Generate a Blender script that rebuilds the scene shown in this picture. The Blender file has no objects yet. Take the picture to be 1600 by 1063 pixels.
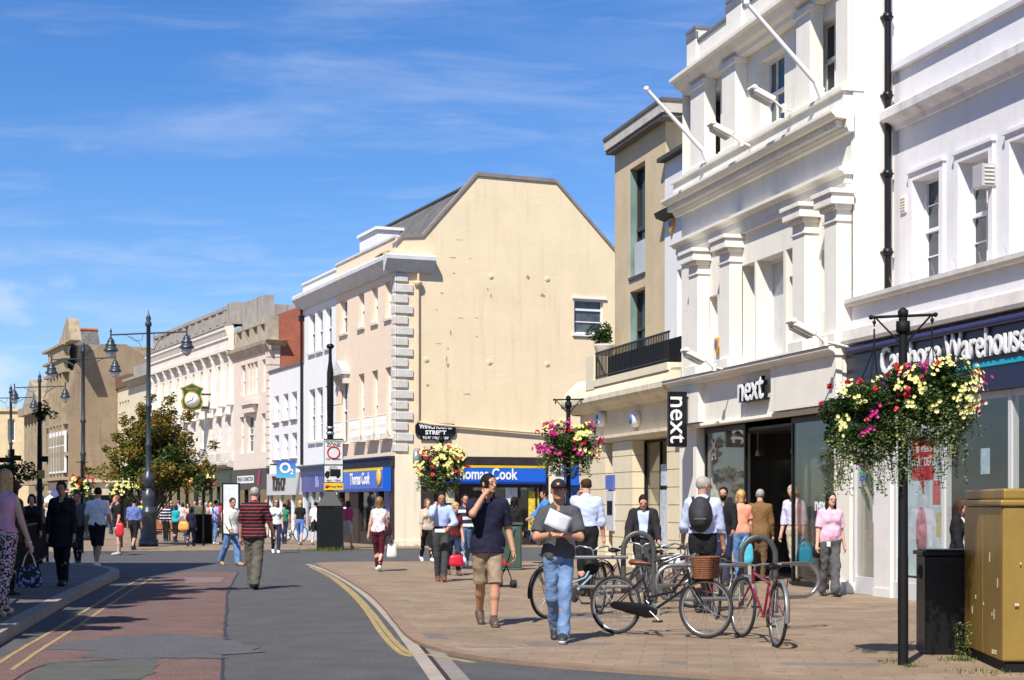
import bpy, math, random
import numpy as np
from mathutils import Vector, Matrix
R = math.radians
random.seed(7)
scene = bpy.context.scene
COL = scene.collection
# ------------------------------------------------------------------ camera
F, H, CX, HY = 2600.0, 1.55, 800.0, 789.0     # focal length in photo pixels, eye height, principal column, horizon row
cd = bpy.data.cameras.new('camera'); cam = bpy.data.objects.new('camera', cd); COL.objects.link(cam)
cam.location = (0, 0, H); cam.rotation_euler = (R(90), 0, 0)
cd.sensor_width = 36.0; cd.lens = 36.0 * F / 1600.0; cd.shift_y = (HY - 531.5) / 1600.0
cd.clip_start = 0.1; cd.clip_end = 5000
scene.camera = cam
# ------------------------------------------------------------------ light
SUN_EL, SUN_DIR = R(50), Vector((0.36, 0.933))           # horizontal travel direction of the sunlight
w = bpy.data.worlds.new('World'); scene.world = w; w.use_nodes = True
nt = w.node_tree; nt.nodes.clear()
N = nt.nodes.new; L = nt.links.new
out = N('ShaderNodeOutputWorld'); bg = N('ShaderNodeBackground'); sky = N('ShaderNodeTexSky')
sky.sky_type = 'NISHITA'; sky.sun_disc = False; sky.sun_elevation = SUN_EL
sky.sun_rotation = math.atan2(-SUN_DIR.x, -SUN_DIR.y)
sky.air_density = 1.0; sky.dust_density = 0.25; sky.ozone_density = 2.2; sky.altitude = 100
tc = N('ShaderNodeTexCoord'); sep = N('ShaderNodeSeparateXYZ'); L(tc.outputs['Generated'], sep.inputs[0])
# project the view direction on a flat cloud layer
mx = N('ShaderNodeMath'); mx.operation = 'MAXIMUM'; mx.inputs[1].default_value = 0.0; L(sep.outputs['Z'], mx.inputs[0])
ad = N('ShaderNodeMath'); ad.operation = 'ADD'; ad.inputs[1].default_value = 0.12; L(mx.outputs[0], ad.inputs[0])
dv = N('ShaderNodeVectorMath'); dv.operation = 'DIVIDE'; L(tc.outputs['Generated'], dv.inputs[0])
cb = N('ShaderNodeCombineXYZ'); cb.inputs[2].default_value = 1.0; L(ad.outputs[0], cb.inputs[0]); L(ad.outputs[0], cb.inputs[1])
L(cb.outputs[0], dv.inputs[1])
def wnoise(sx, sy, rot, sc, det, lo, hi, amt, off):
    mp = N('ShaderNodeMapping'); mp.inputs['Scale'].default_value = (sx, sy, 0.6); mp.inputs['Rotation'].default_value = (0, 0, R(rot))
    mp.inputs['Location'].default_value = (off, off * .7, 0)
    L(dv.outputs[0], mp.inputs[0])
    n = N('ShaderNodeTexNoise'); n.inputs['Scale'].default_value = sc; n.inputs['Detail'].default_value = det; n.inputs['Roughness'].default_value = 0.6
    n.inputs['Distortion'].default_value = 0.5
    L(mp.outputs[0], n.inputs['Vector'])
    mr = N('ShaderNodeMapRange'); mr.interpolation_type = 'SMOOTHSTEP'
    mr.inputs[1].default_value = lo; mr.inputs[2].default_value = hi; mr.inputs[4].default_value = amt
    L(n.outputs[0], mr.inputs[0]); return mr
c1 = wnoise(0.8, 1.7, 12, 1.3, 9, 0.45, 0.80, 0.34, 5.3)     # thin cirrus veils
c2 = wnoise(0.9, 2.2, -8, 2.6, 10, 0.50, 0.85, 0.22, 9.4)
mxx = N('ShaderNodeMath'); mxx.operation = 'MAXIMUM'; L(c1.outputs[0], mxx.inputs[0]); L(c2.outputs[0], mxx.inputs[1])
# a few small low cumulus puffs near the horizon
mpc = N('ShaderNodeMapping'); mpc.inputs['Scale'].default_value = (1.0, 1.0, 2.4); L(tc.outputs['Generated'], mpc.inputs[0])
nc = N('ShaderNodeTexNoise'); nc.inputs['Scale'].default_value = 12.0; nc.inputs['Detail'].default_value = 8; L(mpc.outputs[0], nc.inputs['Vector'])
mrc = N('ShaderNodeMapRange'); mrc.interpolation_type = 'SMOOTHSTEP'; mrc.inputs[1].default_value = 0.50; mrc.inputs[2].default_value = 0.64; mrc.inputs[4].default_value = 0.36
L(nc.outputs[0], mrc.inputs[0])
band = N('ShaderNodeMapRange'); band.interpolation_type = 'SMOOTHSTEP'; band.inputs[1].default_value = 0.175; band.inputs[2].default_value = 0.115; L(sep.outputs['Z'], band.inputs[0])
mulc = N('ShaderNodeMath'); mulc.operation = 'MULTIPLY'; L(mrc.outputs[0], mulc.inputs[0]); L(band.outputs[0], mulc.inputs[1])
mx3 = N('ShaderNodeMath'); mx3.operation = 'MAXIMUM'; L(mxx.outputs[0], mx3.inputs[0]); L(mulc.outputs[0], mx3.inputs[1])
hs = N('ShaderNodeHueSaturation'); hs.inputs['Saturation'].default_value = 1.3; hs.inputs['Value'].default_value = 1.0; L(sky.outputs[0], hs.inputs['Color'])
mixc = N('ShaderNodeMix'); mixc.data_type = 'RGBA'; L(mx3.outputs[0], mixc.inputs['Factor']); tn = N('ShaderNodeMix'); tn.data_type = 'RGBA'; tn.blend_type = 'MULTIPLY'; tn.inputs['Factor'].default_value = 1; L(hs.outputs[0], tn.inputs['A']); tn.inputs['B'].default_value = (.86, .98, 1.28, 1); L(tn.outputs['Result'], mixc.inputs['A'])
mixc.inputs['B'].default_value = (8.2, 8.6, 9.4, 1)
L(mixc.outputs['Result'], bg.inputs['Color']); bg.inputs["Strength"].default_value = 0.084
L(bg.outputs[0], out.inputs['Surface'])
sd = bpy.data.lights.new('sun', 'SUN'); so = bpy.data.objects.new('sun', sd); COL.objects.link(so)
sd.energy = 5.0; sd.angle = R(0.5); sd.color = (1.0, 0.95, 0.86)
v = Vector((SUN_DIR.x * math.cos(SUN_EL), SUN_DIR.y * math.cos(SUN_EL), -math.sin(SUN_EL)))
so.rotation_euler = v.to_track_quat('-Z', 'Y').to_euler()
vs = scene.view_settings; vs.view_transform = 'Standard'; vs.look = 'None'; vs.exposure = 0.40; vs.gamma = 1.0; vs.use_curve_mapping = False
scene.cycles.max_bounces = 8; scene.cycles.transparent_max_bounces = 16

def gp(px, py, z=0.0):
    Y = F * (H - z) / (py - HY); return Vector(((px - CX) / F * Y, Y, z))
def at(px, py, Y):
    return Vector(((px - CX) / F * Y, Y, H - (py - HY) / F * Y))

# ------------------------------------------------------------------ materials
MATS = {}
def M(name, col, rough=0.7, metal=0.0, var=0.10, scale=2.0, bump=0.0, bscale=60.0, streak=0.0, dirt=None, spec=0.5, coat=0.0, gdirt=0.0, dscale=0.9, speck=0.0):
    """procedural paint, plaster, cloth, metal: colour varies with noise, optional rain streaks and dirt patches"""
    if name in MATS: return MATS[name]
    m = bpy.data.materials.new(name); m.use_nodes = True; t = m.node_tree; b = t.nodes['Principled BSDF']
    n_, l_ = t.nodes.new, t.links.new
    b.inputs['Roughness'].default_value = rough; b.inputs['Metallic'].default_value = metal
    b.inputs['Specular IOR Level'].default_value = spec; b.inputs['Coat Weight'].default_value = coat
    tc = n_('ShaderNodeTexCoord'); src = tc.outputs['Object']
    c = Vector(col[:3]); lo = tuple(max(0, x * (1 - var)) for x in c) + (1,); hi = tuple(min(1, x * (1 + var)) for x in c) + (1,)
    ns = n_('ShaderNodeTexNoise'); ns.inputs['Scale'].default_value = scale; ns.inputs['Detail'].default_value = 7; ns.inputs['Roughness'].default_value = .65; l_(src, ns.inputs['Vector'])
    rp = n_('ShaderNodeMapRange'); rp.inputs[1].default_value = .3; rp.inputs[2].default_value = .7; l_(ns.outputs[0], rp.inputs[0])
    mi = n_('ShaderNodeMix'); mi.data_type = 'RGBA'; mi.inputs['A'].default_value = lo; mi.inputs['B'].default_value = hi; l_(rp.outputs[0], mi.inputs['Factor'])
    cur = mi.outputs['Result']
    if streak > 0:
        mp = n_('ShaderNodeMapping'); mp.inputs['Scale'].default_value = (3.2, 3.2, 0.22); l_(src, mp.inputs[0])
        n2 = n_('ShaderNodeTexNoise'); n2.inputs['Scale'].default_value = 1.3; n2.inputs['Detail'].default_value = 8; l_(mp.outputs[0], n2.inputs['Vector'])
        r2 = n_('ShaderNodeMapRange'); r2.interpolation_type = 'SMOOTHSTEP'; r2.inputs[1].default_value = .50; r2.inputs[2].default_value = .78; r2.inputs[4].default_value = streak; l_(n2.outputs[0], r2.inputs[0])
        m2 = n_('ShaderNodeMix'); m2.data_type = 'RGBA'; l_(r2.outputs[0], m2.inputs['Factor']); l_(cur, m2.inputs['A'])
        d = dirt or (0.16, 0.11, 0.06); m2.inputs['B'].default_value = tuple(d) + (1,); cur = m2.outputs['Result']
    if gdirt > 0:
        n3 = n_('ShaderNodeTexNoise'); n3.inputs['Scale'].default_value = dscale; n3.inputs['Detail'].default_value = 9; n3.inputs['Roughness'].default_value = .72; l_(src, n3.inputs['Vector'])
        r3 = n_('ShaderNodeMapRange'); r3.interpolation_type = 'SMOOTHSTEP'; r3.inputs[1].default_value = .52; r3.inputs[2].default_value = .74; r3.inputs[4].default_value = gdirt; l_(n3.outputs[0], r3.inputs[0])
        m3 = n_('ShaderNodeMix'); m3.data_type = 'RGBA'; l_(r3.outputs[0], m3.inputs['Factor']); l_(cur, m3.inputs['A'])
        d = dirt or (0.16, 0.12, 0.08); m3.inputs['B'].default_value = tuple(d) + (1,); cur = m3.outputs['Result']
    if speck > 0:
        n5 = n_('ShaderNodeTexNoise'); n5.inputs['Scale'].default_value = 45; n5.inputs['Detail'].default_value = 3; l_(src, n5.inputs['Vector']); r5 = n_('ShaderNodeMapRange'); r5.inputs[1].default_value = .38; r5.inputs[2].default_value = .62; r5.inputs[3].default_value = 1 - speck; r5.inputs[4].default_value = 1 + speck; l_(n5.outputs[0], r5.inputs[0])
        m5 = n_('ShaderNodeMix'); m5.data_type = 'RGBA'; m5.blend_type = 'MULTIPLY'; m5.inputs['Factor'].default_value = 1; l_(cur, m5.inputs['A']); l_(r5.outputs[0], m5.inputs['B']); cur = m5.outputs['Result']
    l_(cur, b.inputs['Base Color'])
    if bump > 0:
        n4 = n_('ShaderNodeTexNoise'); n4.inputs['Scale'].default_value = bscale; n4.inputs['Detail'].default_value = 5; l_(src, n4.inputs['Vector'])
        bp = n_('ShaderNodeBump'); bp.inputs['Strength'].default_value = bump; bp.inputs['Distance'].default_value = 0.02; l_(n4.outputs[0], bp.inputs['Height']); l_(bp.outputs[0], b.inputs['Normal'])
    MATS[name] = m; return m
def brick(name, c1, c2, mortar, sx=1.0, bw=0.215, bh=0.075, ms=0.01, bump=0.3, rot=None, rough=.85, freq=2, offset=.5, gdirt=.0, bias=0.0):
    if name in MATS: return MATS[name]
    m = M(name, c1, rough); t = m.node_tree; b = t.nodes['Principled BSDF']; n_, l_ = t.nodes.new, t.links.new
    tc = n_('ShaderNodeTexCoord'); mp = n_('ShaderNodeMapping'); l_(tc.outputs['Object'], mp.inputs[0])
    if rot: mp.inputs['Rotation'].default_value = rot
    bt = n_('ShaderNodeTexBrick'); l_(mp.outputs[0], bt.inputs['Vector']); bt.offset = offset; bt.offset_frequency = freq
    bt.inputs['Scale'].default_value = 1.0; bt.inputs['Brick Width'].default_value = bw; bt.inputs['Row Height'].default_value = bh
    bt.inputs['Mortar Size'].default_value = ms; bt.inputs['Color1'].default_value = tuple(c1) + (1,); bt.inputs['Color2'].default_value = tuple(c2) + (1,); bt.inputs['Mortar'].default_value = tuple(mortar) + (1,)
    bt.inputs['Bias'].default_value = bias; bt.inputs['Mortar Smooth'].default_value = .2
    ns = n_('ShaderNodeTexNoise'); ns.inputs['Scale'].default_value = 1.1; ns.inputs['Detail'].default_value = 9; ns.inputs['Roughness'].default_value = .7; l_(tc.outputs['Object'], ns.inputs['Vector'])
    mr = n_('ShaderNodeMapRange'); mr.inputs[1].default_value = .35; mr.inputs[2].default_value = .7; mr.inputs[3].default_value = 1.12; mr.inputs[4].default_value = .78; l_(ns.outputs[0], mr.inputs[0])
    mm = n_('ShaderNodeMix'); mm.data_type = 'RGBA'; mm.blend_type = 'MULTIPLY'; mm.inputs['Factor'].default_value = 1; l_(bt.outputs['Color'], mm.inputs['A']); l_(mr.outputs[0], mm.inputs['B'])
    l_(mm.outputs['Result'], b.inputs['Base Color'])
    bp = n_('ShaderNodeBump'); bp.inputs['Strength'].default_value = bump; bp.inputs['Distance'].default_value = .01; bp.invert = True; l_(bt.outputs['Fac'], bp.inputs['Height']); l_(bp.outputs[0], b.inputs['Normal'])
    return m
def glassmat(name, tint=(.86, .87, .86), see=0.6, rough=0.02):
    """shop glass: mostly see-through, with a mirror reflection that grows at grazing angles"""
    m = bpy.data.materials.new(name); m.use_nodes = True; t = m.node_tree; t.nodes.clear(); n_, l_ = t.nodes.new, t.links.new
    o = n_('ShaderNodeOutputMaterial'); tr = n_('ShaderNodeBsdfTransparent'); tr.inputs[0].default_value = tuple(x * see for x in tint) + (1,)
    gl = n_('ShaderNodeBsdfGlossy'); gl.inputs['Roughness'].default_value = rough
    fr = n_('ShaderNodeFresnel'); fr.inputs[0].default_value = 1.5
    ma = n_('ShaderNodeMath'); ma.operation = 'MULTIPLY_ADD'; ma.inputs[1].default_value = .85; ma.inputs[2].default_value = .02; l_(fr.outputs[0], ma.inputs[0]); ge = n_('ShaderNodeNewGeometry'); io = n_('ShaderNodeMapRange'); io.inputs[3].default_value = 1.5; io.inputs[4].default_value = 1 / 1.5; l_(ge.outputs['Backfacing'], io.inputs[0]); l_(io.outputs[0], fr.inputs[0])
    mi = n_('ShaderNodeMixShader'); l_(ma.outputs[0], mi.inputs[0]); l_(tr.outputs[0], mi.inputs[1]); l_(gl.outputs[0], mi.inputs[2]); l_(mi.outputs[0], o.inputs[0])
    MATS[name] = m; return m

# ------------------------------------------------------------------ mesh builder
class MB:
    def __init__(s): s.v = []; s.f = []; s.m = []; s.sm = []
    def add(s, vs, fs, m=0, smooth=False):
        o = len(s.v); s.v.extend([tuple(p) for p in vs]); s.f.extend([tuple(i + o for i in f) for f in fs]); s.m.extend([m] * len(fs)); s.sm.extend([smooth] * len(fs)); return s
    def box(s, x0, x1, y0, y1, z0, z1, m=0):
        if x0 > x1: x0, x1 = x1, x0
        if y0 > y1: y0, y1 = y1, y0
        if z0 > z1: z0, z1 = z1, z0
        return s.add([(x0,y0,z0),(x1,y0,z0),(x1,y1,z0),(x0,y1,z0),(x0,y0,z1),(x1,y0,z1),(x1,y1,z1),(x0,y1,z1)],
                     [(0,3,2,1),(4,5,6,7),(0,1,5,4),(1,2,6,5),(2,3,7,6),(3,0,4,7)], m)
    def obox(s, c, ax, ay, az, m=0):
        c, ax, ay, az = map(Vector, (c, ax, ay, az)); P = [c + ax * i + ay * j + az * k for k in (-1, 1) for i, j in ((-1,-1),(1,-1),(1,1),(-1,1))]
        return s.add(P, [(0,3,2,1),(4,5,6,7),(0,1,5,4),(1,2,6,5),(2,3,7,6),(3,0,4,7)], m)
    def quad(s, a, b, c, d, m=0): return s.add([a, b, c, d], [(0, 1, 2, 3)], m)
    def prism(s, pts, d, m=0):
        """polygon pts (3-D, planar) extruded by vector d"""
        n = len(pts); d = Vector(d); A = [Vector(p) for p in pts]; B = [p + d for p in A]
        return s.add(A + B, [tuple(range(n)), tuple(range(2 * n - 1, n - 1, -1))] + [((i + 1) % n, i, n + i, n + (i + 1) % n) for i in range(n)], m)
    def prof(s, pts, x0, x1, m=0):
        """(y,z) moulding profile run along x"""
        return s.prism([(x0, y, z) for y, z in pts], (x1 - x0, 0, 0), m)
    def tube(s, path, r, n=8, m=0, caps=True, smooth=True, flat=None, closed=False):
        P = [Vector(p) for p in path]; rs = r if isinstance(r, (list, tuple)) else [r] * len(P)
        vs = []; up = Vector((0, 0, 1)); prev = None
        for i, p in enumerate(P):
            if closed: t = P[(i + 1) % len(P)] - P[i - 1]
            else: t = (P[min(i + 1, len(P) - 1)] - P[max(i - 1, 0)])
            if t.length < 1e-9: t = Vector((0, 0, 1))
            t.normalize()
            if prev is None:
                a = t.cross(up)
                if a.length < 0.05: a = t.cross(Vector((1, 0, 0)))
                a.normalize()
            else:
                a = prev - t * prev.dot(t)
                if a.length < 1e-4: a = t.cross(up) if t.cross(up).length > .05 else t.cross(Vector((1, 0, 0)))
                a.normalize()
            prev = a; b = t.cross(a)
            fa, fb = flat or (1, 1)
            for k in range(n):
                q = 2 * math.pi * k / n; vs.append(p + (a * math.cos(q) * fa + b * math.sin(q) * fb) * rs[i])
        fs = []; L_ = len(P)
        for i in range(L_ if closed else L_ - 1):
            j = (i + 1) % L_
            for k in range(n):
                k2 = (k + 1) % n; fs.append((i * n + k, i * n + k2, j * n + k2, j * n + k))
        s.add(vs, fs, m, smooth)
        if caps and not closed:
            s.add([vs[k] for k in range(n)], [tuple(range(n - 1, -1, -1))], m); s.add([vs[(L_ - 1) * n + k] for k in range(n)], [tuple(range(n))], m)
        return s
    def lathe(s, c, pts, n=16, m=0, smooth=True, axis='z', sx=1, sy=1):
        c = Vector(c); vs = []
        for r, z in pts:
            for k in range(n):
                q = 2 * math.pi * k / n; x, y = r * math.cos(q) * sx, r * math.sin(q) * sy
                vs.append(c + (Vector((x, y, z)) if axis == 'z' else Vector((x, z, y)) if axis == 'y' else Vector((z, x, y))))
        fs = []
        for i in range(len(pts) - 1):
            for k in range(n):
                k2 = (k + 1) % n; fs.append((i * n + k, i * n + k2, (i + 1) * n + k2, (i + 1) * n + k))
        fs.append(tuple(range(n - 1, -1, -1))); fs.append(tuple((len(pts) - 1) * n + k for k in range(n)))
        return s.add(vs, fs, m, smooth)
    def ball(s, c, r, n=10, m=0):
        rx, ry, rz = r if isinstance(r, (tuple, list)) else (r, r, r); c = Vector(c); vs = [c + Vector((0, 0, -rz))]; h = max(4, n // 2)
        for i in range(1, h):
            a = -math.pi / 2 + math.pi * i / h
            for k in range(n): q = 2 * math.pi * k / n; vs.append(c + Vector((rx * math.cos(a) * math.cos(q), ry * math.cos(a) * math.sin(q), rz * math.sin(a))))
        vs.append(c + Vector((0, 0, rz))); fs = []
        for k in range(n): fs.append((0, 1 + (k + 1) % n, 1 + k))
        for i in range(h - 2):
            for k in range(n): a, b = 1 + i * n + k, 1 + i * n + (k + 1) % n; fs.append((a, b, b + n, a + n))
        T = len(vs) - 1; o = 1 + (h - 2) * n
        for k in range(n): fs.append((o + k, o + (k + 1) % n, T))
        return s.add(vs, fs, m, True)
    def wall(s, x0, x1, z0, z1, holes, y=0.0, m=0, mr=None):
        """flat wall at y with rectangular openings (hx0,hx1,hz0,hz1,depth) and their reveals"""
        mr = m if mr is None else mr
        xs = sorted({x0, x1, *[h[0] for h in holes], *[h[1] for h in holes]}); zs = sorted({z0, z1, *[h[2] for h in holes], *[h[3] for h in holes]})
        xs = [x for x in xs if x0 <= x <= x1]; zs = [z for z in zs if z0 <= z <= z1]
        for i in range(len(xs) - 1):
            for j in range(len(zs) - 1):
                cx, cz = (xs[i] + xs[i+1]) / 2, (zs[j] + zs[j+1]) / 2
                if any(h[0] < cx < h[1] and h[2] < cz < h[3] for h in holes): continue
                s.quad((xs[i], y, zs[j]), (xs[i+1], y, zs[j]), (xs[i+1], y, zs[j+1]), (xs[i], y, zs[j+1]), m)
        for a, b, c, d, dp in holes:
            s.quad((a, y, c), (a, y + dp, c), (a, y + dp, d), (a, y, d), mr); s.quad((b, y, c), (b, y, d), (b, y + dp, d), (b, y + dp, c), mr)
            s.quad((a, y, d), (a, y + dp, d), (b, y + dp, d), (b, y, d), mr); s.quad((a, y, c), (b, y, c), (b, y + dp, c), (a, y + dp, c), mr)
        return s
    def build(s, name, mats, parent=None, loc=None, smooth=None):
        me = bpy.data.meshes.new(name); me.from_pydata([tuple(p) for p in s.v], [], s.f); me.update()
        for m in (mats if isinstance(mats, (list, tuple)) else [mats]): me.materials.append(m)
        me.polygons.foreach_set('material_index', s.m); me.polygons.foreach_set('use_smooth', s.sm if smooth is None else [smooth] * len(s.f)); me.update()
        o = bpy.data.objects.new(name, me); COL.objects.link(o)
        if parent is not None: o.parent = parent
        if loc is not None: o.location = loc
        return o
def tag(o, label=None, cat=None, group=None, kind=None):
    if label: o['label'] = label
    if cat: o['category'] = cat
    if group: o['group'] = group
    if kind: o['kind'] = kind
    return o
def thing(name, label, cat, loc=(0, 0, 0), rz=0.0, group=None):
    o = bpy.data.objects.new(name, None); COL.objects.link(o); o.location = loc; o.rotation_euler = (0, 0, rz); o.empty_display_size = .2
    return tag(o, label, cat, group)
def bevel(o, w=.006, seg=1):
    b = o.modifiers.new('bevel', 'BEVEL'); b.width = w; b.segments = seg; b.limit_method = 'ANGLE'; return o
def text(body, size, parent, loc, mat, name='lettering', rot=(R(90), 0, 0), ext=.004, off=0.0, sx=1.0, align='CENTER', shear=0.0, space=1.0):
    c = bpy.data.curves.new(name, 'FONT'); c.body = body; c.size = size; c.extrude = ext; c.offset = off; c.align_x = align; c.align_y = 'CENTER'; c.shear = shear; c.space_character = space
    c.materials.append(mat); c.resolution_u = 3
    tmp = bpy.data.objects.new('tmp', c); me = bpy.data.meshes.new_from_object(tmp); bpy.data.objects.remove(tmp); bpy.data.curves.remove(c)
    o = bpy.data.objects.new(name, me); COL.objects.link(o); o.parent = parent; o.location = loc; o.rotation_euler = rot; o.scale = (sx, 1, 1); return o
class Fr:
    """local frame of a facade: x runs left to right as seen from the street, y goes into the building"""
    def __init__(s, ox, oy, dx, dy):
        n = math.hypot(dx, dy); s.o = Vector((ox, oy, 0)); s.d = Vector((dx / n, dy / n, 0)); s.i = Vector((-dy / n, dx / n, 0)); s.rz = math.atan2(dy, dx)
    def x(s, px, y=0.0):
        u = (px - CX) / F; o = s.o + s.i * y; return (u * o.y - o.x) / (s.d.x - u * s.d.y)
    def z(s, px, py, y=0.0):
        p = s.o + s.i * y + s.d * s.x(px, y); return H - (py - HY) / F * p.y
    def w(s, x, y=0.0, z=0.0): return s.o + s.d * x + s.i * y + Vector((0, 0, z))
def fit(o, width):
    xs_ = [v.co.x for v in o.data.vertices]; o.scale.x = width / (max(xs_) - min(xs_)); return o
def window(par, x0, x1, z0, z1, y, mf, mg, nx=2, nz=1, sash=True, fw=.05, sill=None, name='window'):
    """sash or casement window filling an opening, its pane a sub-part"""
    b = MB(); d = .05
    b.box(x0, x0 + fw, y - d, y, z0, z1); b.box(x1 - fw, x1, y - d, y, z0, z1); b.box(x0 + fw, x1 - fw, y - d, y, z1 - fw, z1); b.box(x0 + fw, x1 - fw, y - d, y, z0, z0 + fw * 1.3)
    zm = (z0 + z1) / 2
    if sash: b.box(x0 + fw, x1 - fw, y - d - .02, y, zm - .03, zm + .03)
    bw = fw * .4
    for i in range(1, nx):
        xx = x0 + (x1 - x0) * i / nx; b.box(xx - bw / 2, xx + bw / 2, y - d * .8, y, z0 + fw * 1.3, z1 - fw)
    for i in range(1, nz):
        zz = z0 + (z1 - z0) * i / nz
        if sash and abs(zz - zm) < .08: continue
        b.box(x0 + fw, x1 - fw, y - d * .6, y, zz - bw / 2, zz + bw / 2)
    o = b.build(name, mf, par)
    g = MB(); g.box(x0 + .005, x1 - .005, y + .001, y + .012, z0 + .005, z1 - .005); g.build('pane', mg, o)
    if sill is not None:
        q = MB(); q.box(x0 - .08, x1 + .08, -.09, y - d - .003, z0 - .09, z0 - .002); q.build('sill', sill, o)
    return o

# palette
WHITE = M('white_render', (.78, .765, .75), .8, var=.04, streak=.10, dirt=(.35, .33, .30), bump=.15, bscale=30)
CWALL = M('lilac_white_render', (.76, .74, .76), .8, var=.05, streak=.2, dirt=(.4, .37, .35), bump=.2, bscale=25)
NEXTW = M('stucco_white', (.82, .78, .695), .8, var=.05, streak=.26, dirt=(.50, .44, .36), bump=.15, bscale=40)
CREAM = M('cream_paint', (.78, .69, .50), .75, var=.05, streak=.10, dirt=(.4, .33, .22), bump=.1)
GABLE = M('gable_render', (.81, .655, .43), .85, var=.05, scale=.6, streak=.5, dirt=(.62, .46, .30), bump=.35, bscale=9, gdirt=.5, dscale=.28)
PEACH = M('peach_render', (.80, .63, .47), .8, var=.04, streak=.08, dirt=(.5, .35, .25), bump=.1)
PEACH2 = M('pale_peach_stone', (.72, .60, .50), .8, var=.08, streak=.2, dirt=(.35, .3, .26))
OLDW = M('weathered_white_stone', (.76, .69, .60), .8, var=.10, streak=.22, dirt=(.36, .33, .30))
GREYST = M('grey_parapet_stone', (.34, .31, .27), .9, var=.22, streak=.6, dirt=(.10, .09, .08), bump=.5, bscale=12)
BUFF = M('buff_stone', (.46, .36, .22), .85, var=.18, scale=1.2, streak=.35, dirt=(.22, .17, .11), bump=.3, bscale=20)
BEIGE = M('beige_stone', (.60, .47, .28), .85, var=.12, streak=.15)
BROWN = M('brown_stained_render', (.29, .215, .135), .9, var=.2, scale=.5, streak=.6, dirt=(.12, .09, .07), gdirt=.75, dscale=.45, bump=.3)
GOTH = M('gothic_bath_stone', (.35, .28, .18), .88, var=.25, streak=.6, dirt=(.12, .10, .08), bump=.3)
QUOIN = M('grey_quoin_stone', (.60, .57, .53), .85, var=.12, scale=5, bump=.5, bscale=18)
CORN = M('grey_cornice_paint', (.60, .59, .58), .8, var=.1, streak=.3, dirt=(.2, .2, .2))
SLATE = brick('roof_slate', (.10, .095, .09), (.16, .15, .14), (.05, .05, .05), bw=.3, bh=.2, ms=.008)
REDBR = brick('red_brick', (.42, .08, .035), (.34, .07, .03), (.36, .2, .14), ms=.012, rot=(R(90), 0, 0))
FRAMEW = M('white_window_paint', (.78, .78, .78), .45, var=.03)
DARKG = M('window_glass', (.03, .045, .055), .04, var=.4, scale=1.5, spec=.8)
PALEG = M('pale_curtained_glass', (.55, .56, .56), .12, var=.12, scale=3, spec=.7)
GREENG = M('green_spandrel_glass', (.19, .27, .25), .25, var=.25, scale=1.2, spec=.6)
BLACK = M('black_gloss_paint', (.007, .007, .008), .4, var=.3, spec=.35)
BLKM = M('matt_black_paint', (.008, .008, .009), .65, var=.3, spec=.25)
LEAD = M('lead_flashing', (.20, .20, .22), .6, var=.2, metal=.3)
SHOPG = glassmat('shop_glass', tint=(.97, .98, .97), see=.97)
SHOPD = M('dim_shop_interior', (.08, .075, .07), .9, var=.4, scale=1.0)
LETW = M('white_lettering', (.85, .85, .85), .4, var=.01)
# ================================================================== BUILDINGS
def shell(par, Lx, D, z1, mat, name='wall', hole=None, z0=0.0, m2=None, y0=0.0):
    """side walls, back and flat roof"""
    b = MB(); b.quad((0, y0, z0), (0, D, z0), (0, D, z1), (0, y0, z1)); b.quad((Lx, y0, z0), (Lx, y0, z1), (Lx, D, z1), (Lx, D, z0))
    b.quad((0, D, z0), (Lx, D, z0), (Lx, D, z1), (0, D, z1)); return b
def fthing(name, label, cat, fr, group=None):
    return thing(name, label, cat, (fr.o.x, fr.o.y, 0), fr.rz, group)
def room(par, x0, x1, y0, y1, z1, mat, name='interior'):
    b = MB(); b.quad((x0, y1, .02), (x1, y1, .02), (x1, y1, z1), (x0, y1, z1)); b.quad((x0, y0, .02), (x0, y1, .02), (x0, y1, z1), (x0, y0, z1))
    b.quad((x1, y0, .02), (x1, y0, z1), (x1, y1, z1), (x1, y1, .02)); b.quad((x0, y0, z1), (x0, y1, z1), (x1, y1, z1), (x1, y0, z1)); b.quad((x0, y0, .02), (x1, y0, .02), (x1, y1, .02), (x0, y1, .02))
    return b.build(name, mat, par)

RD = (.243, -.970)
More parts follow.
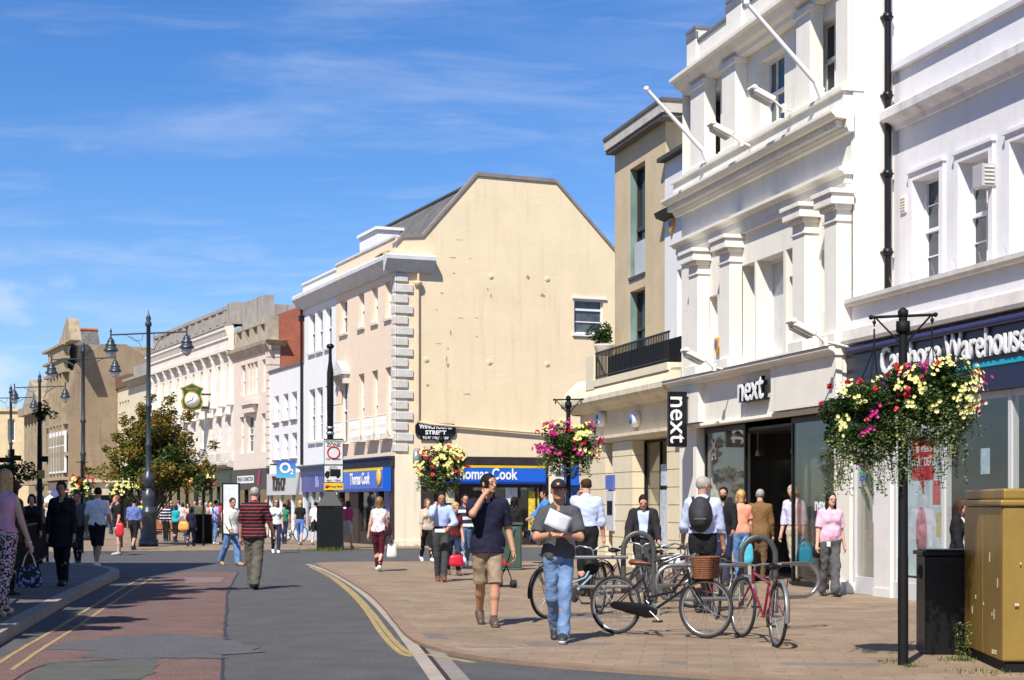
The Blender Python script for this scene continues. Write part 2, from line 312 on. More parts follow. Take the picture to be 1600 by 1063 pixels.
# ------------------------------------------------------------------ the white stucco clothes shop with pilasters
def build_next():
    fr = Fr(3.76, 36.9, *RD); Lx = 8.55
    t = fthing('clothes_shop_building', 'white stucco building with square pilasters, two flagpoles and a clothes shop below', 'building', fr)
    X = lambda px, y=0.0: fr.x(px, y)
    # window openings, upper storey
    up = [(X(a, .25), X(b, .25)) for a, b in ((1103, 1128), (1190, 1228), (1276, 1309))]
    z3, z4 = 8.95, 10.35
    pc = [(X(1076, -.27), X(1090, -.27)), (X(1124, -.27), X(1140, -.27)), (X(1238, -.27), X(1257, -.27)), (Lx - .52, Lx - .02)]
    A = [(X(1158), X(1179)), (X(1182), X(1224)), (X(1228), X(1243))]
    holes = [(a, b, 4.42, 6.35, .36) for a, b in A]
    holes += [(X(1108), X(1121), 4.95, 5.95, .22), (X(1284), X(1302), 5.0, 6.1, .22)]
    b = shell(t, Lx, 14, 11.0, NEXTW, y0=.02)
    b.wall(0, Lx, 3.2, 7.0, holes, 0.0)
    b.wall(0.18, Lx - .05, 8.6, 11.0, [(p, q, z3, z4, .28) for p, q in up], .22)
    b.quad((0, .0, 8.6), (Lx, 0, 8.6), (Lx, .3, 8.6), (0, .3, 8.6))
    b.box(-.0, Lx, 0.0, .6, 7.0, 8.6)                                # entablature core
    b.quad((0, .22, 11), (Lx, .22, 11), (Lx, 14, 11), (0, 14, 11))
    for a, q, c, d, dp in holes[3:]: b.quad((a, dp, c), (q, dp, c), (q, dp, d), (a, dp, d))
    # ground floor piers
    b.box(-.02, X(1091) , -.04, 1.2, 0, 3.2); b.box(Lx - .62, Lx, -.04, 1.2, 0, 3.2); b.box(-.02, X(1091) + .06, -.1, 1.2, 0, .25); b.box(Lx - .68, Lx + .003, -.1, 1.2, 0, .22)
    b.build('wall', NEXTW, t)
    for k, (p, q) in enumerate(up):
        window(t, p, q, z3, z4, .22 + .22, FRAMEW, DARKG, 3 if k == 1 else 2, 2, fw=.06)
        s = MB(); s.box(p - .1, q + .1, .08, .215, z3 - .12, z3 - .01); s.build('sill', NEXTW, t)
    for k, (a, q) in enumerate(A): window(t, a, q, 4.42, 6.35, .34, FRAMEW, PALEG if k == 1 else DARKG, 1, 1, sash=False)
    # lower order of pilasters with stepped capitals
    for p, q in pc:
        s = MB(); s.box(p, q, -.27, .003, 4.5, 6.62); s.box(p - .07, q + .07, -.34, .002, 4.3, 4.5)
        s.box(p - .03, q + .03, -.30, .001, 6.42, 6.47)
        s.box(p - .05, q + .05, -.33, 0, 6.62, 6.70); s.box(p - .12, q + .12, -.42, 0, 6.70, 6.88); s.box(p - .16, q + .16, -.46, 0, 6.88, 6.96)
        x = p - .02
        while x < q: s.box(x, x + .035, -.36, -.33, 6.64, 6.69); x += .07
        bevel(s.build('pilaster', NEXTW, t), .008)
    # upper order
    for p, q in ((X(1078, -.05), X(1100, -.05)), (X(1127, -.05), X(1148, -.05)), (X(1243, -.05), X(1265, -.05)), (Lx - .55, Lx - .06)):
        s = MB(); s.box(p, q, -.04, .22, 8.85, 10.62); s.box(p - .06, q + .06, -.10, .22, 8.604, 8.85); s.box(p - .05, q + .05, -.09, .22, 10.5, 10.62); bevel(s.build('upper_pilaster', NEXTW, t), .008)
    # architrave lines, frieze, dentil cornice, blocking course
    s = MB(); s.box(-.02, Lx + .0, -.10, -.001, 6.965, 7.08); s.box(-.02, Lx + .01, -.13, -.001, 7.083, 7.22)
    s.prof([(-.001, 7.223), (-.16, 7.223), (-.20, 7.27), (-.26, 7.29), (-.26, 7.35), (-.001, 7.38)], -.1, Lx + .06); s.build('architrave', NEXTW, t)
    s = MB(); s.prof([(-.001, 7.95), (-.10, 7.95), (-.12, 8.0), (-.14, 8.03), (-.14, 8.16), (-.34, 8.18), (-.42, 8.26), (-.42, 8.31), (-.001, 8.33)], -.2, Lx + .1)
    x = -.18
    while x < Lx: s.box(x, x + .045, -.27, -.141, 8.05, 8.155); x += .095
    s.build('dentil_cornice', NEXTW, t)
    s = MB(); s.box(-.1, Lx + .0, -.16, -.001, 8.335, 8.66); s.box(-.16, Lx + .05, -.22, .21, 8.663, 8.73); s.build('blocking_course', NEXTW, t)
    s = MB(); s.prof([(.219, 10.62), (.02, 10.62), (-.02, 10.70), (-.12, 10.74), (-.22, 10.86), (-.30, 10.88), (-.30, 10.95), (.219, 11.0)], 0.02, Lx + .12)
    s.build('cornice', NEXTW, t)
    s = MB(); s.box(.2, Lx, .12, .45, 11.003, 11.62)
    for p, q in ((.17, .75), (X(1127, -.05), X(1150, -.05)), (X(1243, -.05), X(1268, -.05)), (Lx - .6, Lx + .003)): s.box(p, q, .06, .5, 11.004, 11.9)
    pr = s.build('parapet', NEXTW, t)
    s = MB(); s.box(.18, Lx, .08, .49, 11.623, 11.68)
    for p, q in ((.15, .77), (X(1127, -.05) - .02, X(1150, -.05) + .02)): s.box(p, q, .04, .52, 11.903, 11.98); s.box(p, q, .045, .1, 11.72, 11.85)
    s.build('capping', LEAD, pr)
    # bird spikes read as fine wires on the capping
    s = MB(); x = .2
    while x < 5: s.tube([(x, .12, 11.68), (x + .02, .05, 11.85)], .004, 3); x += .11
    s.build('bird_spike', LEAD, t)
    # shop fascia
    s = MB(); xm = X(1143); x2 = X(1226)
    s.box(.0, Lx - .05, -.16, -.001, 3.28, 4.12); s.box(-.03, X(1090, -.3), -.28, -.16, 3.3, 4.12); s.box(x2, Lx - .03, -.28, -.16, 3.3, 4.12)
    s.prof([(-.001, 4.123), (-.30, 4.123), (-.33, 4.18), (-.42, 4.22), (-.42, 4.27), (-.001, 4.30)], -.1, Lx + .0); s.box(-.02, Lx - .03, -.2, -.001, 3.2, 3.277)
    x = .05
    while x < Lx - .1: s.box(x, x + .04, -.235, -.201, 3.22, 3.27); x += .09
    s.build('fascia', NEXTW, t)
    s = MB(); s.prof([(-.0, 4.303), (-.44, 4.273), (-.44, 4.285), (-.0, 4.33)], -.12, Lx); s.build('ledge_flashing', LEAD, t)
    sg = MB(); xc = X(1173, -.3); sg.box(xc - .50, xc + .62, -.30, -.163, 3.56, 3.60); sg.tube([(xc - .4, -.16, 3.9), (xc - .4, -.3, 3.9)], .012, 6); sg.tube([(xc + .4, -.16, 3.9), (xc + .4, -.3, 3.9)], .012, 6)
    so = sg.build('shop_sign', BLACK, t)
    text('next', .72, so, (xc, -.32, 3.80), LETW, ext=.01, off=.006, sx=1.0)
    text('next', .72, so, (xc, -.27, 3.80), BLACK, name='letter_side', ext=.04, off=.016, sx=1.0)
    # shopfront: recessed entrance with glass returns, dark lobby
    x0, x1 = X(1094), Lx - .62; xa, xb = x0 + (x1 - x0) * .34, x0 + (x1 - x0) * .68
    fm = MB(); fw = .06
    for a, q in ((x0, xa), (xb, x1)):
        fm.box(a, q, .10, .16, 3.08, 3.19); fm.box(a, q, .10, .16, .02, .12); fm.box(a, a + fw, .10, .16, .12, 3.08); fm.box(q - fw, q, .10, .16, .12, 3.08)
    fm.box(xa, xb, 1.3, 1.38, 2.5, 2.58)
    fo = fm.build('shopfront_frame', BLACK, t)
    g = MB(); g.box(x0 + fw, xa - fw, .12, .135, .12, 3.08); g.build('shop_window', SHOPG, t); g = MB(); g.box(xb + fw, x1 - fw, .12, .135, .12, 3.08)
    g.build('shop_window', SHOPG, t)
    for xg in (xa - .02, xb + .008): g = MB(); g.box(xg, xg + .012, .165, 1.3, .12, 3.08); g.build('glass_return', SHOPG, t)
    for a, q in ((xa + .03, (xa + xb) / 2 - .01), ((xa + xb) / 2 + .01, xb - .03)):
        d = MB(); d.box(a, q, 1.32, 1.335, .05, 2.48); do = d.build('door', SHOPG, t)
        h = MB(); hx = q - .12 if a < (xa + xb) / 2 - .3 else a + .12; h.tube([(hx, 1.26, .5), (hx, 1.26, 1.6)], .016, 8); h.tube([(hx, 1.26, .6), (hx, 1.32, .6)], .01, 6); h.tube([(hx, 1.26, 1.5), (hx, 1.32, 1.5)], .01, 6)
        h.build('handle', M('chrome', (.6, .6, .6), .2, 1), do)
    b = MB(); b.box(xa, xb, .16, 1.3, 3.05, 3.1); b.build('lobby_ceiling', M('lobby_dark', (.05, .05, .05), .5), t)
    text('xt', .5, t, (x0 + .55, .11, 2.72), M('window_lettering', (.7, .7, .7), .4), rot=(R(90), R(90), 0), ext=.002, off=.01)
    text('next', .32, t, (x1 - .85, .11, 1.55), LETW, ext=.002, off=.01)
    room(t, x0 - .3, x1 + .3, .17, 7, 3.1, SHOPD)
    # things seen inside
    s = MB()
    for k in range(10):
        xx = x0 + .3 + k * .62; s.tube([(xx, 1.2 + (k % 3) * 1.5, 3.1), (xx, 1.2 + (k % 3) * 1.5, 2.75)], .01, 5); s.lathe((xx, 1.2 + (k % 3) * 1.5, 2.6), [(.03, .15), (.06, .0)], 8)
    s.build('spot_lamp', M('pale_metal', (.6, .6, .6), .4), t)
    s = MB(); s.box(x0 + .1, xa - .3, 2.6, 2.7, .1, 2.9); s.box(xb + .2, x1 - .1, 3.2, 3.3, .1, 2.9); s.build('display_panel', M('grey_green_panel', (.22, .27, .25), .6), t)
    cl = [((.5, .5, .5)), (.3, .12, .1), (.1, .15, .3), (.45, .4, .3)]
    for k in range(7):
        s = MB(); xx = x0 + .3 + k * .8; s.box(xx, xx + .55, 1.9 + .3 * (k % 2), 2.0 + .3 * (k % 2), .8, 1.6); s.build('garment_display', M('garment_%d' % (k % 4), cl[k % 4], .9, var=.4, scale=12), t)
    # blank party wall above the neighbour, with the rain pipe
    s = MB(); s.box(Lx - .004, Lx + .03, .02, 14, 3.2, 13.5); s.box(Lx - .3, Lx - .0045, .5, 14, 11.01, 13.5); s.build('party_wall', M('pinkish_party_render', (.80, .755, .71), .85, var=.03, streak=.14, dirt=(.55, .42, .36), bump=.25, bscale=20), t)
    return fr, t
NX, NXT = build_next()

def hang_sign():
    fr = NX; x = fr.x(1055, -.6); z0, z1 = 3.0, 4.1
    # projecting blade sign: perpendicular to the wall, faces the camera
    t = thing('projecting_sign', 'tall black projecting sign with white letters running down, beside the white fascia', 'shop sign', fr.w(1.2, -.74, 0), fr.rz)
    b = MB(); b.box(-.06, .06, 0, .41, 2.79, 3.97); bevel(b.build('sign_board', BLACK, t), .01)
    text('next', .56, t, (.064, .205, 3.38), LETW, rot=(R(90), R(90), R(90)), ext=.004, off=.004)
    b = MB(); b.tube([(0, .41, 3.85), (0, .47, 3.85)], .02, 8); b.build('bracket', BLACK, t)
hang_sign()

# ------------------------------------------------------------------ the lilac-white building on the right with the phone shop
def build_cw():
    fr = Fr(5.84, 28.6, *RD); Lx = 12.0; up = Fr(5.84 + .97 * .77, 28.6 + .243 * .77, *RD)
    t = fthing('phone_shop_building', 'lilac white rendered building above a navy phone shop front on the right', 'building', fr)
    Y = .77; X = lambda px: fr.x(px, Y)
    cen = [(1429, 1461), (1501, 1533), (1584, 1622)]
    ws = [(fr.x(a, Y), fr.x(b, Y)) for a, b in cen]
    d = ws[1][0] - ws[0][0]
    wd = .92; x0 = ws[0][0]; ops = [(x0 + i * d, x0 + i * d + wd) for i in range(6)]
    z0, z1 = 5.28, 7.0
    b = MB(); b.wall(.0, Lx, 4.9, 8.1, [(p, q, z0, z1, .30) for p, q in ops], Y)
    b.box(.04, Lx, Y, Y + .35, 8.1, 9.0); b.quad((.04, Y + .3, 8.6), (Lx, Y + .3, 8.6), (Lx, 12, 8.6), (.04, 12, 8.6)); b.quad((Lx, .02, 0), (Lx, .02, 8.6), (Lx, 12, 8.6), (Lx, 12, 0))
    b.quad((0, .0, 4.95), (Lx, 0, 4.95), (Lx, Y, 4.95), (0, Y, 4.95)); b.box(.0, Lx, .0, .12, 4.25, 4.945)
    b.build('wall', CWALL, t)
    for p, q in ops:
        window(t, p, q, z0, z1, Y + .24, FRAMEW, DARKG, 2, 4, fw=.05)
        s = MB(); f = .13
        s.box(p - f, p - .004, Y - .05, Y - .001, z0, z1 + f); s.box(q + .004, q + f, Y - .05, Y - .001, z0, z1 + f); s.box(p - .003, q + .003, Y - .05, Y - .001, z1 + .004, z1 + f)
        s.box(p - f - .03, q + f + .03, Y - .09, Y - .001, z1 + f + .002, z1 + f + .05)
        s.build('architrave', CWALL, t)
    s = MB(); s.prof([(Y - .001, 7.98), (Y - .06, 7.98), (Y - .09, 8.06), (Y - .20, 8.12), (Y - .28, 8.16), (Y - .28, 8.30), (Y - .24, 8.34), (Y - .001, 8.42)], .05, Lx); s.build('cornice', M('cornice_weathered_white', (.66, .64, .63), .85, var=.15, streak=.45, dirt=(.22, .2, .19), bump=.3, bscale=14), t)
    s = MB(); s.box(.07, Lx, Y - .1, Y + .37, 9.003, 9.12); 
    for k in range(14): s.tube([(.4 + k * .8, Y - .05, 9.1), (.43 + k * .8, Y - .12, 9.28)], .005, 3)
    s.build('coping', CWALL, t)
    # ledges over the shop
    s = MB(); s.prof([(.0, 4.95), (-.10, 4.955), (-.14, 5.0), (-.14, 5.07), (.0, 5.10), (.3, 5.1), (.3, 4.96)], -.02, Lx); s.prof([(-.001, 4.28), (-.22, 4.28), (-.24, 4.34), (-.20, 4.52), (-.001, 4.60)], -.04, Lx)
    for k in range(12): s.tube([(.3 + k * .7, -.1, 5.06), (.33 + k * .7, -.17, 5.22)], .004, 3)
    s.build('ledge', M('ledge_weathered', (.64, .60, .56), .85, var=.15, streak=.3, dirt=(.3, .24, .2), bump=.3), t)
    # fascia with lettering
    NAVY = M('navy_fascia', (.012, .012, .05), .35, var=.1); BL = M('fascia_black', (.012, .012, .03), .35)
    s = MB(); s.box(.03, Lx, -.10, .05, 3.2, 4.22); fa = s.build('fascia', NAVY, t)
    s = MB(); s.box(.035, Lx, -.112, -.101, 3.68, 4.2); s.build('upper_band', BL, fa)
    s = MB(); s.tube([(.2, -.17, 4.16), (Lx, -.17, 4.16)], .055, 10); s.build('awning_roller', M('roller_blue', (.03, .035, .12), .5), fa)
    s = MB(); s.box(1.5, Lx, -.118, -.102, 3.55, 3.62); s.build('stripe', M('turquoise_stripe', (.0, .38, .55), .4, var=.02), fa)
    # built so that the last visible letters stand where the photo has them
    xl, xr = fr.x(1371, -.2), fr.x(1600, -.2)
    for nm, mt, yy, of in (('lettering', LETW, -.15, .004), ('letter_side', M('letter_grey', (.25, .25, .28), .5), -.118, .010)):
        o = text('Carphone Warehouse', .62, fa, (xl, yy, 3.88), mt, name=nm, ext=.015, off=of, align='LEFT'); xs_ = [v.co.x for v in o.data.vertices]; o.scale.x = (xr - xl) / (max(xs_) - min(xs_))
    # ground floor
    GREYF = M('light_grey_frame', (.62, .62, .63), .45, var=.04); X2 = lambda px, y=0.0: fr.x(px, y)
    px0, px1 = X2(1366, -.05), X2(1392, -.05); s = MB(); s.box(Lx - .4, Lx, -.06, .5, 0, 3.2); s.build('end_pier', CWALL, t); s = MB(); s.box(px0, px1, -.06, .5, 0, 3.2); s.box(px0 - .003, px1 + .02, -.075, .45, 0, .18)
    s.build('pier', M('white_pier', (.76, .74, .72), .6, var=.05, streak=.2, dirt=(.4, .36, .3)), t)
    f = MB(); xd0 = X2(1336, .1); f.box(xd0, xd0 + .1, .06, .16, 0, 3.15); f.box(px0 - .16, px0 - .01, .06, .16, 0, 3.15); f.box(xd0 + .1, px0 - .16, .06, .16, 2.35, 2.5); f.box(xd0 + .1, px0 - .16, .06, .16, 0.0, .32)
    xs = [px1 + .04, X2(1473, 0), X2(1577, 0), X2(1577, 0) + 1.35, X2(1577, 0) + 2.7]
    for x in xs: f.box(x, x + .09, -.02, .1, .3, 3.18)
    f.box(xs[0], Lx - .4, -.03, .12, 0, .3); f.box(xs[0] + .09, Lx - .4, -.01, .09, .3, .38); f.box(xs[0] + .09, Lx - .4, -.01, .09, 3.1, 3.195)
    f.build('shopfront_frame', GREYF, t)
    g = MB(); g.box(xs[0] + .09, Lx - .4, .004, .012, .38, 3.1); g.box(xd0 + .1, px0 - .16, .1, .11, .32, 2.35); g.box(xd0 + .1, px0 - .16, .1, .11, 2.5, 3.15); g.build('shop_window', SHOPG, t)
    h = MB(); h.box(px0 - .22, px0 - .17, .03, .06, 1.25, 1.55); h.build('door_handle', FRAMEW, t)
    s = MB(); s.box(xd0 + .2, xd0 + .42, .092, .098, 1.95, 2.13); st = s.build('door_sticker', M('sticker_green', (.1, .4, .3), .5), t)
    s = MB(); s.box(xd0 + .2, xd0 + .42, .088, .091, 1.95, 2.03); s.build('sticker_band', M('sticker_blue', (.05, .1, .5), .5), st)
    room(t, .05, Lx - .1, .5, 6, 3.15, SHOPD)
    # window posters
    p0, p1 = xs[0] + .12, xs[1] - .05
    s = MB(); s.box(p0, p1, .045, .055, .42, 3.05); po = s.build('poster', M('poster_pale', (.66, .80, .88), .5, var=.15, scale=.8), t)
    s = MB(); s.box(p0 - .02, p0 + .2, .038, .044, .42, 3.05); s.build('poster_edge', M('poster_turquoise', (.03, .38, .55), .5), po)
    xa = p0 + .38; s = MB(); s.box(xa, xa + .72, .036, .043, 1.95, 2.62); s.prism([(xa + .25, .036, 1.95), (xa + .42, .036, 1.95), (xa + .40, .036, 1.72)], (0, .007, 0)); s.build('poster_flash', M('poster_red', (.62, .02, .03), .5), po)
    text("THIS WEEK'S", .13, po, (xa + .36, .03, 2.42), LETW, ext=.001, off=.004, sx=.85); text('SMART DEAL', .19, po, (xa + .36, .03, 2.22), LETW, ext=.001, off=.006, sx=.72)
    s = MB(); s.prism([(xa + .05 + .02 * math.cos(q) * 9 + .28, .034, 1.1 + .42 * math.sin(q)) for q in [i * math.pi / 8 for i in range(16)]], (0, .008, 0)); s.build('poster_picture', M('poster_rose', (.45, .22, .24), .5, var=.7, scale=7), po)
    for k, (xx, zz, c) in enumerate(((xs[1] - .4, 1.55, (.6, .04, .04)), (xs[1] - .3, 1.05, (.65, .6, .3)), (xs[1] + 1.05, 2.0, (.5, .65, .75)), (xs[2] + .4, 1.95, (.6, .2, .1)))):
        s = MB(); s.box(xx, xx + .25, .044, .05, zz, zz + .38); s.build('window_card', M('card_%d' % k, c, .5, var=.3, scale=9), t)
    s = MB(); s.box(xs[1] + .2, xs[2] - .1, 1.5, 1.55, .3, 2.2); s.box(xs[2] + .2, xs[3] - .1, 1.7, 1.75, .3, 2.4); s.build('display_panel', M('dark_blue_panel', (.05, .06, .10), .5), t)
    return fr
CW = build_cw()
def pipe_thing():
    t = thing('rain_pipe', 'long black rain pipe running down the white party wall between the two shops', 'drainpipe', NX.w(8.58 + .09, .62, 0), NX.rz)
    b = MB(); b.tube([(0, 0, 5.12), (0, 0, 13.4)], .06, 10); z = 5.9
    while z < 13: b.lathe((0, 0, z), [(.06, -.06), (.082, -.06), (.082, .06), (.06, .06)], 10); b.box(-.1, .02, -.1, .1, z - .02, z + .02); z += 1.35
    b.build('pipe', BLACK, t)
pipe_thing()
def small_wall_things():
    # vent box, alarm boxes, floodlights, cctv, flagpoles
    t = thing('fan_vent_box', 'grey louvred vent box on the lilac wall between two sash windows', 'vent', CW.w(CW.x(1549, .77), .77, 0), CW.rz)
    z = CW.z(1549, 276, .77); b = MB(); b.box(-.14, .14, -.24, -.002, z - .17, z + .17); b.build('casing', M('grey_metal_box', (.45, .45, .44), .5), t)
    b = MB(); [b.box(.142, .16, -.2, -.04, z - .13 + k * .06, z - .105 + k * .06) for k in range(5)]; b.build('louvre', M('cream_metal', (.7, .68, .6), .5), t)
    t = thing('wall_vent', 'small white slatted vent low beside the rain pipe', 'vent', CW.w(CW.x(1413, .77), .77, 0), CW.rz)
    z = CW.z(1413, 320, .77); b = MB(); b.box(-.1, .1, -.03, -.002, z - .14, z + .14); b.build('plate', CWALL, t); b = MB(); [b.box(-.08, .08, -.045, -.031, z - .1 + k * .05, z - .085 + k * .05) for k in range(5)]; b.build('louvre', CREAM, t)
    def flood(lab, px, py, y, dz=0):
        x = NX.x(px, y); z = NX.z(px, py, y)
        t = thing('floodlight', lab, 'floodlight', NX.w(x, y, 0), NX.rz, 'white floodlights on the stucco building')
        b = MB(); b.tube([(0, .62 if y < -.6 else .5, z - .22), (0, .1, z - .12), (0, -.05, z)], .022, 8); b.box(-.05, .05, .1, .16, z - .2, z - .05); b.build('arm', NEXTW, t)
        b = MB(); c = Vector((0, -.28, z + .08)); b.obox(c, (.14, 0, 0), (0, .20, -.09), (0, .025, .05)); b.obox(c + Vector((0, -.2, .12)), (.15, 0, 0), (0, .05, -.01), (0, .01, .04)); bevel(b.build('housing', NEXTW, t), .02)
        b = MB(); b.obox(c + Vector((0, -.035, -.075)), (.12, 0, 0), (0, .17, -.08), (0, .003, .006)); b.build('lamp_glass', M('flood_glass', (.3, .32, .33), .15), t)
    flood('white floodlight before the middle top window of the stucco building', 1214, 158, -.5)
    flood('white floodlight between the left and middle top windows of the stucco building', 1148, 212, -.5)
    flood('white floodlight over the black clothes shop lettering to the right', 1278, 522, -.75)
    flood('white floodlight at the left end of the clothes shop ledge', 1106, 564, -.75)
    def alarm(lab, px, py, fr, y):
        x = fr.x(px, y); z = fr.z(px, py, y); t = thing('alarm_box', lab, 'alarm box', fr.w(x, y, 0), fr.rz, 'yellow alarm boxes')
        b = MB(); b.prism([(-.13, -.10, z + .16), (.13, -.10, z + .16), (.13, -.10, z - .05), (0, -.10, z - .2), (-.13, -.10, z - .05)], (0, .09, 0)); bevel(b.build('casing', M('alarm_yellow', (.75, .38, .03), .5), t), .01)
        b = MB(); b.prism([(-.07, -.11, z + .1), (.07, -.11, z + .1), (.07, -.11, z - .02), (0, -.11, z - .1), (-.07, -.11, z - .02)], (0, .009, 0)); b.build('badge', M('alarm_blue', (.1, .15, .45), .5), t)
    alarm('yellow and black alarm box high on the narrow white wall below its dark ledge', 1053, 352, Fr(1.806, 44.7, *RD), 1.0)
    alarm('yellow alarm box with blue badge on the side of the second pilaster', 1126, 540, NX, -.001)
    for lab, a, bq in (('white flagpole slanting up from the dentil ledge near the top right window', (1286, 142), (1168, 5)), ('white flagpole slanting up over the tan stone block at the ledge end', (1108, 246), (1008, 139))):
        y = -.15; x = NX.x(a[0], y); p = NX.w(x, y, NX.z(a[0], a[1], y))
        t = thing('flagpole', lab, 'flagpole', p, 0, 'white flagpoles on the stucco building')
        # pole leans straight out from the wall
        far = Vector(p) + Vector((-.97, -.243, 0)) * 2.3; best = None
        for k in range(60):
            Lh = .6 + k * .06; q = Vector(p) + Vector((-.97, -.243, 0)) * Lh
            px = CX + F * q.x / q.y
            if best is None or abs(px - bq[0]) < best[0]: best = (abs(px - bq[0]), q, Lh)
        q = best[1]; q.z = H - (bq[1] - HY) / F * q.y; dlt = q - Vector(p)
        b = MB(); b.tube([(0, 0, 0), tuple(dlt)], [.05, .035], 10); b.build('pole', FRAMEW, t); b = MB(); b.ball(dlt, .06, 10); b.build('finial', FRAMEW, t)
        b = MB(); b.tube([(0, .0, -.12), tuple(dlt * .09)], [.08, .06], 8); b.build('socket', FRAMEW, t)
small_wall_things()

# ------------------------------------------------------------------ tan stone block, narrow white house, cream bank front with balcony
def build_bank():
    fr = Fr(1.806, 44.7, *RD); Lx = 8.04; X = fr.x
    t = fthing('tan_stone_building', 'tan stone block with slab roof and tall narrow windows over a cream bank front', 'building', fr)
    TAN = M('tan_stone_cladding', (.58, .455, .29), .85, var=.10, scale=1.4, streak=.30, dirt=(.62, .50, .20), bump=.2, bscale=20)
    y = 1.0; W = 4.12; a, b_ = X(984, y), X(1008, y)
    z = lambda py, px=996: fr.z(px, py, y)
    ops = [(a, b_, z(430), z(258), .55), (a, b_, z(560), z(452), .55)]
    b = MB(); b.wall(0, W, 4.3, z(228, 1030) + .5, ops, y); T = z(228, 1030) + .5
    b.quad((0, y, 0), (0, 12, 0), (0, 12, T), (0, y, T)); b.quad((W, y, 4.3), (W, y, T), (W, 12, T), (W, 12, 4.3)); b.quad((0, 12, 0), (W, 12, 0), (W, 12, T), (0, 12, T))
    b.build('wall', TAN, t)
    s = MB(); s.box(-.04, W + .5, y - .24, 12.2, T + .003, T + .10); s.build('soffit', M('soffit_grey', (.14, .13, .12), .9), t)
    s = MB(); s.box(-.08, W + .55, y - .28, 12.2, T + .104, T + .36); s.build('roof_slab', M('slab_pale', (.55, .50, .43), .85, var=.15, streak=.3), t)
    s = MB(); s.box(-.11, W + .58, y - .31, 12.2, T + .363, T + .45); s.build('roof_edge', M('roof_felt', (.12, .10, .09), .9), t)
    for i, (p, q, c, d, dp) in enumerate(ops):
        w = MB(); w.box(p, q, y + .2, y + .26, d - .06, d); w.box(p, p + .05, y + .2, y + .26, c, d - .06); w.box(q - .05, q, y + .2, y + .26, c, d - .06); w.box(p + .05, q - .05, y + .18, y + .26, c + (d - c) * .42, c + (d - c) * .46); w.box(p - .02, q + .02, y - .04, y + .05, c - .08, c - .002)
        wo = w.build('window', M('dark_bronze_frame', (.035, .04, .04), .4), t)
        g = MB(); g.box(p, q, y + .262, y + .28, c, d); g.build('pane', DARKG, wo)
        g = MB(); g.box(p + .001, p + .02, y + .01, y + .18, c + .01, d - .01); g.build('reveal_panel', GREENG, wo)
    s = MB(); s.box(ops[0][0] + .1, ops[0][1], y + .10, y + .18, ops[0][2], ops[0][2] + .9); s.build('spandrel', M('pale_spandrel', (.5, .52, .52), .4), t)
    # ground floor bank front
    GR = M('cream_rusticated_stone', (.76, .66, .46), .8, var=.06, streak=.15, dirt=(.45, .36, .22), bump=.1)
    sw = [(X(940), X(962)), (X(992), X(1040))]
    ops = [(X(946), X(957), .2, 3.02, .3), (X(988), X(1042), .35, 3.1, .5)]
    b = MB(); zz = [0, .35, .75, 1.15, 1.55, 1.95, 2.35, 2.75, 3.12]
    piers = [(0, ops[0][0]), (ops[0][1], ops[1][0]), (ops[1][1], Lx - .03)]
    for p, q in piers:
        for k in range(len(zz) - 1): b.box(p, q, 0.0, .9, zz[k] + .012, zz[k + 1] - .012)
        b.box(p + .02, q - .02, .02, .88, 0, 3.12)
    for p, q, c, d, dp in ops: b.box(p, q, .05, .9, 0, c)
    b.box(0, Lx - .03, .03, .95, 3.123, 4.3); b.build('lower_wall', GR, t)
    for p, q, c, d, dp in ops:
        w = MB(); w.box(p, p + .06, .3, .36, c, d); w.box(q - .06, q, .3, .36, c, d); w.box(p, q, .3, .36, d - .06, d)
        if q - p > 1: w.box(p + (q - p) * .45, p + (q - p) * .45 + .07, .3, .36, c, d)
        wo = w.build('window', BLKM, t); g = MB(); g.box(p, q, .361, .37, c, d); g.build('pane', SHOPG, wo)
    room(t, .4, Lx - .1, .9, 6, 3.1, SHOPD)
    # entablature with stepped mouldings, running round to a quadrant end on the left
    s = MB(); s.prof([(.029, 3.126), (-.06, 3.126), (-.10, 3.2), (-.16, 3.22), (-.16, 3.30), (.029, 3.32)], -.1, Lx - .1)
    s.prof([(.029, 3.95), (-.10, 3.95), (-.18, 4.03), (-.34, 4.10), (-.40, 4.18), (-.40, 4.30), (-.36, 4.36), (-.2, 4.6), (.029, 4.62)], -.3, Lx - .1)
    s.lathe((-.1, .3, 3.95), [(.05, .0), (.45, .0), (.6, .12), (.75, .2), (.75, .4), (.6, .65), (.3, .9), (.05, .95)], 20)
    s.build('cornice', M('cream_cornice', (.74, .64, .47), .8, var=.12, streak=.45, dirt=(.34, .29, .22), bump=.25), t)
    for px in (951, 985, 962):
        pass
    # balcony
    bx0, bx1 = X(931, -.25), Lx - .1; zb = 4.62; s = MB(); s.box(bx0 - .75, bx0 - .05, -.3, 1.0, 4.5, 5.35); s.box(bx0 - .05, bx1, -.3, 1.0, 4.55, 4.72); s.build('balcony_slab', CREAM, t)
    s = MB(); zt = 5.42; s.box(bx0, bx1, -.27, -.23, zt - .04, zt); s.box(bx0, bx1, -.27, -.23, 4.78, 4.81); x = bx0; k = 0
    while x < bx1: s.box(x, x + .022, -.26, -.238, 4.72, zt - .04); x += .115; k += 1
    s.build('railing', BLACK, t)
    s = MB(); s.box(bx0 + .1, bx1, .06, .08, 4.74, zt - .1); s.build('privacy_sheet', BLKM, t)
    for px in (967, 989):
        pass
    # cash machine and posters in the bank window
    xa = X(955, 0); s = MB(); s.box(xa - .30, xa + .32, -.04, -.001, .9, 1.9); am = s.build('cash_machine', M('atm_grey', (.55, .56, .6), .4), t); s = MB(); s.box(xa - .2, xa + .22, -.05, -.041, 1.3, 1.65); s.build('screen', BLKM, am); s = MB(); s.box(xa - .30, xa + .32, -.06, -.001, 1.93, 2.3); s.build('machine_sign', M('atm_blue', (.08, .14, .5), .4), am)
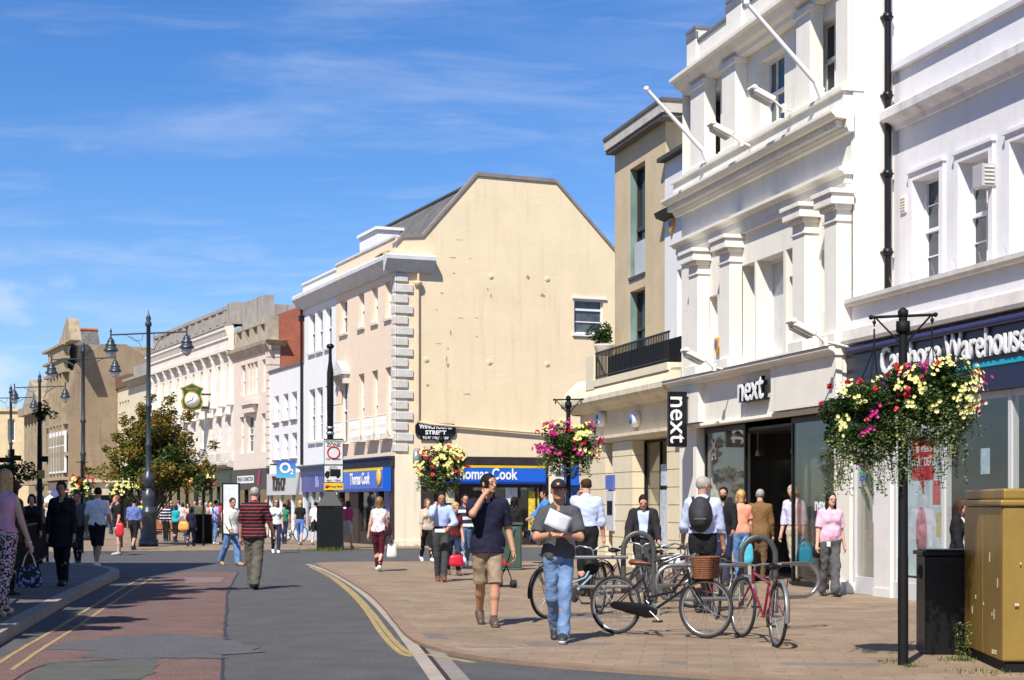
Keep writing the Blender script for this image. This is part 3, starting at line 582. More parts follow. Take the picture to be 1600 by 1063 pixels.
    s = MB(); p = ops[1][1]; s.box(p - 1.25, p - .75, .27, .29, .5, 1.9); s.box(p - 1.2, p - .8, .27, .29, 2.0, 2.5); s.build('window_poster', M('pale_blue_poster', (.5, .55, .62), .5, var=.3, scale=6), t)
    for lab, px in (('round white and blue bank badge light near the left end of the cream front', 934), ('round white and blue bank badge light over the left cream piers', 987)):
        x = X(px, -.15); z = fr.z(px, 655, -.15); q = thing('bank_badge', lab, 'badge', fr.w(x, .02, 0), fr.rz, 'round badges on the cream front')
        s = MB(); s.lathe((0, -.001, z), [(.19, 0), (.19, -.16), (.15, -.19)], 20, axis='y'); s.build('rim', FRAMEW, q); s = MB(); s.lathe((0, -.192, z), [(.12, 0), (.12, -.012)], 16, axis='y'); s.box(.0, .001, -.2, -.199, z - .01, z + .01); s.build('badge_face', M('badge_blue', (.12, .2, .5), .4), q)
    # narrow white house beside it
    t2 = fthing('narrow_white_building', 'narrow white house squeezed between the tan stone block and the stucco shop', 'building', Fr(fr.w(W, 0).x, fr.w(W, 0).y, *RD)); W2 = Lx - W
    f2 = Fr(fr.w(W, 0).x, fr.w(W, 0).y, *RD); zc = f2.z(1052, 335, 1.0); X2 = f2.x
    pa = (X2(1059, 1.0), X2(1075, 1.0)); zo = (f2.z(1065, 560, 1.0), f2.z(1065, 420, 1.0))
    b = MB(); b.wall(0, W2, 4.3, zc + 1.35, [(pa[0], pa[0] + 1.3, zo[0], zo[1], .3)], .98); b.quad((W2, .98, 4.3), (W2, .98, zc + 1.35), (W2, 10, zc + 1.35), (W2, 10, 4.3)); b.quad((0, .98, zc + 1.35), (W2, .98, zc + 1.35), (W2, 10, zc + 1.35), (0, 10, zc + 1.35)); b.build('wall', WHITE, t2)
    window(t2, pa[0], pa[0] + 1.3, zo[0], zo[1], 1.25, FRAMEW, PALEG, 2, 2)
    s = MB(); s.prof([(.979, zc - .1), (.75, zc - .02), (.7, zc + .1), (.979, zc + .16)], -.02, W2); s.box(-.03, W2, .78, 1.3, zc + 1.353, zc + 1.45); s.build('ledge', M('black_weathered_ledge', (.05, .05, .05), .8), t2)
    return fr
BK = build_bank()

# ------------------------------------------------------------------ generic terrace front
def terrace(name, label, fr, Lx, D, zt, rows, wallm, shop=2.9, cornice=None, cm=None, flat=True, framem=FRAMEW, paneM=None, sillm=None, reveal=.22, holes_extra=(), z_base=None, side_mat=None, sash=True):
    """rows: list of (list of (x0,x1), z0, z1)"""
    t = fthing(name, label, 'building', fr)
    hs = [(a, b, r[1], r[2], reveal) for r in rows for a, b in r[0]]
    b = shell(t, Lx, D, zt, wallm); b.wall(0, Lx, shop, zt, hs + list(holes_extra), 0.0)
    if flat: b.quad((0, 0, zt), (Lx, 0, zt), (Lx, D, zt), (0, D, zt))
    b.build('wall', [wallm], t)
    for r in rows:
        for a, c in r[0]: window(t, a, c, r[1], r[2], reveal - .02, framem, paneM or DARKG, 2, r[3] if len(r) > 3 else 2, sill=sillm, sash=sash, fw=.07)
    return t
def shopfront(t, x0, x1, z1, fasc, mats, inter=True, ng=3, y=.12):
    """fascia board, dark posts, glass and a dim room behind"""
    fm, pm = mats
    s = MB(); s.box(x0, x1, -.14, .02, fasc, z1); fo = s.build('fascia', fm, t)
    p = MB(); n = ng
    for i in range(n + 1): xx = x0 + (x1 - x0) * i / n; a = min(max(xx - .06, x0), x1 - .12); p.box(a, a + .12, -.02, .14, 0, fasc)
    p.box(x0 + .12, x1 - .12, .0, .12, 0, .4); p.build('shopfront_frame', pm, t)
    g = MB(); g.box(x0 + .05, x1 - .05, .06, .07, .4, fasc); g.build('shop_window', SHOPG, t)
    if inter: room(t, x0 + .02, x1 - .02, .16, 5, fasc, SHOPD)
    return fo

# corner building with the big rendered gable
def build_corner():
    fr = Fr(-7.22, 68.26, .374, -.927); Lx = 7.83; sf = Fr(-4.29, 61, .927, .374); X = fr.x
    GW = 11.2; zs = 10.35
    c1 = [(531.5, 541.5), (560, 568), (581, 589), (602, 610)]
    g = lambda y: fr.z(606, y)
    rows = [([(X(a), X(b) + .1) for a, b in c1], g(498), g(440), 2), ([(X(a), X(b) + .1) for a, b in c1], g(682), g(574), 3)]
    rows[1] = (rows[1][0], fr.z(606, 683), fr.z(606, 574), 3)
    t = fthing('corner_building', 'peach corner building with grey quoins and a tall blank cream gable wall', 'building', fr)
    hs = [(a, b, r[1], r[2], .24) for r in rows for a, b in r[0]]
    b = MB(); b.wall(0, Lx, 3.35, zs, hs, 0.0); b.build('wall', PEACH, t)
    for r in rows:
        for a, c in r[0]: window(t, a, c, r[1], r[2], .22, FRAMEW, DARKG, 2, r[3], sill=QUOIN if r is rows[0] else None, fw=.06)
    # the gable itself, in the side frame, as a child with its own rotation
    def rel(o): # place a child built in the side frame
        o.rotation_euler = (0, 0, sf.rz - fr.rz); M_ = Matrix.Rotation(-fr.rz, 3, 'Z'); o.location = M_ @ (sf.o - fr.o); return o
    zf = lambda px, py: sf.z(px, py); xf = lambda px: sf.x(px)
    prof_ = [(0, 3.35), (GW, 3.35), (GW, 9.4), (xf(958), zf(958, 391)), (xf(868), zf(868, 286)), (xf(745), zf(745, 275)), (xf(661), zf(661, 371)), (xf(628), zf(628, 372)), (0, zf(622, 385))]
    wx0, wx1, wz0, wz1 = xf(897), xf(943), zf(920, 522), zf(920, 468)
    b = MB(); y0 = 0.0
    hole = (wx0, wx1, wz0, wz1, .2)
    # gable face around the window opening: strips
    top = prof_[2:]  # right to left outline over the top
    def zt(x):
        pts = sorted([(p[0], p[1]) for p in top]); 
        for (xa, za), (xb, zb) in zip(pts, pts[1:]):
            if xa <= x <= xb: return za + (zb - za) * (x - xa) / max(1e-6, xb - xa)
        return pts[-1][1]
    xs = sorted({0, GW, wx0, wx1, *[p[0] for p in top]})
    for xa, xb in zip(xs, xs[1:]):
        ea, eb = zt(xa + 1e-5), zt(xb - 1e-5)
        if wx0 <= xa and xb <= wx1:
            b.add([(xa, 0, 3.35), (xb, 0, 3.35), (xb, 0, wz0), (xa, 0, wz0)], [(0, 1, 2, 3)]); b.add([(xa, 0, wz1), (xb, 0, wz1), (xb, 0, eb), (xa, 0, ea)], [(0, 1, 2, 3)])
        else: b.add([(xa, 0, 3.35), (xb, 0, 3.35), (xb, 0, eb), (xa, 0, ea)], [(0, 1, 2, 3)])
    b.quad((wx0, 0, wz0), (wx0, .2, wz0), (wx0, .2, wz1), (wx0, 0, wz1)); b.quad((wx1, 0, wz0), (wx1, 0, wz1), (wx1, .2, wz1), (wx1, .2, wz0)); b.quad((wx0, 0, wz1), (wx0, .2, wz1), (wx1, .2, wz1), (wx1, 0, wz1)); b.quad((wx0, 0, wz0), (wx1, 0, wz0), (wx1, .2, wz0), (wx0, .2, wz0))
    pts = sorted([(p[0], p[1]) for p in top])
    ct = MB()
    for (xa, za), (xb, zb) in zip(pts, pts[1:]):
        ct.add([(xa, -.06, za), (xb, -.06, zb), (xb, -.06, zb + .14), (xa, -.06, za + .14), (xa, .3, za), (xb, .3, zb), (xb, .3, zb + .14), (xa, .3, za + .14)], [(0, 1, 2, 3), (3, 2, 6, 7), (4, 7, 6, 5), (0, 4, 5, 1), (1, 5, 6, 2), (0, 3, 7, 4)])
    gw = rel(b.build('gable_wall', GABLE, t)); rel(ct.build('coping', M('gable_coping', (.24, .20, .18), .9, var=.2), t))
    # strip of peach beside the quoins, quoins, pipe
    q = MB(); xq = xf(620); xe = xf(645)
    z = 3.5; k = 0
    while z < zs - .35:
        wdt = (xe - xq) if k % 2 else (xe - xq) * .68
        q.box(xq - .02, xq + wdt, -.07, -.001, z, z + .30); q.box(xq - .09, xq - .02, -.07, .45 if k % 2 else .3, z, z + .30); z += .39; k += 1
    # wrap shifted so that the corner edge is the building corner
    bevel(rel(q.build('quoin', QUOIN, t)), .02)
    s = MB(); s.box(xf(647), xf(655), -.004, -.001, 3.5, zs); rel(s.build('corner_strip', PEACH, t))
    s = MB(); xp = xf(652); s.tube([(xp, -.08, 4.6), (xp, -.08, 9.7)], .055, 8); s.tube([(xp, -.08, 9.7), (xp, -.14, 9.95), (xp, -.08, 10.25)], .05, 8); s.lathe((xp, -.1, 9.7), [(.06, -.2), (.15, -.02), (.17, .06), (.12, .08)], 10)
    s.tube([(xp, -.08, 4.6), (xp + .5, -.09, 4.52), (GW - .1, -.12, 3.95)], .05, 8); rel(s.build('rain_pipe', M('cream_pipe', (.68, .52, .32), .6, streak=.5, dirt=(.35, .22, .12)), t))
    # tie plates
    for px, py in ((666, 428), (767, 432), (855, 436), (666, 562), (765, 566), (855, 569)):
        s = MB(); x = xf(px); zz = zf(px, py); s.lathe((x, -.001, zz), [(.11, 0), (.11, -.015), (.08, -.015), (.08, -.03), (.05, -.03), (.05, -.04), (.02, -.04), (.02, -.05)], 14, axis='y', smooth=False); rel(s.build('tie_plate', GABLE, t))
    # patches where the paint has flaked (real shallow flakes with a colour of their own)
    rng = random.Random(5)
    for px, py, ww, hh in ((708, 403, .4, .06), (735, 404, .3, .03), (709, 427, .22, .10), (690, 458, .3, .08), (682, 484, .1, .1), (720, 497, .35, .06), (745, 497, .3, .04), (704, 520, .08, .5), (700, 545, .12, .12), (700, 571, .2, .25), (698, 562, .08, .5), (767, 462, .12, .4), (825, 433, .3, .3), (848, 462, .3, .25), (745, 526, .1, .12), (730, 616, .5, .08), (685, 537, .5, .05), (762, 452, .1, .2), (668, 602, .2, .2), (718, 375, .5, .02)):
        x, zz = xf(px), zf(px, py); n = 9; ww *= .7; hh *= .6; pp = [(x + ww / 2 * math.cos(2 * math.pi * k / n) * rng.uniform(.4, 1.2), -.006, zz + hh / 2 * math.sin(2 * math.pi * k / n) * rng.uniform(.4, 1.2)) for k in range(n)]
        s = MB(); s.prism(pp, (0, .005, 0)); rel(s.build('flaked_patch', M('bare_flaked_render', (.42, .27, .14), .95, var=.4, scale=9), t))
    w = rel(window_side(t, wx0, wx1, wz0, wz1))
    # cornice on the front with return on the side
    s = MB(); cz = zs - .25
    pf = [(-.001, cz), (-.12, cz), (-.2, cz + .12), (-.34, cz + .3), (-.44, cz + .42), (-.44, cz + .55), (-.4, cz + .62), (-.001, cz + .68)]
    s.prof(pf, -.0, Lx + .0); s.build('cornice', CORN, t)
    s = MB(); s.prof(pf, -.45, xf(676) - 0.0); rel(s.build('cornice_return', CORN, t))
    s = MB(); s.box(0, Lx - .02, .02, .35, cz + .66, cz + 1.25); s.build('parapet', PEACH, t)
    s = MB(); s.box(-.02, Lx - .01, -.03, .4, cz + 1.253, cz + 1.33); s.build('parapet_cap', CORN, t)
    s = MB(); s.prism([(Lx - 1.2, -.4, cz + .64), (Lx - .2, -.45, cz + .66), (Lx, -.2, cz + .75), (Lx - .6, -.1, cz + .72)], (0, .0, .05)); s.build('lichen', M('orange_lichen', (.55, .35, .06), .95, var=.4, scale=20), t)
    # slate roof behind, mansard running away along the front
    zr0, zr1 = 11.25, 13.55; LL = 12.8
    s = MB(); x0r = Lx - .3
    s.quad((-5, 1.0, zr0), (x0r, 1.0, zr0), (x0r, 3.1, zr1), (-4.2, 3.1, zr1)); s.quad((-4.2, 3.1, zr1), (x0r, 3.1, zr1), (x0r, 6.3, zr1), (-4.2, 6.3, zr1)); s.quad((-4.2, 6.3, zr1), (x0r, 6.3, zr1), (x0r, 9, 11), (-4.2, 9, 11)); s.quad((-5, 1, zr0), (-4.2, 3.1, zr1), (-4.2, 6.3, zr1), (-5, 9, zr0))
    s.quad((-5, .3, zr0 - .02), (x0r, .3, zr0 - .02), (x0r, 1.0, zr0), (-5, 1, zr0))
    rf = s.build('roof', SLATE, t)
    s = MB(); s.tube([(-4.2, 3.1, zr1 + .03), (x0r, 3.1, zr1 + .03)], .09, 6); s.build('ridge', M('ridge_dark', (.06, .06, .06), .9), rf)
    xc, xd = fr.x(562, 1.2), fr.x(590, 1.2); zc = fr.z(580, 364, 1.2); s = MB(); s.box(xc, xd, 1.2, 2.2, 11, zc); s.box(xc - .1, xd + .1, 1.1, 2.3, zc + .003, zc + .12); s.build('chimney', WHITE, rf)
    # rear body
    s = MB(); s.quad((0, 11, 0), (Lx, 11, 0), (Lx, 11, 10), (0, 11, 10)); s.build('back_wall', GABLE, t)
    # ground floor: cream corner pier, navy-black shopfronts on both streets
    bp = MB(); bx = xf(657); bp.box(-.0, bx, -.03, .9, 0, 3.347); bp.box(-.03, bx + .02, -.06, .9, 0, .25); rel(bp.build('corner_pier', M('cream_pier', (.80, .71, .54), .8, var=.04, streak=.25, dirt=(.5, .4, .28)), t))
    DK = M('brown_black_timber', (.035, .025, .022), .5, var=.3); BLUE = M('fascia_royal_blue', (.012, .12, .60), .3, var=.05); NAVY = M('fascia_deep_blue', (.01, .035, .22), .35); YEL = M('fascia_yellow', (.75, .5, .02), .4)
    # side shopfront
    s = MB(); x0, x1 = bx, xf(862); s.box(x0, GW, -.06, .3, 3.05, 3.345); s.box(x0, x0 + .5, -.06, .3, 0, 3.05); s.box(xf(845), x1, -.06, .3, 0, 3.05); s.box(x0 + .5, x1 - .4, -.03, .1, 0, .3)
    for px in (722, 765, 812, 838): s.box(xf(px) - .04, xf(px) + .04, 0, .1, .3, 2.2)
    s.box(x0 + .5, x1 - .4, 0, .1, 2.2, 2.32); rel(s.build('shopfront_frame', DK, t))
    s = MB(); s.box(xf(690), xf(848), -.30, -.06, 2.33, 3.02); fo = rel(s.build('fascia', BLUE, t)); s = MB(); s.box(xf(690), xf(848), -.31, -.301, 2.93, 3.02); s.build('fascia_stripe', YEL, fo); s = MB(); s.box(xf(690), xf(848), -.31, -.301, 2.33, 2.42); s.build('fascia_base', NAVY, fo)
    text('Thomas Cook', .58, fo, (xf(753), -.315, 2.68), LETW, ext=.006, off=.012, sx=.76)
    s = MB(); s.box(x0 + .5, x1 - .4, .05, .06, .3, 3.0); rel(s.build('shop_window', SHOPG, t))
    s = MB(); a, c = x0 + .4, GW - .2; s.quad((a, 5, .02), (c, 5, .02), (c, 5, 3.1), (a, 5, 3.1)); s.quad((a, .11, .02), (c, .11, .02), (c, 5, .02), (a, 5, .02)); s.quad((a, .11, 3.04), (c, .11, 3.04), (c, 5, 3.04), (a, 5, 3.04)); s.quad((c, .11, .02), (c, 5, .02), (c, 5, 3), (c, .11, 3)); rel(s.build('interior', SHOPD, t))
    cols = [(.62, .56, .36), (.55, .5, .4), (.7, .7, .66), (.75, .5, .05), (.3, .5, .45), (.6, .6, .6)]
    for k, (px, py, ww, hh) in enumerate(((697, 745, 14, 40), (740, 750, 26, 16), (790, 758, 20, 30), (826, 768, 18, 60), (780, 752, 12, 12), (810, 745, 14, 20), (830, 815, 16, 30))):
        s = MB(); x = xf(px); zz = zf(px, py); s.box(x, x + ww / 41, .02, .03, zz - hh / 41, zz); rel(s.build('window_poster', M('travel_poster_%d' % (k % 6), cols[k % 6], .5, var=.5, scale=6), t))
    # the second pier and sign further along the side street
    s = MB(); s.box(xf(856), xf(879), -.12, .4, 0, 3.04); s.box(xf(932), GW, -.12, .4, 0, 3.04); rel(s.build('side_pier', M('cream_pier', (0, 0, 0)), t))
    s = MB(); s.box(xf(880), xf(931), -.28, .1, 2.30, 3.02); rel(s.build('side_fascia', BLUE, t)); s = MB(); s.box(xf(880), xf(931), -.02, .1, 0, 2.30); so_ = rel(s.build('blue_poster_panel', M('panel_blue', (.05, .12, .35), .4, var=.5, scale=4), t))
    text('Dis', .35, so_, (xf(891), -.03, 1.85), LETW, ext=.002, sx=.8); text('Co', .35, so_, (xf(891), -.03, 1.5), LETW, ext=.002, sx=.8)
    # front shopfront
    s = MB(); x0 = fr.x(483); s.box(.0, Lx - .0, -.10, .3, 2.95, 3.345); s.prof([(-.101, 3.2), (-.28, 3.3), (-.28, 3.345), (-.101, 3.345)], .02, Lx - .05); s.box(Lx - .4, Lx - .05, -.08, .3, 0, 2.95)
    for px0, px1 in ((548, 562), (529, 533), (590, 594)): s.box(X(px0), X(px1), -.06, .3, 0, 2.95)
    s.box(0, Lx - .4, -.03, .1, 0, .5); s.build('front_frame', DK, t)
    s = MB(); s.box(X(531), Lx - .15, -.42, -.1, 2.05, 2.93); fo = s.build('front_fascia', BLUE, t); s = MB(); s.box(X(531), Lx - .15, -.43, -.421, 2.83, 2.93); s.build('fascia_stripe', YEL, fo); s = MB(); s.box(X(531), Lx - .15, -.43, -.421, 2.05, 2.17); s.build('fascia_base', NAVY, fo)
    text('Thomas Cook', .62, fo, (X(562, -.43), -.44, 2.52), LETW, ext=.005, off=.014, sx=.72)
    s = MB(); s.lathe((X(592, -.43), -.43, 2.55), [(.34, 0), (.3, -.04), (.05, -.07)], 16, axis='y', sx=.8); s.build('emblem', M('emblem_gold', (.75, .45, .08), .4), fo)
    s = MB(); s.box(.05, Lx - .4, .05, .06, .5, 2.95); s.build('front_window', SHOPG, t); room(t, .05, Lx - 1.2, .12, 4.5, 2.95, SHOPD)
    s = MB(); s.box(Lx - .95, Lx - .42, -.05, .04, .6, 2.1); s.build('cash_machine', M('atm_grey', (0, 0, 0)), t); s = MB(); s.box(Lx - .98, Lx - .4, -.07, .03, 2.2, 2.9) if False else s.box(Lx - .98, Lx - .42, -.08, -.051, 1.35, 2.03); s.build('machine_sign', M('atm_sign_blue', (.03, .05, .3), .4), t)
    # iron balcony guards on the first floor windows, door pediment
    zg0 = rows[1][1] - .05
    for a, c in rows[1][0]:
        s = MB(); yb = -.28; s.box(a - .3, c + .25, yb, -.002, zg0 - .03, zg0)
        for k in range(9):
            xx = a - .33 + (c - a + .6) * k / 8; s.tube([(xx, yb + .01, zg0), (xx, yb + .01, zg0 + .85)], .014, 4)
            if k < 8:
                x2 = a - .33 + (c - a + .6) * (k + 1) / 8; s.tube([(xx, yb + .01, zg0 + .1), (x2, yb + .01, zg0 + .45), (xx, yb + .01, zg0 + .8)], .012, 4); s.tube([(x2, yb + .01, zg0 + .1), (xx, yb + .01, zg0 + .45), (x2, yb + .01, zg0 + .8)], .012, 4)
        s.tube([(a - .35, yb + .01, zg0 + .86), (c + .3, yb + .01, zg0 + .86)], .022, 5); s.build('window_guard', FRAMEW, t)
    a, c = rows[1][0][0]; zp = rows[1][2] + .25
    s = MB(); s.prism([(a - .35, -.3, zp), (c + .35, -.3, zp), ((a + c) / 2, -.3, zp + .45)], (0, .298, 0)); s.box(a - .4, c + .4, -.34, -.001, zp - .14, zp - .001); s.box(a - .3, a - .1, -.24, -.001, zp - .5, zp - .143); s.box(c + .1, c + .3, -.24, -.001, zp - .5, zp - .143); s.build('pediment', QUOIN, t)
    return fr, sf, t
def window_side(t, x0, x1, z0, z1):
    b = MB(); f = .07; y = .17
    b.box(x0, x1, y - .06, y, z1 - f, z1); b.box(x0, x1, y - .06, y, z0, z0 + f); b.box(x0, x0 + f, y - .06, y, z0 + f, z1 - f); b.box(x1 - f, x1, y - .06, y, z0 + f, z1 - f); zz = z0 + (z1 - z0) * .70; b.box(x0 + f, x1 - f, y - .06, y, zz - .04, zz + .04); zz = z0 + (z1 - z0) * .35; b.box(x0 + f, x1 - f, y - .04, y, zz - .02, zz + .02)
    b.box(x0 - .08, x1 + .1, -.08, .1, z0 - .1, z0 - .003); b.box(x0 - .08, x1 + .12, -.07, -.001, z1 + .003, z1 + .07)
    o = b.build('window', FRAMEW, t); g = MB(); g.box(x0, x1, y + .001, y + .01, z0, z1); g.build('pane', M('gable_window_glass', (.07, .08, .085), .06, var=.8, scale=1.2, spec=.7), o); return o
CF, CSF, CT = build_corner()

# white neighbour with the same cornice
def build_white():
    fr = Fr(-9.11, 73, .374, -.927); Lx = 5.06; X = fr.x; g = lambda px, py: fr.z(px, py)
    cs = [(484, 491), (496, 503), (509.5, 517)]
    rows = [([(X(a) - .12, X(b) + .12) for a, b in cs], g(510, 545), g(510, 480), 2), ([(X(a) - .12, X(b) + .12) for a, b in cs], g(510, 688), g(510, 603), 3)]
    t = terrace('white_terrace_building', 'plain white rendered three storey building left of the peach one, black pipe at its edge', fr, Lx, 10, 10.5, rows, WHITE, shop=3.2, sillm=QUOIN)
    s = MB(); cz = 10.1; s.prof([(-.001, cz), (-.12, cz), (-.2, cz + .12), (-.34, cz + .3), (-.44, cz + .42), (-.44, cz + .55), (-.4, cz + .62), (-.001, cz + .68)], -.5, Lx - .02); s.build('cornice', CORN, t)
    s = MB(); s.box(-.3, Lx - .02, .02, .35, cz + .66, cz + 1.1); s.box(-.34, Lx - .01, -.04, .4, cz + 1.103, cz + 1.18); s.build('parapet', WHITE, t)
    LB = M('pale_blue_shop_paint', (.55, .62, .74), .5, var=.05); s = MB(); s.box(0, Lx - .03, -.2, .02, 3.0, 3.22); s.prof([(-.2, 3.1), (-.4, 3.2), (-.4, 3.24), (-.2, 3.26)], -.1, Lx); s.build('shop_cornice', M('blue_grey_cornice', (.14, .17, .24), .5), t)
    fo = shopfront(t, .05, Lx - .05, 3.0, 2.1, (M('deep_violet_blue', (.06, .07, .32), .35, var=.4, scale=.7), LB), ng=4)
    s = MB(); p = Lx; s.build('x', LB, t) if False else None
    # pictures on the fascia: pale shapes
    s = MB(); s.box(2.4, 2.5, -.15, -.141, 2.3, 2.9); s.box(2.6, 2.7, -.15, -.141, 2.3, 2.75); s.box(2.8, 2.85, -.15, -.141, 2.3, 2.6); s.build('fascia_figure', M('pale_figure', (.4, .45, .7), .5), fo)
    # hanging square sign
    q = thing('square_hanging_sign', 'square blue gradient hanging sign with white O2 letters', 'shop sign', fr.w(.05, -.75, 0), fr.rz + R(90))
    zz = fr.z(457, 733, -.7); m = bpy.data.materials.new('blue_fade_print'); m.use_nodes = True; tt = m.node_tree; tcn = tt.nodes.new('ShaderNodeTexCoord'); sp = tt.nodes.new('ShaderNodeSeparateXYZ'); tt.links.new(tcn.outputs['Generated'], sp.inputs[0]); mi = tt.nodes.new('ShaderNodeMix'); mi.data_type = 'RGBA'; tt.links.new(sp.outputs['Z'], mi.inputs['Factor']); mi.inputs['A'].default_value = (.12, .5, .75, 1); mi.inputs['B'].default_value = (.02, .08, .45, 1); tt.links.new(mi.outputs['Result'], tt.nodes['Principled BSDF'].inputs['Base Color'])
    s = MB(); s.box(-.5, .33, -.06, .06, zz - .38, zz + .38); s.build('sign_board', m, q); text('O', .62, q, (-.14, -.066, zz + .03), LETW, ext=.004, off=.02); text('2', .32, q, (.16, -.066, zz - .12), LETW, ext=.004, off=.01)
    s = MB(); s.tube([(-.5, 0, zz + .2), (-.8, 0, zz + .2)], .03, 6); s.build('bracket', BLACK, q)
    q = thing('rain_pipe', 'black rain pipe down the left edge of the plain white building', 'drainpipe', fr.w(-.1, -.1, 0), fr.rz); s = MB(); s.tube([(0, 0, 3.3), (0, 0, 10.3)], .06, 8); s.box(-.12, .12, -.12, .1, 9.6, 9.85); s.build('pipe', BLACK, q)
build_white()
def build_low():
    fr = Fr(-11.5, 78.9, .374, -.927); Lx = 6.36; X = fr.x; g = lambda px, py: fr.z(px, py)
    cs = [(430, 435), (444, 449.5), (457, 463)]
    rows = [([(X(a) - .15, X(b) + .1) for a, b in cs], g(460, 655), g(460, 612), 2), ([(X(a) - .15, X(b) + .1) for a, b in cs], g(460, 716), g(460, 676), 2)]
    t = terrace('low_white_building', 'low white building with two rows of three small windows beside the brick side wall', fr, Lx, 10, g(470, 569), rows, WHITE, shop=3.0, sillm=M('dark_sill', (.2, .16, .12), .8))
    s = MB(); zt = g(470, 569); s.box(-.02, Lx, -.06, 10, zt + .003, zt + .12); s.build('coping', M('dark_coping', (.15, .12, .1), .9), t)
    SIL = M('silver_fascia', (.62, .62, .64), .35, metal=.2, var=.05); fo = shopfront(t, .03, Lx - .03, 3.0, 2.0, (SIL, WHITE), ng=3)
    text('TOPSHOP', .95, fo, (2.4, -.16, 2.5), BLACK, ext=.01, off=.02, sx=.62, space=.9)
    return fr
build_low()
def build_peach_tall():
    fr = Fr(-14.16, 84.7, .416, -.909); Lx = 6.4; X = fr.x; g = lambda px, py: fr.z(px, py)
    cs = [(377, 382.5), (386.5, 390), (391.5, 395), (397, 401.5), (410, 415)]
    rows = [([(X(a) - .08, X(b) + .12) for a, b in cs], g(400, 615), g(400, 565), 2)]
    c2 = [(375, 380), (386, 396), (409, 415)]; rows.append(([(X(a) - .08, X(b) + .12) for a, b in c2], g(400, 707), g(400, 648), 3))
    zt = 9.4
    t = terrace('pale_peach_building', 'pale peach stone fronted building with stone parapet and a red brick side wall', fr, Lx, 8, zt, rows, PEACH2, shop=3.3)
    s = MB(); s.box(Lx + .002, Lx + .03, .55, 7.8, 3, zt + .95); s.build('brick_side_wall', brick('red_brick_side', (.46, .085, .035), (.36, .07, .03), (.34, .18, .12), ms=.012, rot=(0, R(90), R(90))), t)
    s = MB(); 
    for k in range(16): s.box(Lx - .5, Lx + .05, -.05, -.001, 3.4 + k * .37, 3.4 + k * .37 + .32); s.box(Lx + .031, Lx + .06, -.05, .5, 3.4 + k * .37, 3.4 + k * .37 + .32)
    s.build('quoin', PEACH2, t)
    s = MB(); s.prof([(-.001, zt - .55), (-.1, zt - .5), (-.15, zt - .4), (-.28, zt - .2), (-.32, zt - .05), (-.001, zt)], -.2, Lx + .3); s.prism([(Lx + .03, -.3, zt - .3), (Lx + .45, -.3, zt - .05), (Lx + .03, -.3, zt)], (0, 1.1, 0)); s.build('cornice', M('stained_cornice_stone', (.45, .37, .27), .9, var=.25, streak=.5, dirt=(.15, .13, .1)), t)
    s = MB(); s.box(0, Lx, .0, .4, zt + .003, zt + .3); s.box(0, Lx, .0, .4, zt + .85, zt + 1.05); x = .0
    while x < Lx: s.box(x, x + .55, .02, .38, zt + .3, zt + .85); x += 1.42
    s.box(Lx - .7, Lx + .02, -.03, .45, zt + .002, zt + 1.1); s.box(0, Lx, .2, .35, zt + .3, zt + .85);  s.build('parapet', M('stained_parapet_stone', (.40, .34, .25), .9, var=.25, streak=.55, dirt=(.14, .12, .1), bump=.4), t)
    zl = g(400, 628); s = MB(); s.box(X(384), X(404), -.35, -.001, zl - .12, zl + .1); s.prism([(X(386), -.25, zl - .5), (X(402), -.25, zl - .5), (X(402), -.25, zl - .13), (X(386), -.25, zl - .13)], (0, .24, 0)); s.build('oriel_sill', PEACH2, t)
    fo = shopfront(t, .03, Lx - .03, 3.3, 2.3, (M('black_fascia', (.018, .018, .02), .35), BLKM), ng=3); s = MB(); s.box(1.2, 4.2, -.152, -.141, 2.62, 2.98); fq = s.build('name_panel', LETW, fo); fit(text('FRENCH CONNECTION', .30, fq, (2.7, -.156, 2.8), BLACK, ext=.002, off=.006), 2.8)
    s = MB(); s.prism([(Lx - 1.6, -.16, 2.5), (Lx - 1.2, -.16, 2.5), (Lx - .9, -.16, 3.2), (Lx - 1.3, -.16, 3.2)], (0, .01, 0)); s.build('magenta_flash', M('magenta', (.35, .02, .12), .5), fo)
    return fr
build_peach_tall()
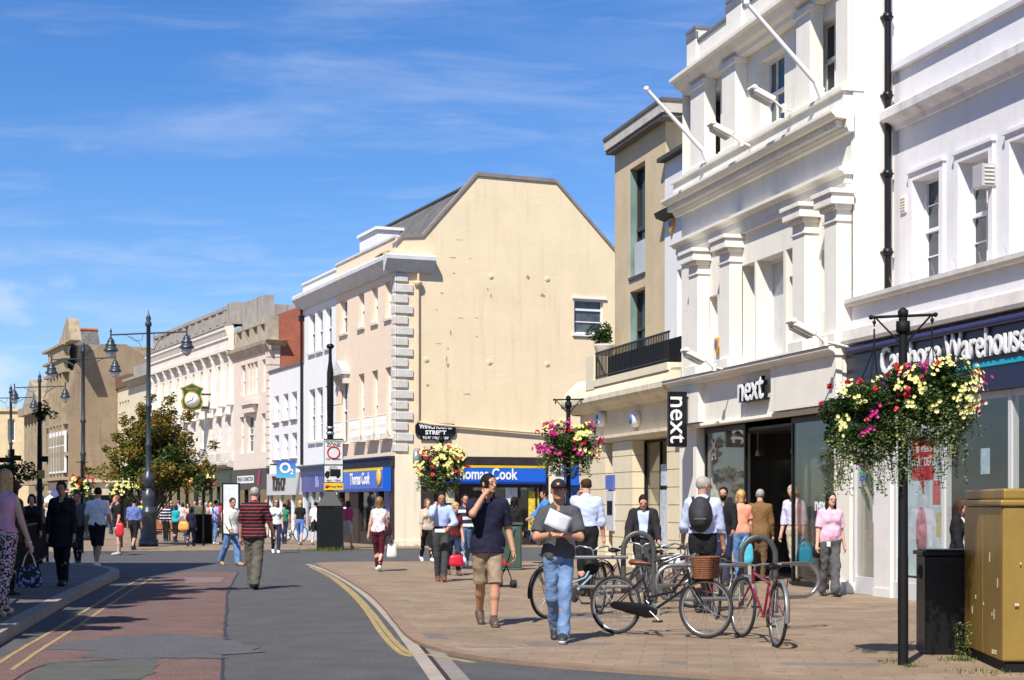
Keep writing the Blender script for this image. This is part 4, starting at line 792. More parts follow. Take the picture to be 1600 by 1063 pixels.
def build_long():
    fr = Fr(-21.86, 101.5, .416, -.909); Lx = 18.45; X = fr.x; g = lambda px, py: fr.z(px, py)
    zt = 10.8; n = 10; step = Lx / n; xs = [step * (i + .5) for i in range(n)]
    wins = [(x - .38, x + .38) for x in xs]
    rows = [(wins, 7.0, 8.8, 2), (wins, 4.6, 6.1, 2)]
    t = terrace('colonnaded_white_building', 'long weathered white classical building with half columns and a grey stone balustrade', fr, Lx, 12, zt - .6, rows, OLDW, shop=3.4, paneM=DARKG)
    for i in range(n + 1):
        x = min(max(step * i, .25), Lx - .25)
        s = MB(); s.lathe((x, -.02, 6.6), [(.27, 0), (.27, .12), (.21, .2), (.21, .3), (.20, 1.5), (.175, 2.4), (.23, 2.48), (.2, 2.55), (.30, 2.72), (.30, 2.8)], 12); s.build('half_column', OLDW, t)
    s = MB(); s.prof([(-.001, 9.42), (-.32, 9.42), (-.32, 9.62), (-.28, 9.64), (-.28, 10.0), (-.36, 10.05), (-.34, 10.12), (-.42, 10.35), (-.48, 10.45), (-.48, 10.62), (-.001, 10.7)], -.3, Lx + .1); s.build('cornice', OLDW, t)
    s = MB(); s.prof([(-.001, 10.703), (-.52, 10.63), (-.52, 10.70), (-.001, 10.8)], -.32, Lx + .1); s.box(0, Lx, .0, .5, 10.75, 11.0); s.box(0, Lx, -.05, .55, 11.62, 11.8); s.box(0, Lx, .02, .4, 11.0, 11.62); x = 0
    while x < Lx - .4: s.box(x, x + .5, -.03, .5, 11.0, 11.62); x += 1.5
    s.box(Lx - 1.0, Lx + .25, -.1, 4.5, 10.75, 11.85); s.box(Lx + .26, Lx + 4.2, .4, .9, 10.0, 11.8); s.build('balustrade', GREYST, t)
    for a, c in wins:
        s = MB(); s.prism([(a - .2, -.2, 6.18), (c + .2, -.2, 6.18), ((a + c) / 2, -.2, 6.42)], (0, .2, 0)); s.build('window_hood', OLDW, t)
    s = MB(); s.prof([(-.001, 3.45), (-.3, 3.5), (-.38, 3.6), (-.38, 3.7), (-.001, 3.8)], 0, Lx); 
    for a, c in wins: s.box(a - .3, a - .12, -.3, -.001, 3.8, 4.2); s.box(c + .12, c + .3, -.3, -.001, 3.8, 4.2)
    s.build('string_course', M('dirty_stone_ledge', (.5, .46, .42), .9, var=.25, streak=.5, dirt=(.18, .16, .15)), t)
    shopfront(t, Lx - 8, Lx - .05, 3.35, 2.5, (M('dark_green_fascia', (.012, .04, .03), .4), M('dark_green_paint', (.01, .03, .025), .5)), ng=5); shopfront(t, .05, Lx - 8.1, 3.35, 2.6, (OLDW, BLKM), ng=5)
    # brick rear wing seen over the low roof
    s = MB(); s.box(Lx + .2, Lx + 4.4, 2.2, 2.8, 8, 11.3); s.build('brick_wing', REDBR, t)
    return fr
LG = build_long()
def build_cream_far():
    fr = Fr(-26.35, 111.2, .42, -.907); Lx = 10.6; X = fr.x; g = lambda px, py: fr.z(px, py)
    z1 = g(220, 585)
    xs = X(204); rows = [([(X(a), X(a) + .6) for a in (208, 216, 224)], g(220, 660), g(220, 612), 2)]
    f1 = Fr(fr.w(xs).x, fr.w(xs).y, .42, -.907); L1 = Lx - xs
    rows = [([(f1.x(a), f1.x(a) + .7) for a in (210, 219, 228)], 6.0, 7.6, 2), ([(f1.x(a), f1.x(a) + .7) for a in (210, 219, 228)], 3.9, 5.2, 2)]
    t = terrace('cream_terrace_building', 'small cream building with bracketed cornice left of the colonnaded one', f1, L1, 10, z1 - .2, rows, M('cream_stone', (.66, .58, .42), .85, var=.1, streak=.2), shop=3.2)
    s = MB(); s.prof([(-.001, z1 - .7), (-.2, z1 - .6), (-.5, z1 - .3), (-.5, z1 - .15), (-.001, z1)], -.2, L1 + .2); s.box(0, L1, .2, .6, z1, z1 + .7); s.build('cornice', GREYST, t); shopfront(t, .03, L1 - .03, 3.2, 2.5, (M('cream_stone', (0, 0, 0)), BLKM), ng=3)
    f0 = fr; z0 = g(195, 598)
    rows = [([(.5 + i * .85, 1.05 + i * .85) for i in range(int((xs - .5) / .85))], 4.0, z0 - 1.2, 3)]
    t = terrace('flat_roofed_cream_building', 'flat roofed cream building with dark band and narrow piers beside the brown gable', f0, xs - .02, 10, z0 - .3, rows, M('cream_stone', (0, 0, 0)), shop=3.2)
    s = MB(); s.box(-.05, xs, -.15, 1, z0 - .297, z0 + .45); s.build('roof_band', M('brown_band', (.16, .08, .05), .8), t); shopfront(t, .03, xs - .05, 3.2, 2.4, (WHITE, BLKM), ng=3)
build_cream_far()
def build_brown():
    fr = Fr(-29.2, 109.9, .907, .42)          # gable wall facing the camera
    X = fr.x; g = fr.z; t = fthing('brown_gable_building', 'old building with soot stained brown gable wall and chimney shoulders', 'building', fr)
    pts = [(X(107), 3.3), (X(232), 3.3), (X(232), g(230, 560)), (X(197), g(197, 538)), (X(158), g(158, 538)), (X(138), g(130, 553)), (X(118), g(118, 570)), (X(113), g(113, 600)), (X(107), g(107, 612))]
    b = MB(); b.prism([(x, 0, z) for x, z in pts], (0, 11, 0)); b.build('gable_wall', BROWN, t)
    b = MB(); b.box(X(135), X(232), .5, 3, g(160, 541), g(160, 541) + .12); b.build('coping', GREYST, t)
    b = MB(); b.box(X(107), X(232), -.25, .3, 3.05, 3.28); b.box(X(108), X(232), .0, .4, 2.2, 3.05); b.build('ledge', M('pale_shop_band', (.55, .48, .36), .8), t)
    b = MB(); b.box(X(109), X(232), .3, .4, 0, 2.2); b.build('shop_window', M('dark_shop_glass', (.04, .045, .06), .1), t)
    # steep slate roof with brick ridge, chimney tower to the left
    f2 = Fr(-32.8, 117.7, .42, -.907); t2 = fthing('gothic_stone_building', 'ornate bath stone front with steep gable and a tall white mullioned window', 'building', f2); L2 = 8.55; X2 = f2.x; g2 = f2.z
    b = MB(); zt = g2(95, 612)
    b.box(.3, L2 - .02, .0, 9, 3.2, zt + 1.2); b.box(X2(82), X2(106), -.3, 0, zt + 1.2, zt + 3.0); b.prism([(X2(91, -.3), -.32, zt + 3), (X2(111, -.3), -.32, zt + 3), (X2(106.5, -.3), -.32, g2(104, 503)), (X2(104.5, -.3), -.32, g2(104, 503))], (0, .7, 0))
    b.box(X2(84), X2(108), .6, 6, zt + 1.2, zt + 2.9)
    for k, (za, zb, dd) in enumerate(((zt + 1.1, zt + 1.3, .4), (zt + 2.0, zt + 2.15, .45), (zt + 2.9, zt + 3.05, .5), (4.8, 5.05, .35), (3.2, 3.4, .5), (6.9, 7.05, .3))): b.box(.2, L2 + .0, -dd, .0, za, zb)
    b.build('wall', GOTH, t2)
    for px_ in (83, 88, 93, 98, 103):
        b = MB(); xx = X2(px_, -.0); b.box(xx - .16, xx + .16, -.03, -.002, 7.4, 9.0 if px_ != 93 else 9.3); b.build('lancet_window', DARKG, t2); b = MB(); b.box(xx + .28, xx + .5, -.35, -.002, 3.42, zt + 1.08); b.lathe((xx + .39, -.2, zt + 1.3), [(.16, 0), (.1, .5), (.03, 1.0)], 6, smooth=False); b.build('buttress', GOTH, t2)
    rz = fr.z(130, 516, 2.6); ra, rb = fr.x(110, 2.6), fr.x(153, 2.6); P3 = lambda x, y, z: tuple(Matrix.Rotation(-f2.rz, 3, 'Z') @ (fr.w(x, y, z) - f2.o)); b = MB(); b.add([P3(ra, .6, g(130, 580)), P3(rb, .6, g(130, 580)), P3(rb, 2.6, rz), P3(ra, 2.6, rz), P3(ra, 5, rz - 2), P3(rb, 5, rz - 2)], [(0, 1, 2, 3), (3, 2, 5, 4), (1, 5, 2), (0, 3, 4)]); b.build('roof', SLATE, t2)
    b = MB(); b.tube([P3(ra, 2.6, rz + .05), P3(rb, 2.6, rz + .05)], .13, 6); b.build('ridge', M('terracotta', (.4, .14, .08), .8), t2)
    b = MB(); xa, xb = X2(79, -.2), X2(104, -.2); za, zb = g2(95, 740), g2(95, 676); b.box(xa, xb, -.34, -.2, za, zb); wo = b.build('window', FRAMEW, t2); b = MB(); nn = 6
    for i in range(nn): a = xa + (xb - xa) * (i + .12) / nn; c = xa + (xb - xa) * (i + .88) / nn; b.box(a, c, -.355, -.341, za + .15, zb - 1.0); b.box(a, c, -.355, -.341, zb - .9, zb - .3)
    b.build('pane', DARKG, wo)
    b = MB(); b.box(.3, L2, .3, .4, 0, 2.4); b.build('shop_window', M('dark_shop_glass', (0, 0, 0)), t2); b = MB(); b.box(.3, L2, -.1, .3, 2.4, 3.1); b.build('fascia', M('pale_shop_band', (0, 0, 0)), t2); b = MB(); b.box(2, 5.5, -.12, -.101, 1.9, 2.6); b.build('blue_sign', M('far_blue_sign', (.05, .08, .35), .5), t2)
    f3 = Fr(-37.1, 127, .42, -.907); t3 = fthing('pediment_stone_building', 'grey stone building with a sculpted triangular pediment and pilasters', 'building', f3); L3 = 10.1; zt = f3.z(60, 640)
    b = MB(); b.box(0, L3, 0, 9, 3, zt); b.prism([(L3 * .15, -.5, zt + .3), (L3 * .9, -.5, zt + .3), (L3 * .52, -.5, zt + 2.2)], (0, 4, 0)); b.box(-.1, L3, -.6, 9, zt - .3, zt + .28)
    for i in range(7): b.box(.4 + i * 1.45, .9 + i * 1.45, -.2, 0, 3.4, zt - .3)
    b.box(-.1, L3, -.6, 0, 3.0, 3.3); b.build('wall', GOTH, t3); b = MB(); b.prism([(L3 * .25, -.52, zt + .45), (L3 * .8, -.52, zt + .45), (L3 * .52, -.52, zt + 1.8)], (0, .02, 0)); b.build('pediment_relief', GREYST, t3)
    b = MB(); 
    for i in range(6): b.box(1.1 + i * 1.45, 1.6 + i * 1.45, -.03, -.002, 4.0, zt - 1.0)
    b.build('window', DARKG, t3); b = MB(); b.box(0, L3, .2, .3, 0, 3); b.build('shop_window', M('dark_shop_glass', (0, 0, 0)), t3)
    f4 = Fr(-62, 136, 1, .02); t4 = fthing('beige_far_building', 'flat topped beige stone building closing the view at the far left', 'building', f4); zt = f4.z(20, 642); Lq = f4.x(41) + 8
    b = MB(); ops = [(f4.x(12), f4.x(23), f4.z(17, 690), f4.z(17, 655), .3), (f4.x(12), f4.x(23), f4.z(17, 740), f4.z(17, 703), .3)]; b.wall(0, Lq, 0, zt, ops, 0); b.quad((0, 0, zt), (Lq, 0, zt), (Lq, 12, zt), (0, 12, zt)); b.quad((Lq, 0, 0), (Lq, 0, zt), (Lq, 12, zt), (Lq, 12, 0)); b.box(-.1, Lq + .1, -.2, .0, zt - .05, zt + .2); b.build('wall', BEIGE, t4)
    for a, c, d, e, _ in ops: window(t4, a, c, d, e, .25, FRAMEW, DARKG, 2, 1, sash=False, fw=.1)
build_brown()

# buildings on the near left, outside the frame: they cast the shade on the left pavement
def left_row():
    for k, (y0, y1, x, h, lab) in enumerate(((-14, 6, -12.6, 14.5, 'plain stone fronted building nearest the viewer on the left side, outside the view'), (6.1, 20, -12.4, 13.6, 'brick fronted shop building on the left side, outside the view'), (20.1, 33, -12.2, 14.6, 'cream rendered building with chimneys on the left side, outside the view'))):
        fr = Fr(x, y0, 0, 1); Lx = y1 - y0; n = int(Lx / 2.6); ws = [(1 + i * 2.5, 2 + i * 2.5) for i in range(n)]
        t = terrace('left_street_building', lab, fr, Lx, 9, h, [(ws, 4.2, 6.0, 2), (ws, 7.4, 9.0, 2), (ws, 10.2, 11.6, 2)], [BUFF, REDBR, CREAM][k], shop=3.2)
        shopfront(t, .1, Lx - .1, 3.2, 2.5, (BLKM, BLKM), ng=4)
        s = MB(); s.box(2, 3.2, 2, 3.4, h, h + 1.8); s.box(Lx - 3.5, Lx - 2, 2, 3.4, h, h + 1.6); s.build('chimney', REDBR, t)
left_row()
# ================================================================== GROUND
def struct(o): o['kind'] = 'structure'; return o
def asphalt():
    m = M('asphalt', (.078, .077, .076), .85, speck=.35, var=.2, scale=1.6, bump=.5, bscale=120, gdirt=.5, dirt=(.108, .106, .104), dscale=.35)
    return m
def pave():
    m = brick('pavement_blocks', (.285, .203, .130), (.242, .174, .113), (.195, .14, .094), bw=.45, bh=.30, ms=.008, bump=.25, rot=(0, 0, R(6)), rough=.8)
    t = m.node_tree; b = t.nodes['Principled BSDF']; cur = b.inputs['Base Color'].links[0].from_socket
    n_, l_ = t.nodes.new, t.links.new; tc = n_('ShaderNodeTexCoord')
    # whole blocks replaced by grey ones, here and there
    mp = n_('ShaderNodeMapping'); mp.inputs['Rotation'].default_value = (0, 0, R(6)); l_(tc.outputs['Object'], mp.inputs[0])
    sn = n_('ShaderNodeVectorMath'); sn.operation = 'SNAP'; sn.inputs[1].default_value = (.9, .30, 10); l_(mp.outputs[0], sn.inputs[0])
    wn = n_('ShaderNodeTexWhiteNoise'); wn.noise_dimensions = '2D'; l_(sn.outputs[0], wn.inputs['Vector'])
    nl = n_('ShaderNodeTexNoise'); nl.inputs['Scale'].default_value = .35; nl.inputs['Detail'].default_value = 3; l_(tc.outputs['Object'], nl.inputs['Vector'])
    s1 = n_('ShaderNodeMath'); s1.operation = 'MULTIPLY'; l_(wn.outputs['Value'], s1.inputs[0]); l_(nl.outputs[0], s1.inputs[1])
    gt = n_('ShaderNodeMath'); gt.operation = 'GREATER_THAN'; gt.inputs[1].default_value = .545; l_(s1.outputs[0], gt.inputs[0])
    mi = n_('ShaderNodeMix'); mi.data_type = 'RGBA'; l_(gt.outputs[0], mi.inputs['Factor']); l_(cur, mi.inputs['A']); mi.inputs['B'].default_value = (.17, .14, .12, 1)
    # stains, gum, wear
    vo = n_('ShaderNodeTexVoronoi'); vo.inputs['Scale'].default_value = 2.3; l_(tc.outputs['Object'], vo.inputs['Vector'])
    lt = n_('ShaderNodeMath'); lt.operation = 'LESS_THAN'; lt.inputs[1].default_value = .05; l_(vo.outputs['Distance'], lt.inputs[0])
    m2 = n_('ShaderNodeMix'); m2.data_type = 'RGBA'; m2.inputs['B'].default_value = (.16, .13, .11, 1); l_(mi.outputs['Result'], m2.inputs['A'])
    k = n_('ShaderNodeMath'); k.operation = 'MULTIPLY'; k.inputs[1].default_value = .6; l_(lt.outputs[0], k.inputs[0]); l_(k.outputs[0], m2.inputs['Factor'])
    ns = n_('ShaderNodeTexNoise'); ns.inputs['Scale'].default_value = .9; ns.inputs['Detail'].default_value = 10; ns.inputs['Roughness'].default_value = .75; l_(tc.outputs['Object'], ns.inputs['Vector'])
    mr = n_('ShaderNodeMapRange'); mr.inputs[1].default_value = .3; mr.inputs[2].default_value = .72; mr.inputs[3].default_value = .78; mr.inputs[4].default_value = 1.2; l_(ns.outputs[0], mr.inputs[0])
    mm = n_('ShaderNodeMix'); mm.data_type = 'RGBA'; mm.blend_type = 'MULTIPLY'; mm.inputs['Factor'].default_value = 1; l_(m2.outputs['Result'], mm.inputs['A']); l_(mr.outputs[0], mm.inputs['B'])
    l_(mm.outputs['Result'], b.inputs['Base Color']); return m
ASPH, PAVE = asphalt(), pave()
KERB = M('kerb_stone', (.34, .29, .24), .85, var=.15, scale=3, bump=.3, gdirt=.3, dirt=(.14, .12, .1))
KERBR = M('brown_kerb_stone', (.24, .16, .11), .85, var=.18, scale=4, bump=.3)
YEL = M('worn_yellow_line', (.33, .24, .10), .8, var=.25, scale=6, gdirt=.95, dirt=(.13, .12, .11), dscale=5.0)
def sheet(name, pts, z, mat, kind='structure', sub=0):
    b = MB(); b.add([(p[0], p[1], z) for p in pts], [tuple(range(len(pts)))]); o = b.build(name, mat)
    o['kind'] = kind; return o
def slab(name, pts, z0, z1, mat):
    b = MB(); b.prism([(p[0], p[1], z0) for p in pts], (0, 0, z1 - z0)); 
    o = b.build(name, mat); o['kind'] = 'structure'
    bm = o.data; return o
b = MB(); b.quad((-900, -300, 0), (900, -300, 0), (900, 2500, 0), (-900, 2500, 0)); struct(b.build('road', ASPH))
def smooth_path(pts, n=6):
    P = [Vector((p[0], p[1], 0)) for p in pts]; outp = []
    for i in range(len(P) - 1):
        p0, p1, p2, p3 = P[max(i - 1, 0)], P[i], P[i + 1], P[min(i + 2, len(P) - 1)]
        for k in range(n):
            t = k / n; outp.append(.5 * ((2 * p1) + (-p0 + p2) * t + (2 * p0 - 5 * p1 + 4 * p2 - p3) * t * t + (-p0 + 3 * p1 - 3 * p2 + p3) * t ** 3))
    outp.append(P[-1]); return outp
def ribbon(name, path, w0, w1, z0, z1, mat, jit=0.0, kind='structure', gap=None, label=None):
    """strip between offsets w0..w1 (to the right of the path) from z0 to z1"""
    b = MB(); rng = random.Random(3); Lf, Rt = [], []
    for i, p in enumerate(path):
        t = (path[min(i + 1, len(path) - 1)] - path[max(i - 1, 0)]).normalized(); n = Vector((t.y, -t.x, 0)); j = rng.uniform(-jit, jit)
        Lf.append(p + n * (w0 + j)); Rt.append(p + n * (w1 + j * .6))
    for i in range(len(path) - 1):
        if gap and rng.random() < gap: continue
        A, B, C, D = Lf[i], Rt[i], Rt[i + 1], Lf[i + 1]
        U = lambda q, z: (q.x, q.y, z)
        b.quad(U(A, z1), U(B, z1), U(C, z1), U(D, z1)); b.quad(U(A, z0), U(A, z1), U(D, z1), U(D, z0)); b.quad(U(B, z0), U(C, z0), U(C, z1), U(B, z1))
        if i == 0: b.quad(U(A, z0), U(B, z0), U(B, z1), U(A, z1))
        if i == len(path) - 2: b.quad(U(D, z0), U(D, z1), U(C, z1), U(C, z0))
    o = b.build(name, mat); o['kind'] = kind; return o
# right-hand pavement: kerb line from the side street round to the bottom of the picture
G = lambda x, y: tuple(gp(x, y)[:2])
kerb = [G(905, 879), G(800, 879.5), G(640, 880), G(540, 880.5), G(505, 882), G(512, 887), G(540, 900), G(583, 925), G(612, 948), G(637, 975), G(660, 998), G(690, 1013), G(745, 1026), G(830, 1037), G(960, 1048), G(1150, 1061), G(1400, 1076)]
kp = smooth_path(kerb, 6)
kp_pts = [(p.x, p.y) for p in kp]
PZ = .035
right_edge = [(kp_pts[-1][0] + 8, kp_pts[-1][1] - 1.2), (30, 8), (30, 60)]
bank_left = (1.806 + 1.2 * .97 - .2, 46.3)
poly = kp_pts + right_edge + [(3.2, 50.0), (1.2, 46.6)]
slab('pavement', poly, -.05, PZ, PAVE)
ribbon('kerb', kp, -.01, .17, -.05, PZ + .006, KERBR, jit=.008)
# gutter band: two rows of stone with a dark drain slot between
gb = smooth_path([G(492, 882), G(525, 893), G(562, 912), G(600, 938), G(640, 975), G(670, 1008), G(705, 1048), G(770, 1125)], 8)
gb = list(reversed(gb)) if False else gb
ribbon('gutter_stone_outer', gb, .26, .12, .0, .006, KERB); ribbon('drain_slot', gb, .115, .075, .0, .0045, M('slot_black', (.02, .018, .015), .9)); ribbon('gutter_stone_inner', gb, .07, -.09, .0, .006, M('kerb_stone_dark', (.22, .19, .165), .85, var=.2, scale=3, bump=.3))
y1 = smooth_path([G(484, 886), G(515, 902), G(548, 928), G(572, 955), G(592, 985), G(608, 1005), G(628, 1022), G(646, 1026)], 8)
y2 = smooth_path([G(494, 889), G(524, 905), G(556, 930), G(583, 960), G(606, 990), G(622, 1008), G(642, 1022), G(668, 1024), G(740, 1036)], 8)
for yy in (y1, y2): ribbon('yellow_line', yy, -.032, .032, 0, .009, YEL, jit=.004)
# far side pavement: plaza in front of the terraces
plaza = [(-70, 50.5), (-30, 51.5), (-16, 53.5), (-13.5, 54.6), (-9.5, 55.6), (-6, 57.0), (-2, 58.6), (1.0, 59.6), (6.8, 62.4), (30, 72), (30, 180), (-90, 200)]
slab('plaza_pavement', plaza, -.05, PZ, PAVE)
pp = [Vector((p[0], p[1], 0)) for p in plaza[:10]]; ribbon('plaza_kerb', pp, -.16, .0, -.05, PZ + .004, KERB)
# left pavement with its raised kerb
lk = [G(-70, 1040), G(0, 1000), G(60, 965), G(95, 945), G(140, 922), G(170, 908), G(179, 902), G(172, 897), G(150, 893), G(90, 888), G(20, 884)]
lp = smooth_path(lk, 5); lpp = [(p.x, p.y) for p in lp] + [(-40, 42.0), (-40, -20), (-12.4, -20), (-3.6, 6)]
LZ = .13
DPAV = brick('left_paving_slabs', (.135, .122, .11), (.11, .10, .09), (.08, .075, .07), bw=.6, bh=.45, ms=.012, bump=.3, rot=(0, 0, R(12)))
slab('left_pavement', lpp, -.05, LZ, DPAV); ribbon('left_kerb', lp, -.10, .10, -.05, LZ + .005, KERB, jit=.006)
lp2 = smooth_path([G(-40, 1048), G(20, 1012), G(60, 990), G(120, 955), G(180, 920), G(215, 903)], 8)
for off in (0, .22): ribbon('left_yellow_line', lp2, .10 + off, .15 + off, 0, .009, YEL, jit=.006)
# red surfacing with ragged edge and later grey patches
RED = M('red_surfacing', (.150, .088, .076), .88, speck=.4, var=.22, scale=2.0, bump=.6, bscale=110, gdirt=.5, dirt=(.15, .105, .10), dscale=.6)
def ragged(pts, a, seed):
    rng = random.Random(seed); o = []
    for i, p in enumerate(pts):
        q = pts[(i + 1) % len(pts)]; L_ = math.hypot(q[0] - p[0], q[1] - p[1]); n = max(1, int(L_ / .15))
        for k in range(n): o.append((p[0] + (q[0] - p[0]) * k / n + rng.uniform(-a, a), p[1] + (q[1] - p[1]) * k / n + rng.uniform(-a, a)))
    return o
sheet('red_road_surfacing', ragged([G(286, 894), G(372, 895), G(356, 922), G(352, 960), G(350, 990), G(346, 1063), G(330, 1200), G(-120, 1200), G(-10, 1035), G(120, 968), G(215, 918), G(246, 906)], .03, 1), .004, RED)
sheet('grey_road_patch', ragged([G(352, 999), G(420, 1020), G(330, 1024), G(350, 1030), G(250, 1030), G(200, 1036), G(120, 1026), G(140, 1018), G(60, 1014), G(90, 1006), G(180, 996), G(300, 993)], .09, 2), .0075, M('grey_blue_patch', (.088, .086, .090), .8, speck=.25, var=.12, scale=2, bump=.4, bscale=90))
sheet('dark_road_patch', ragged([G(248, 1032), G(240, 1052), G(215, 1063), G(30, 1066), G(75, 1036)], .03, 4), .0085, M('dark_patch', (.085, .088, .075), .85, var=.2, scale=3, bump=.6, bscale=90))
ribbon('tar_seam', smooth_path([G(372, 896), G(357, 922), G(354, 960), G(351, 990), G(348, 1063), G(340, 1120)], 8), -.02, .015, 0, .0052, M('tar', (.03, .03, .03), .6), jit=.02)
ribbon('tar_seam', smooth_path([G(350, 1031), G(250, 1029), G(160, 1033), G(70, 1040), G(20, 1066)], 8), -.012, .012, 0, .0092, M('tar', (0, 0, 0)), jit=.015)
sheet('drain_cover_patch', [G(286, 903), G(350, 903), G(345, 911), G(290, 912)], .0095, M('cover_patch', (.19, .13, .12), .8))
# ================================================================== STREET FURNITURE, PLANTS
def leafball(b, rng, c, r, n, size, mats, flat=1.0, shell=.55, droop=0.0):
    c = Vector(c); rx, ry, rz = r if isinstance(r, (tuple, list)) else (r, r, r)
    for _ in range(n):
        while True:
            d = Vector((rng.uniform(-1, 1), rng.uniform(-1, 1), rng.uniform(-1, 1)))
            if .05 < d.length <= 1: break
        d = d.normalized() * (shell + (1 - shell) * rng.random() ** .6)
        p = c + Vector((d.x * rx, d.y * ry, d.z * rz)); s = size * rng.uniform(.6, 1.3)
        u = Vector((rng.gauss(0, 1), rng.gauss(0, 1), rng.gauss(0, .5))).normalized(); v = u.cross(Vector((rng.gauss(0, 1), rng.gauss(0, 1), rng.gauss(0, 1)))).normalized()
        b.add([p - u * s, p + v * s * .45, p + u * s, p - v * s * .45], [(0, 1, 2, 3)], rng.choice(mats))
def leafmat(name, c, tr=.35):
    m = M(name, c, .6, var=.35, scale=5, spec=.3); b = m.node_tree.nodes['Principled BSDF']; t = m.node_tree
    lk = b.inputs['Base Color'].links[0].from_socket
    tl = t.nodes.new('ShaderNodeBsdfTranslucent'); t.links.new(lk, tl.inputs[0]); mx = t.nodes.new('ShaderNodeMixShader'); mx.inputs[0].default_value = tr
    o = t.nodes['Material Output']; t.links.new(b.outputs[0], mx.inputs[1]); t.links.new(tl.outputs[0], mx.inputs[2]); t.links.new(mx.outputs[0], o.inputs[0]); return m
LF = [leafmat('leaf_mid_green', (.05, .10, .018)), leafmat('leaf_dark_green', (.025, .055, .014)), leafmat('leaf_yellow_green', (.16, .19, .03)), leafmat('leaf_amber', (.34, .19, .03)), leafmat('leaf_rust', (.30, .11, .03)), leafmat('leaf_variegated', (.30, .36, .16))]
BARK = M('bark', (.09, .07, .05), .9, var=.3, scale=8, bump=.5)
FLW = [M('flower_red', (.62, .012, .02), .5, var=.15), M('flower_yellow', (.80, .74, .28), .5, var=.08), M('flower_magenta', (.42, .01, .16), .5, var=.15), M('flower_violet', (.13, .08, .42), .5, var=.2), M('flower_pink', (.75, .38, .55), .5, var=.1), M('flower_coral', (.80, .10, .09), .5, var=.1)]
def flower(b, rng, p, d, r, m):
    """five petalled open bloom facing d"""
    d = d.normalized(); u = d.cross(Vector((.3, .2, 1))).normalized(); v = d.cross(u); n = 7; vs = [p - d * r * .45]
    for k in range(n * 2): q = math.pi * k / n; rr = r * (1.0 if k % 2 == 0 else .62) * rng.uniform(.85, 1.1); vs.append(p + (u * math.cos(q) + v * math.sin(q)) * rr + d * r * (.12 if k % 2 == 0 else .0))
    b.add(vs, [(0, 1 + k, 1 + (k + 1) % (n * 2)) for k in range(n * 2)], m, False)
def geranium(b, rng, p, r, m):
    for k in range(9):
        d = Vector((rng.gauss(0, 1), rng.gauss(0, 1), rng.gauss(.3, .7))).normalized(); flower(b, rng, p + d * r * .62, d, r * .48, m)
def basket(label, c, R_, rz, n, nfl, colours, hang, seed, trail=10, size=.028, hz=.8, chain_top=None, group='hanging flower baskets'):
    rng = random.Random(seed); t = thing('hanging_basket', label, 'flower basket', c, 0, group)
    b = MB(); b.lathe((0, 0, -.02), [(.02, -R_ * .62), (R_ * .35, -R_ * .55), (R_ * .6, -R_ * .25), (R_ * .66, 0)], 14); b.build('basket', BLKM, t)
    if chain_top is not None:
        b = MB(); tp = Vector(chain_top)
        for k in range(3): q = 2 * math.pi * k / 3 + .4; b.tube([(R_ * .5 * math.cos(q), R_ * .5 * math.sin(q), 0), tuple(tp - Vector((0, 0, .18)))], .006, 5)
        b.tube([tuple(tp - Vector((0, 0, .2))), tuple(tp)], .009, 5); b.build('chain', BLKM, t)
    f = MB(); 
    # lumpy crown made of clumps
    for k in range(16):
        q = rng.uniform(0, 6.28); e = rng.uniform(-.6, .9); rr = R_ * rng.uniform(.45, .8)
        cc = (rr * math.cos(q) * math.cos(e), rr * math.sin(q) * math.cos(e), rr * math.sin(e) * hz)
        leafball(f, rng, cc, R_ * rng.uniform(.26, .42), n // 16, size, [0, 0, 1, 1, 2] if k % 3 else [1, 1, 0])
    leafball(f, rng, (0, 0, -R_ * .35), (R_ * .82, R_ * .82, R_ * .75), n // 3, size, [1, 0, 0, 5], shell=.6)
    for k in range(trail):          # trailing ivy strands
        q = rng.uniform(0, 6.28); rr = R_ * rng.uniform(.55, .98); p = Vector((rr * math.cos(q), rr * math.sin(q), -R_ * rng.uniform(.1, .4))); Ls = hang * rng.uniform(.35, 1.0); st = int(Ls / .03); path = []
        for i in range(st):
            p = p + Vector((rng.gauss(0, .006), rng.gauss(0, .006), -.03)); path.append(tuple(p))
            for _ in range(3):
                o = p + Vector((rng.gauss(0, .022), rng.gauss(0, .022), 0)); leafball(f, rng, o, .01, 1, size * .9, [5, 5, 2, 0])
        if len(path) > 2: f.tube(path, .003, 3, 1, caps=False)
    f.build('foliage', LF, t)
    fl = MB()
    for k in range(nfl):
        ci = rng.choice(colours); q = rng.uniform(0, 6.28)
        if ci == 1: q = -math.pi / 2 + rng.gauss(.4, .95)          # the yellow petunias crowd the sunny side
        e = rng.uniform(-.5, 1.0); d = Vector((math.cos(q) * math.cos(e), math.sin(q) * math.cos(e), math.sin(e))); p = Vector((d.x * R_, d.y * R_, d.z * R_ * hz)) * rng.uniform(.92, 1.08)
        if ci in (0, 5, 4): geranium(fl, rng, p * 1.03, rng.uniform(.032, .046) if size < .03 else .065, ci)
        elif ci == 3:
            for _ in range(7): flower(fl, rng, p + Vector([rng.gauss(0, .03) for _ in range(3)]), d, .012, 3)
        else:
            flower(fl, rng, p, d + Vector((0, -.3, .2)), (.026 if size < .03 else .05) * rng.uniform(.8, 1.2), ci)
            for _ in range(7): flower(fl, rng, p + Vector([rng.gauss(0, R_ * .085) for _ in range(3)]), d + Vector((rng.gauss(0, .3), -.3, .2)), (.024 if size < .03 else .045) * rng.uniform(.8, 1.2), ci)
    fl.build('blossom', FLW, t); return t
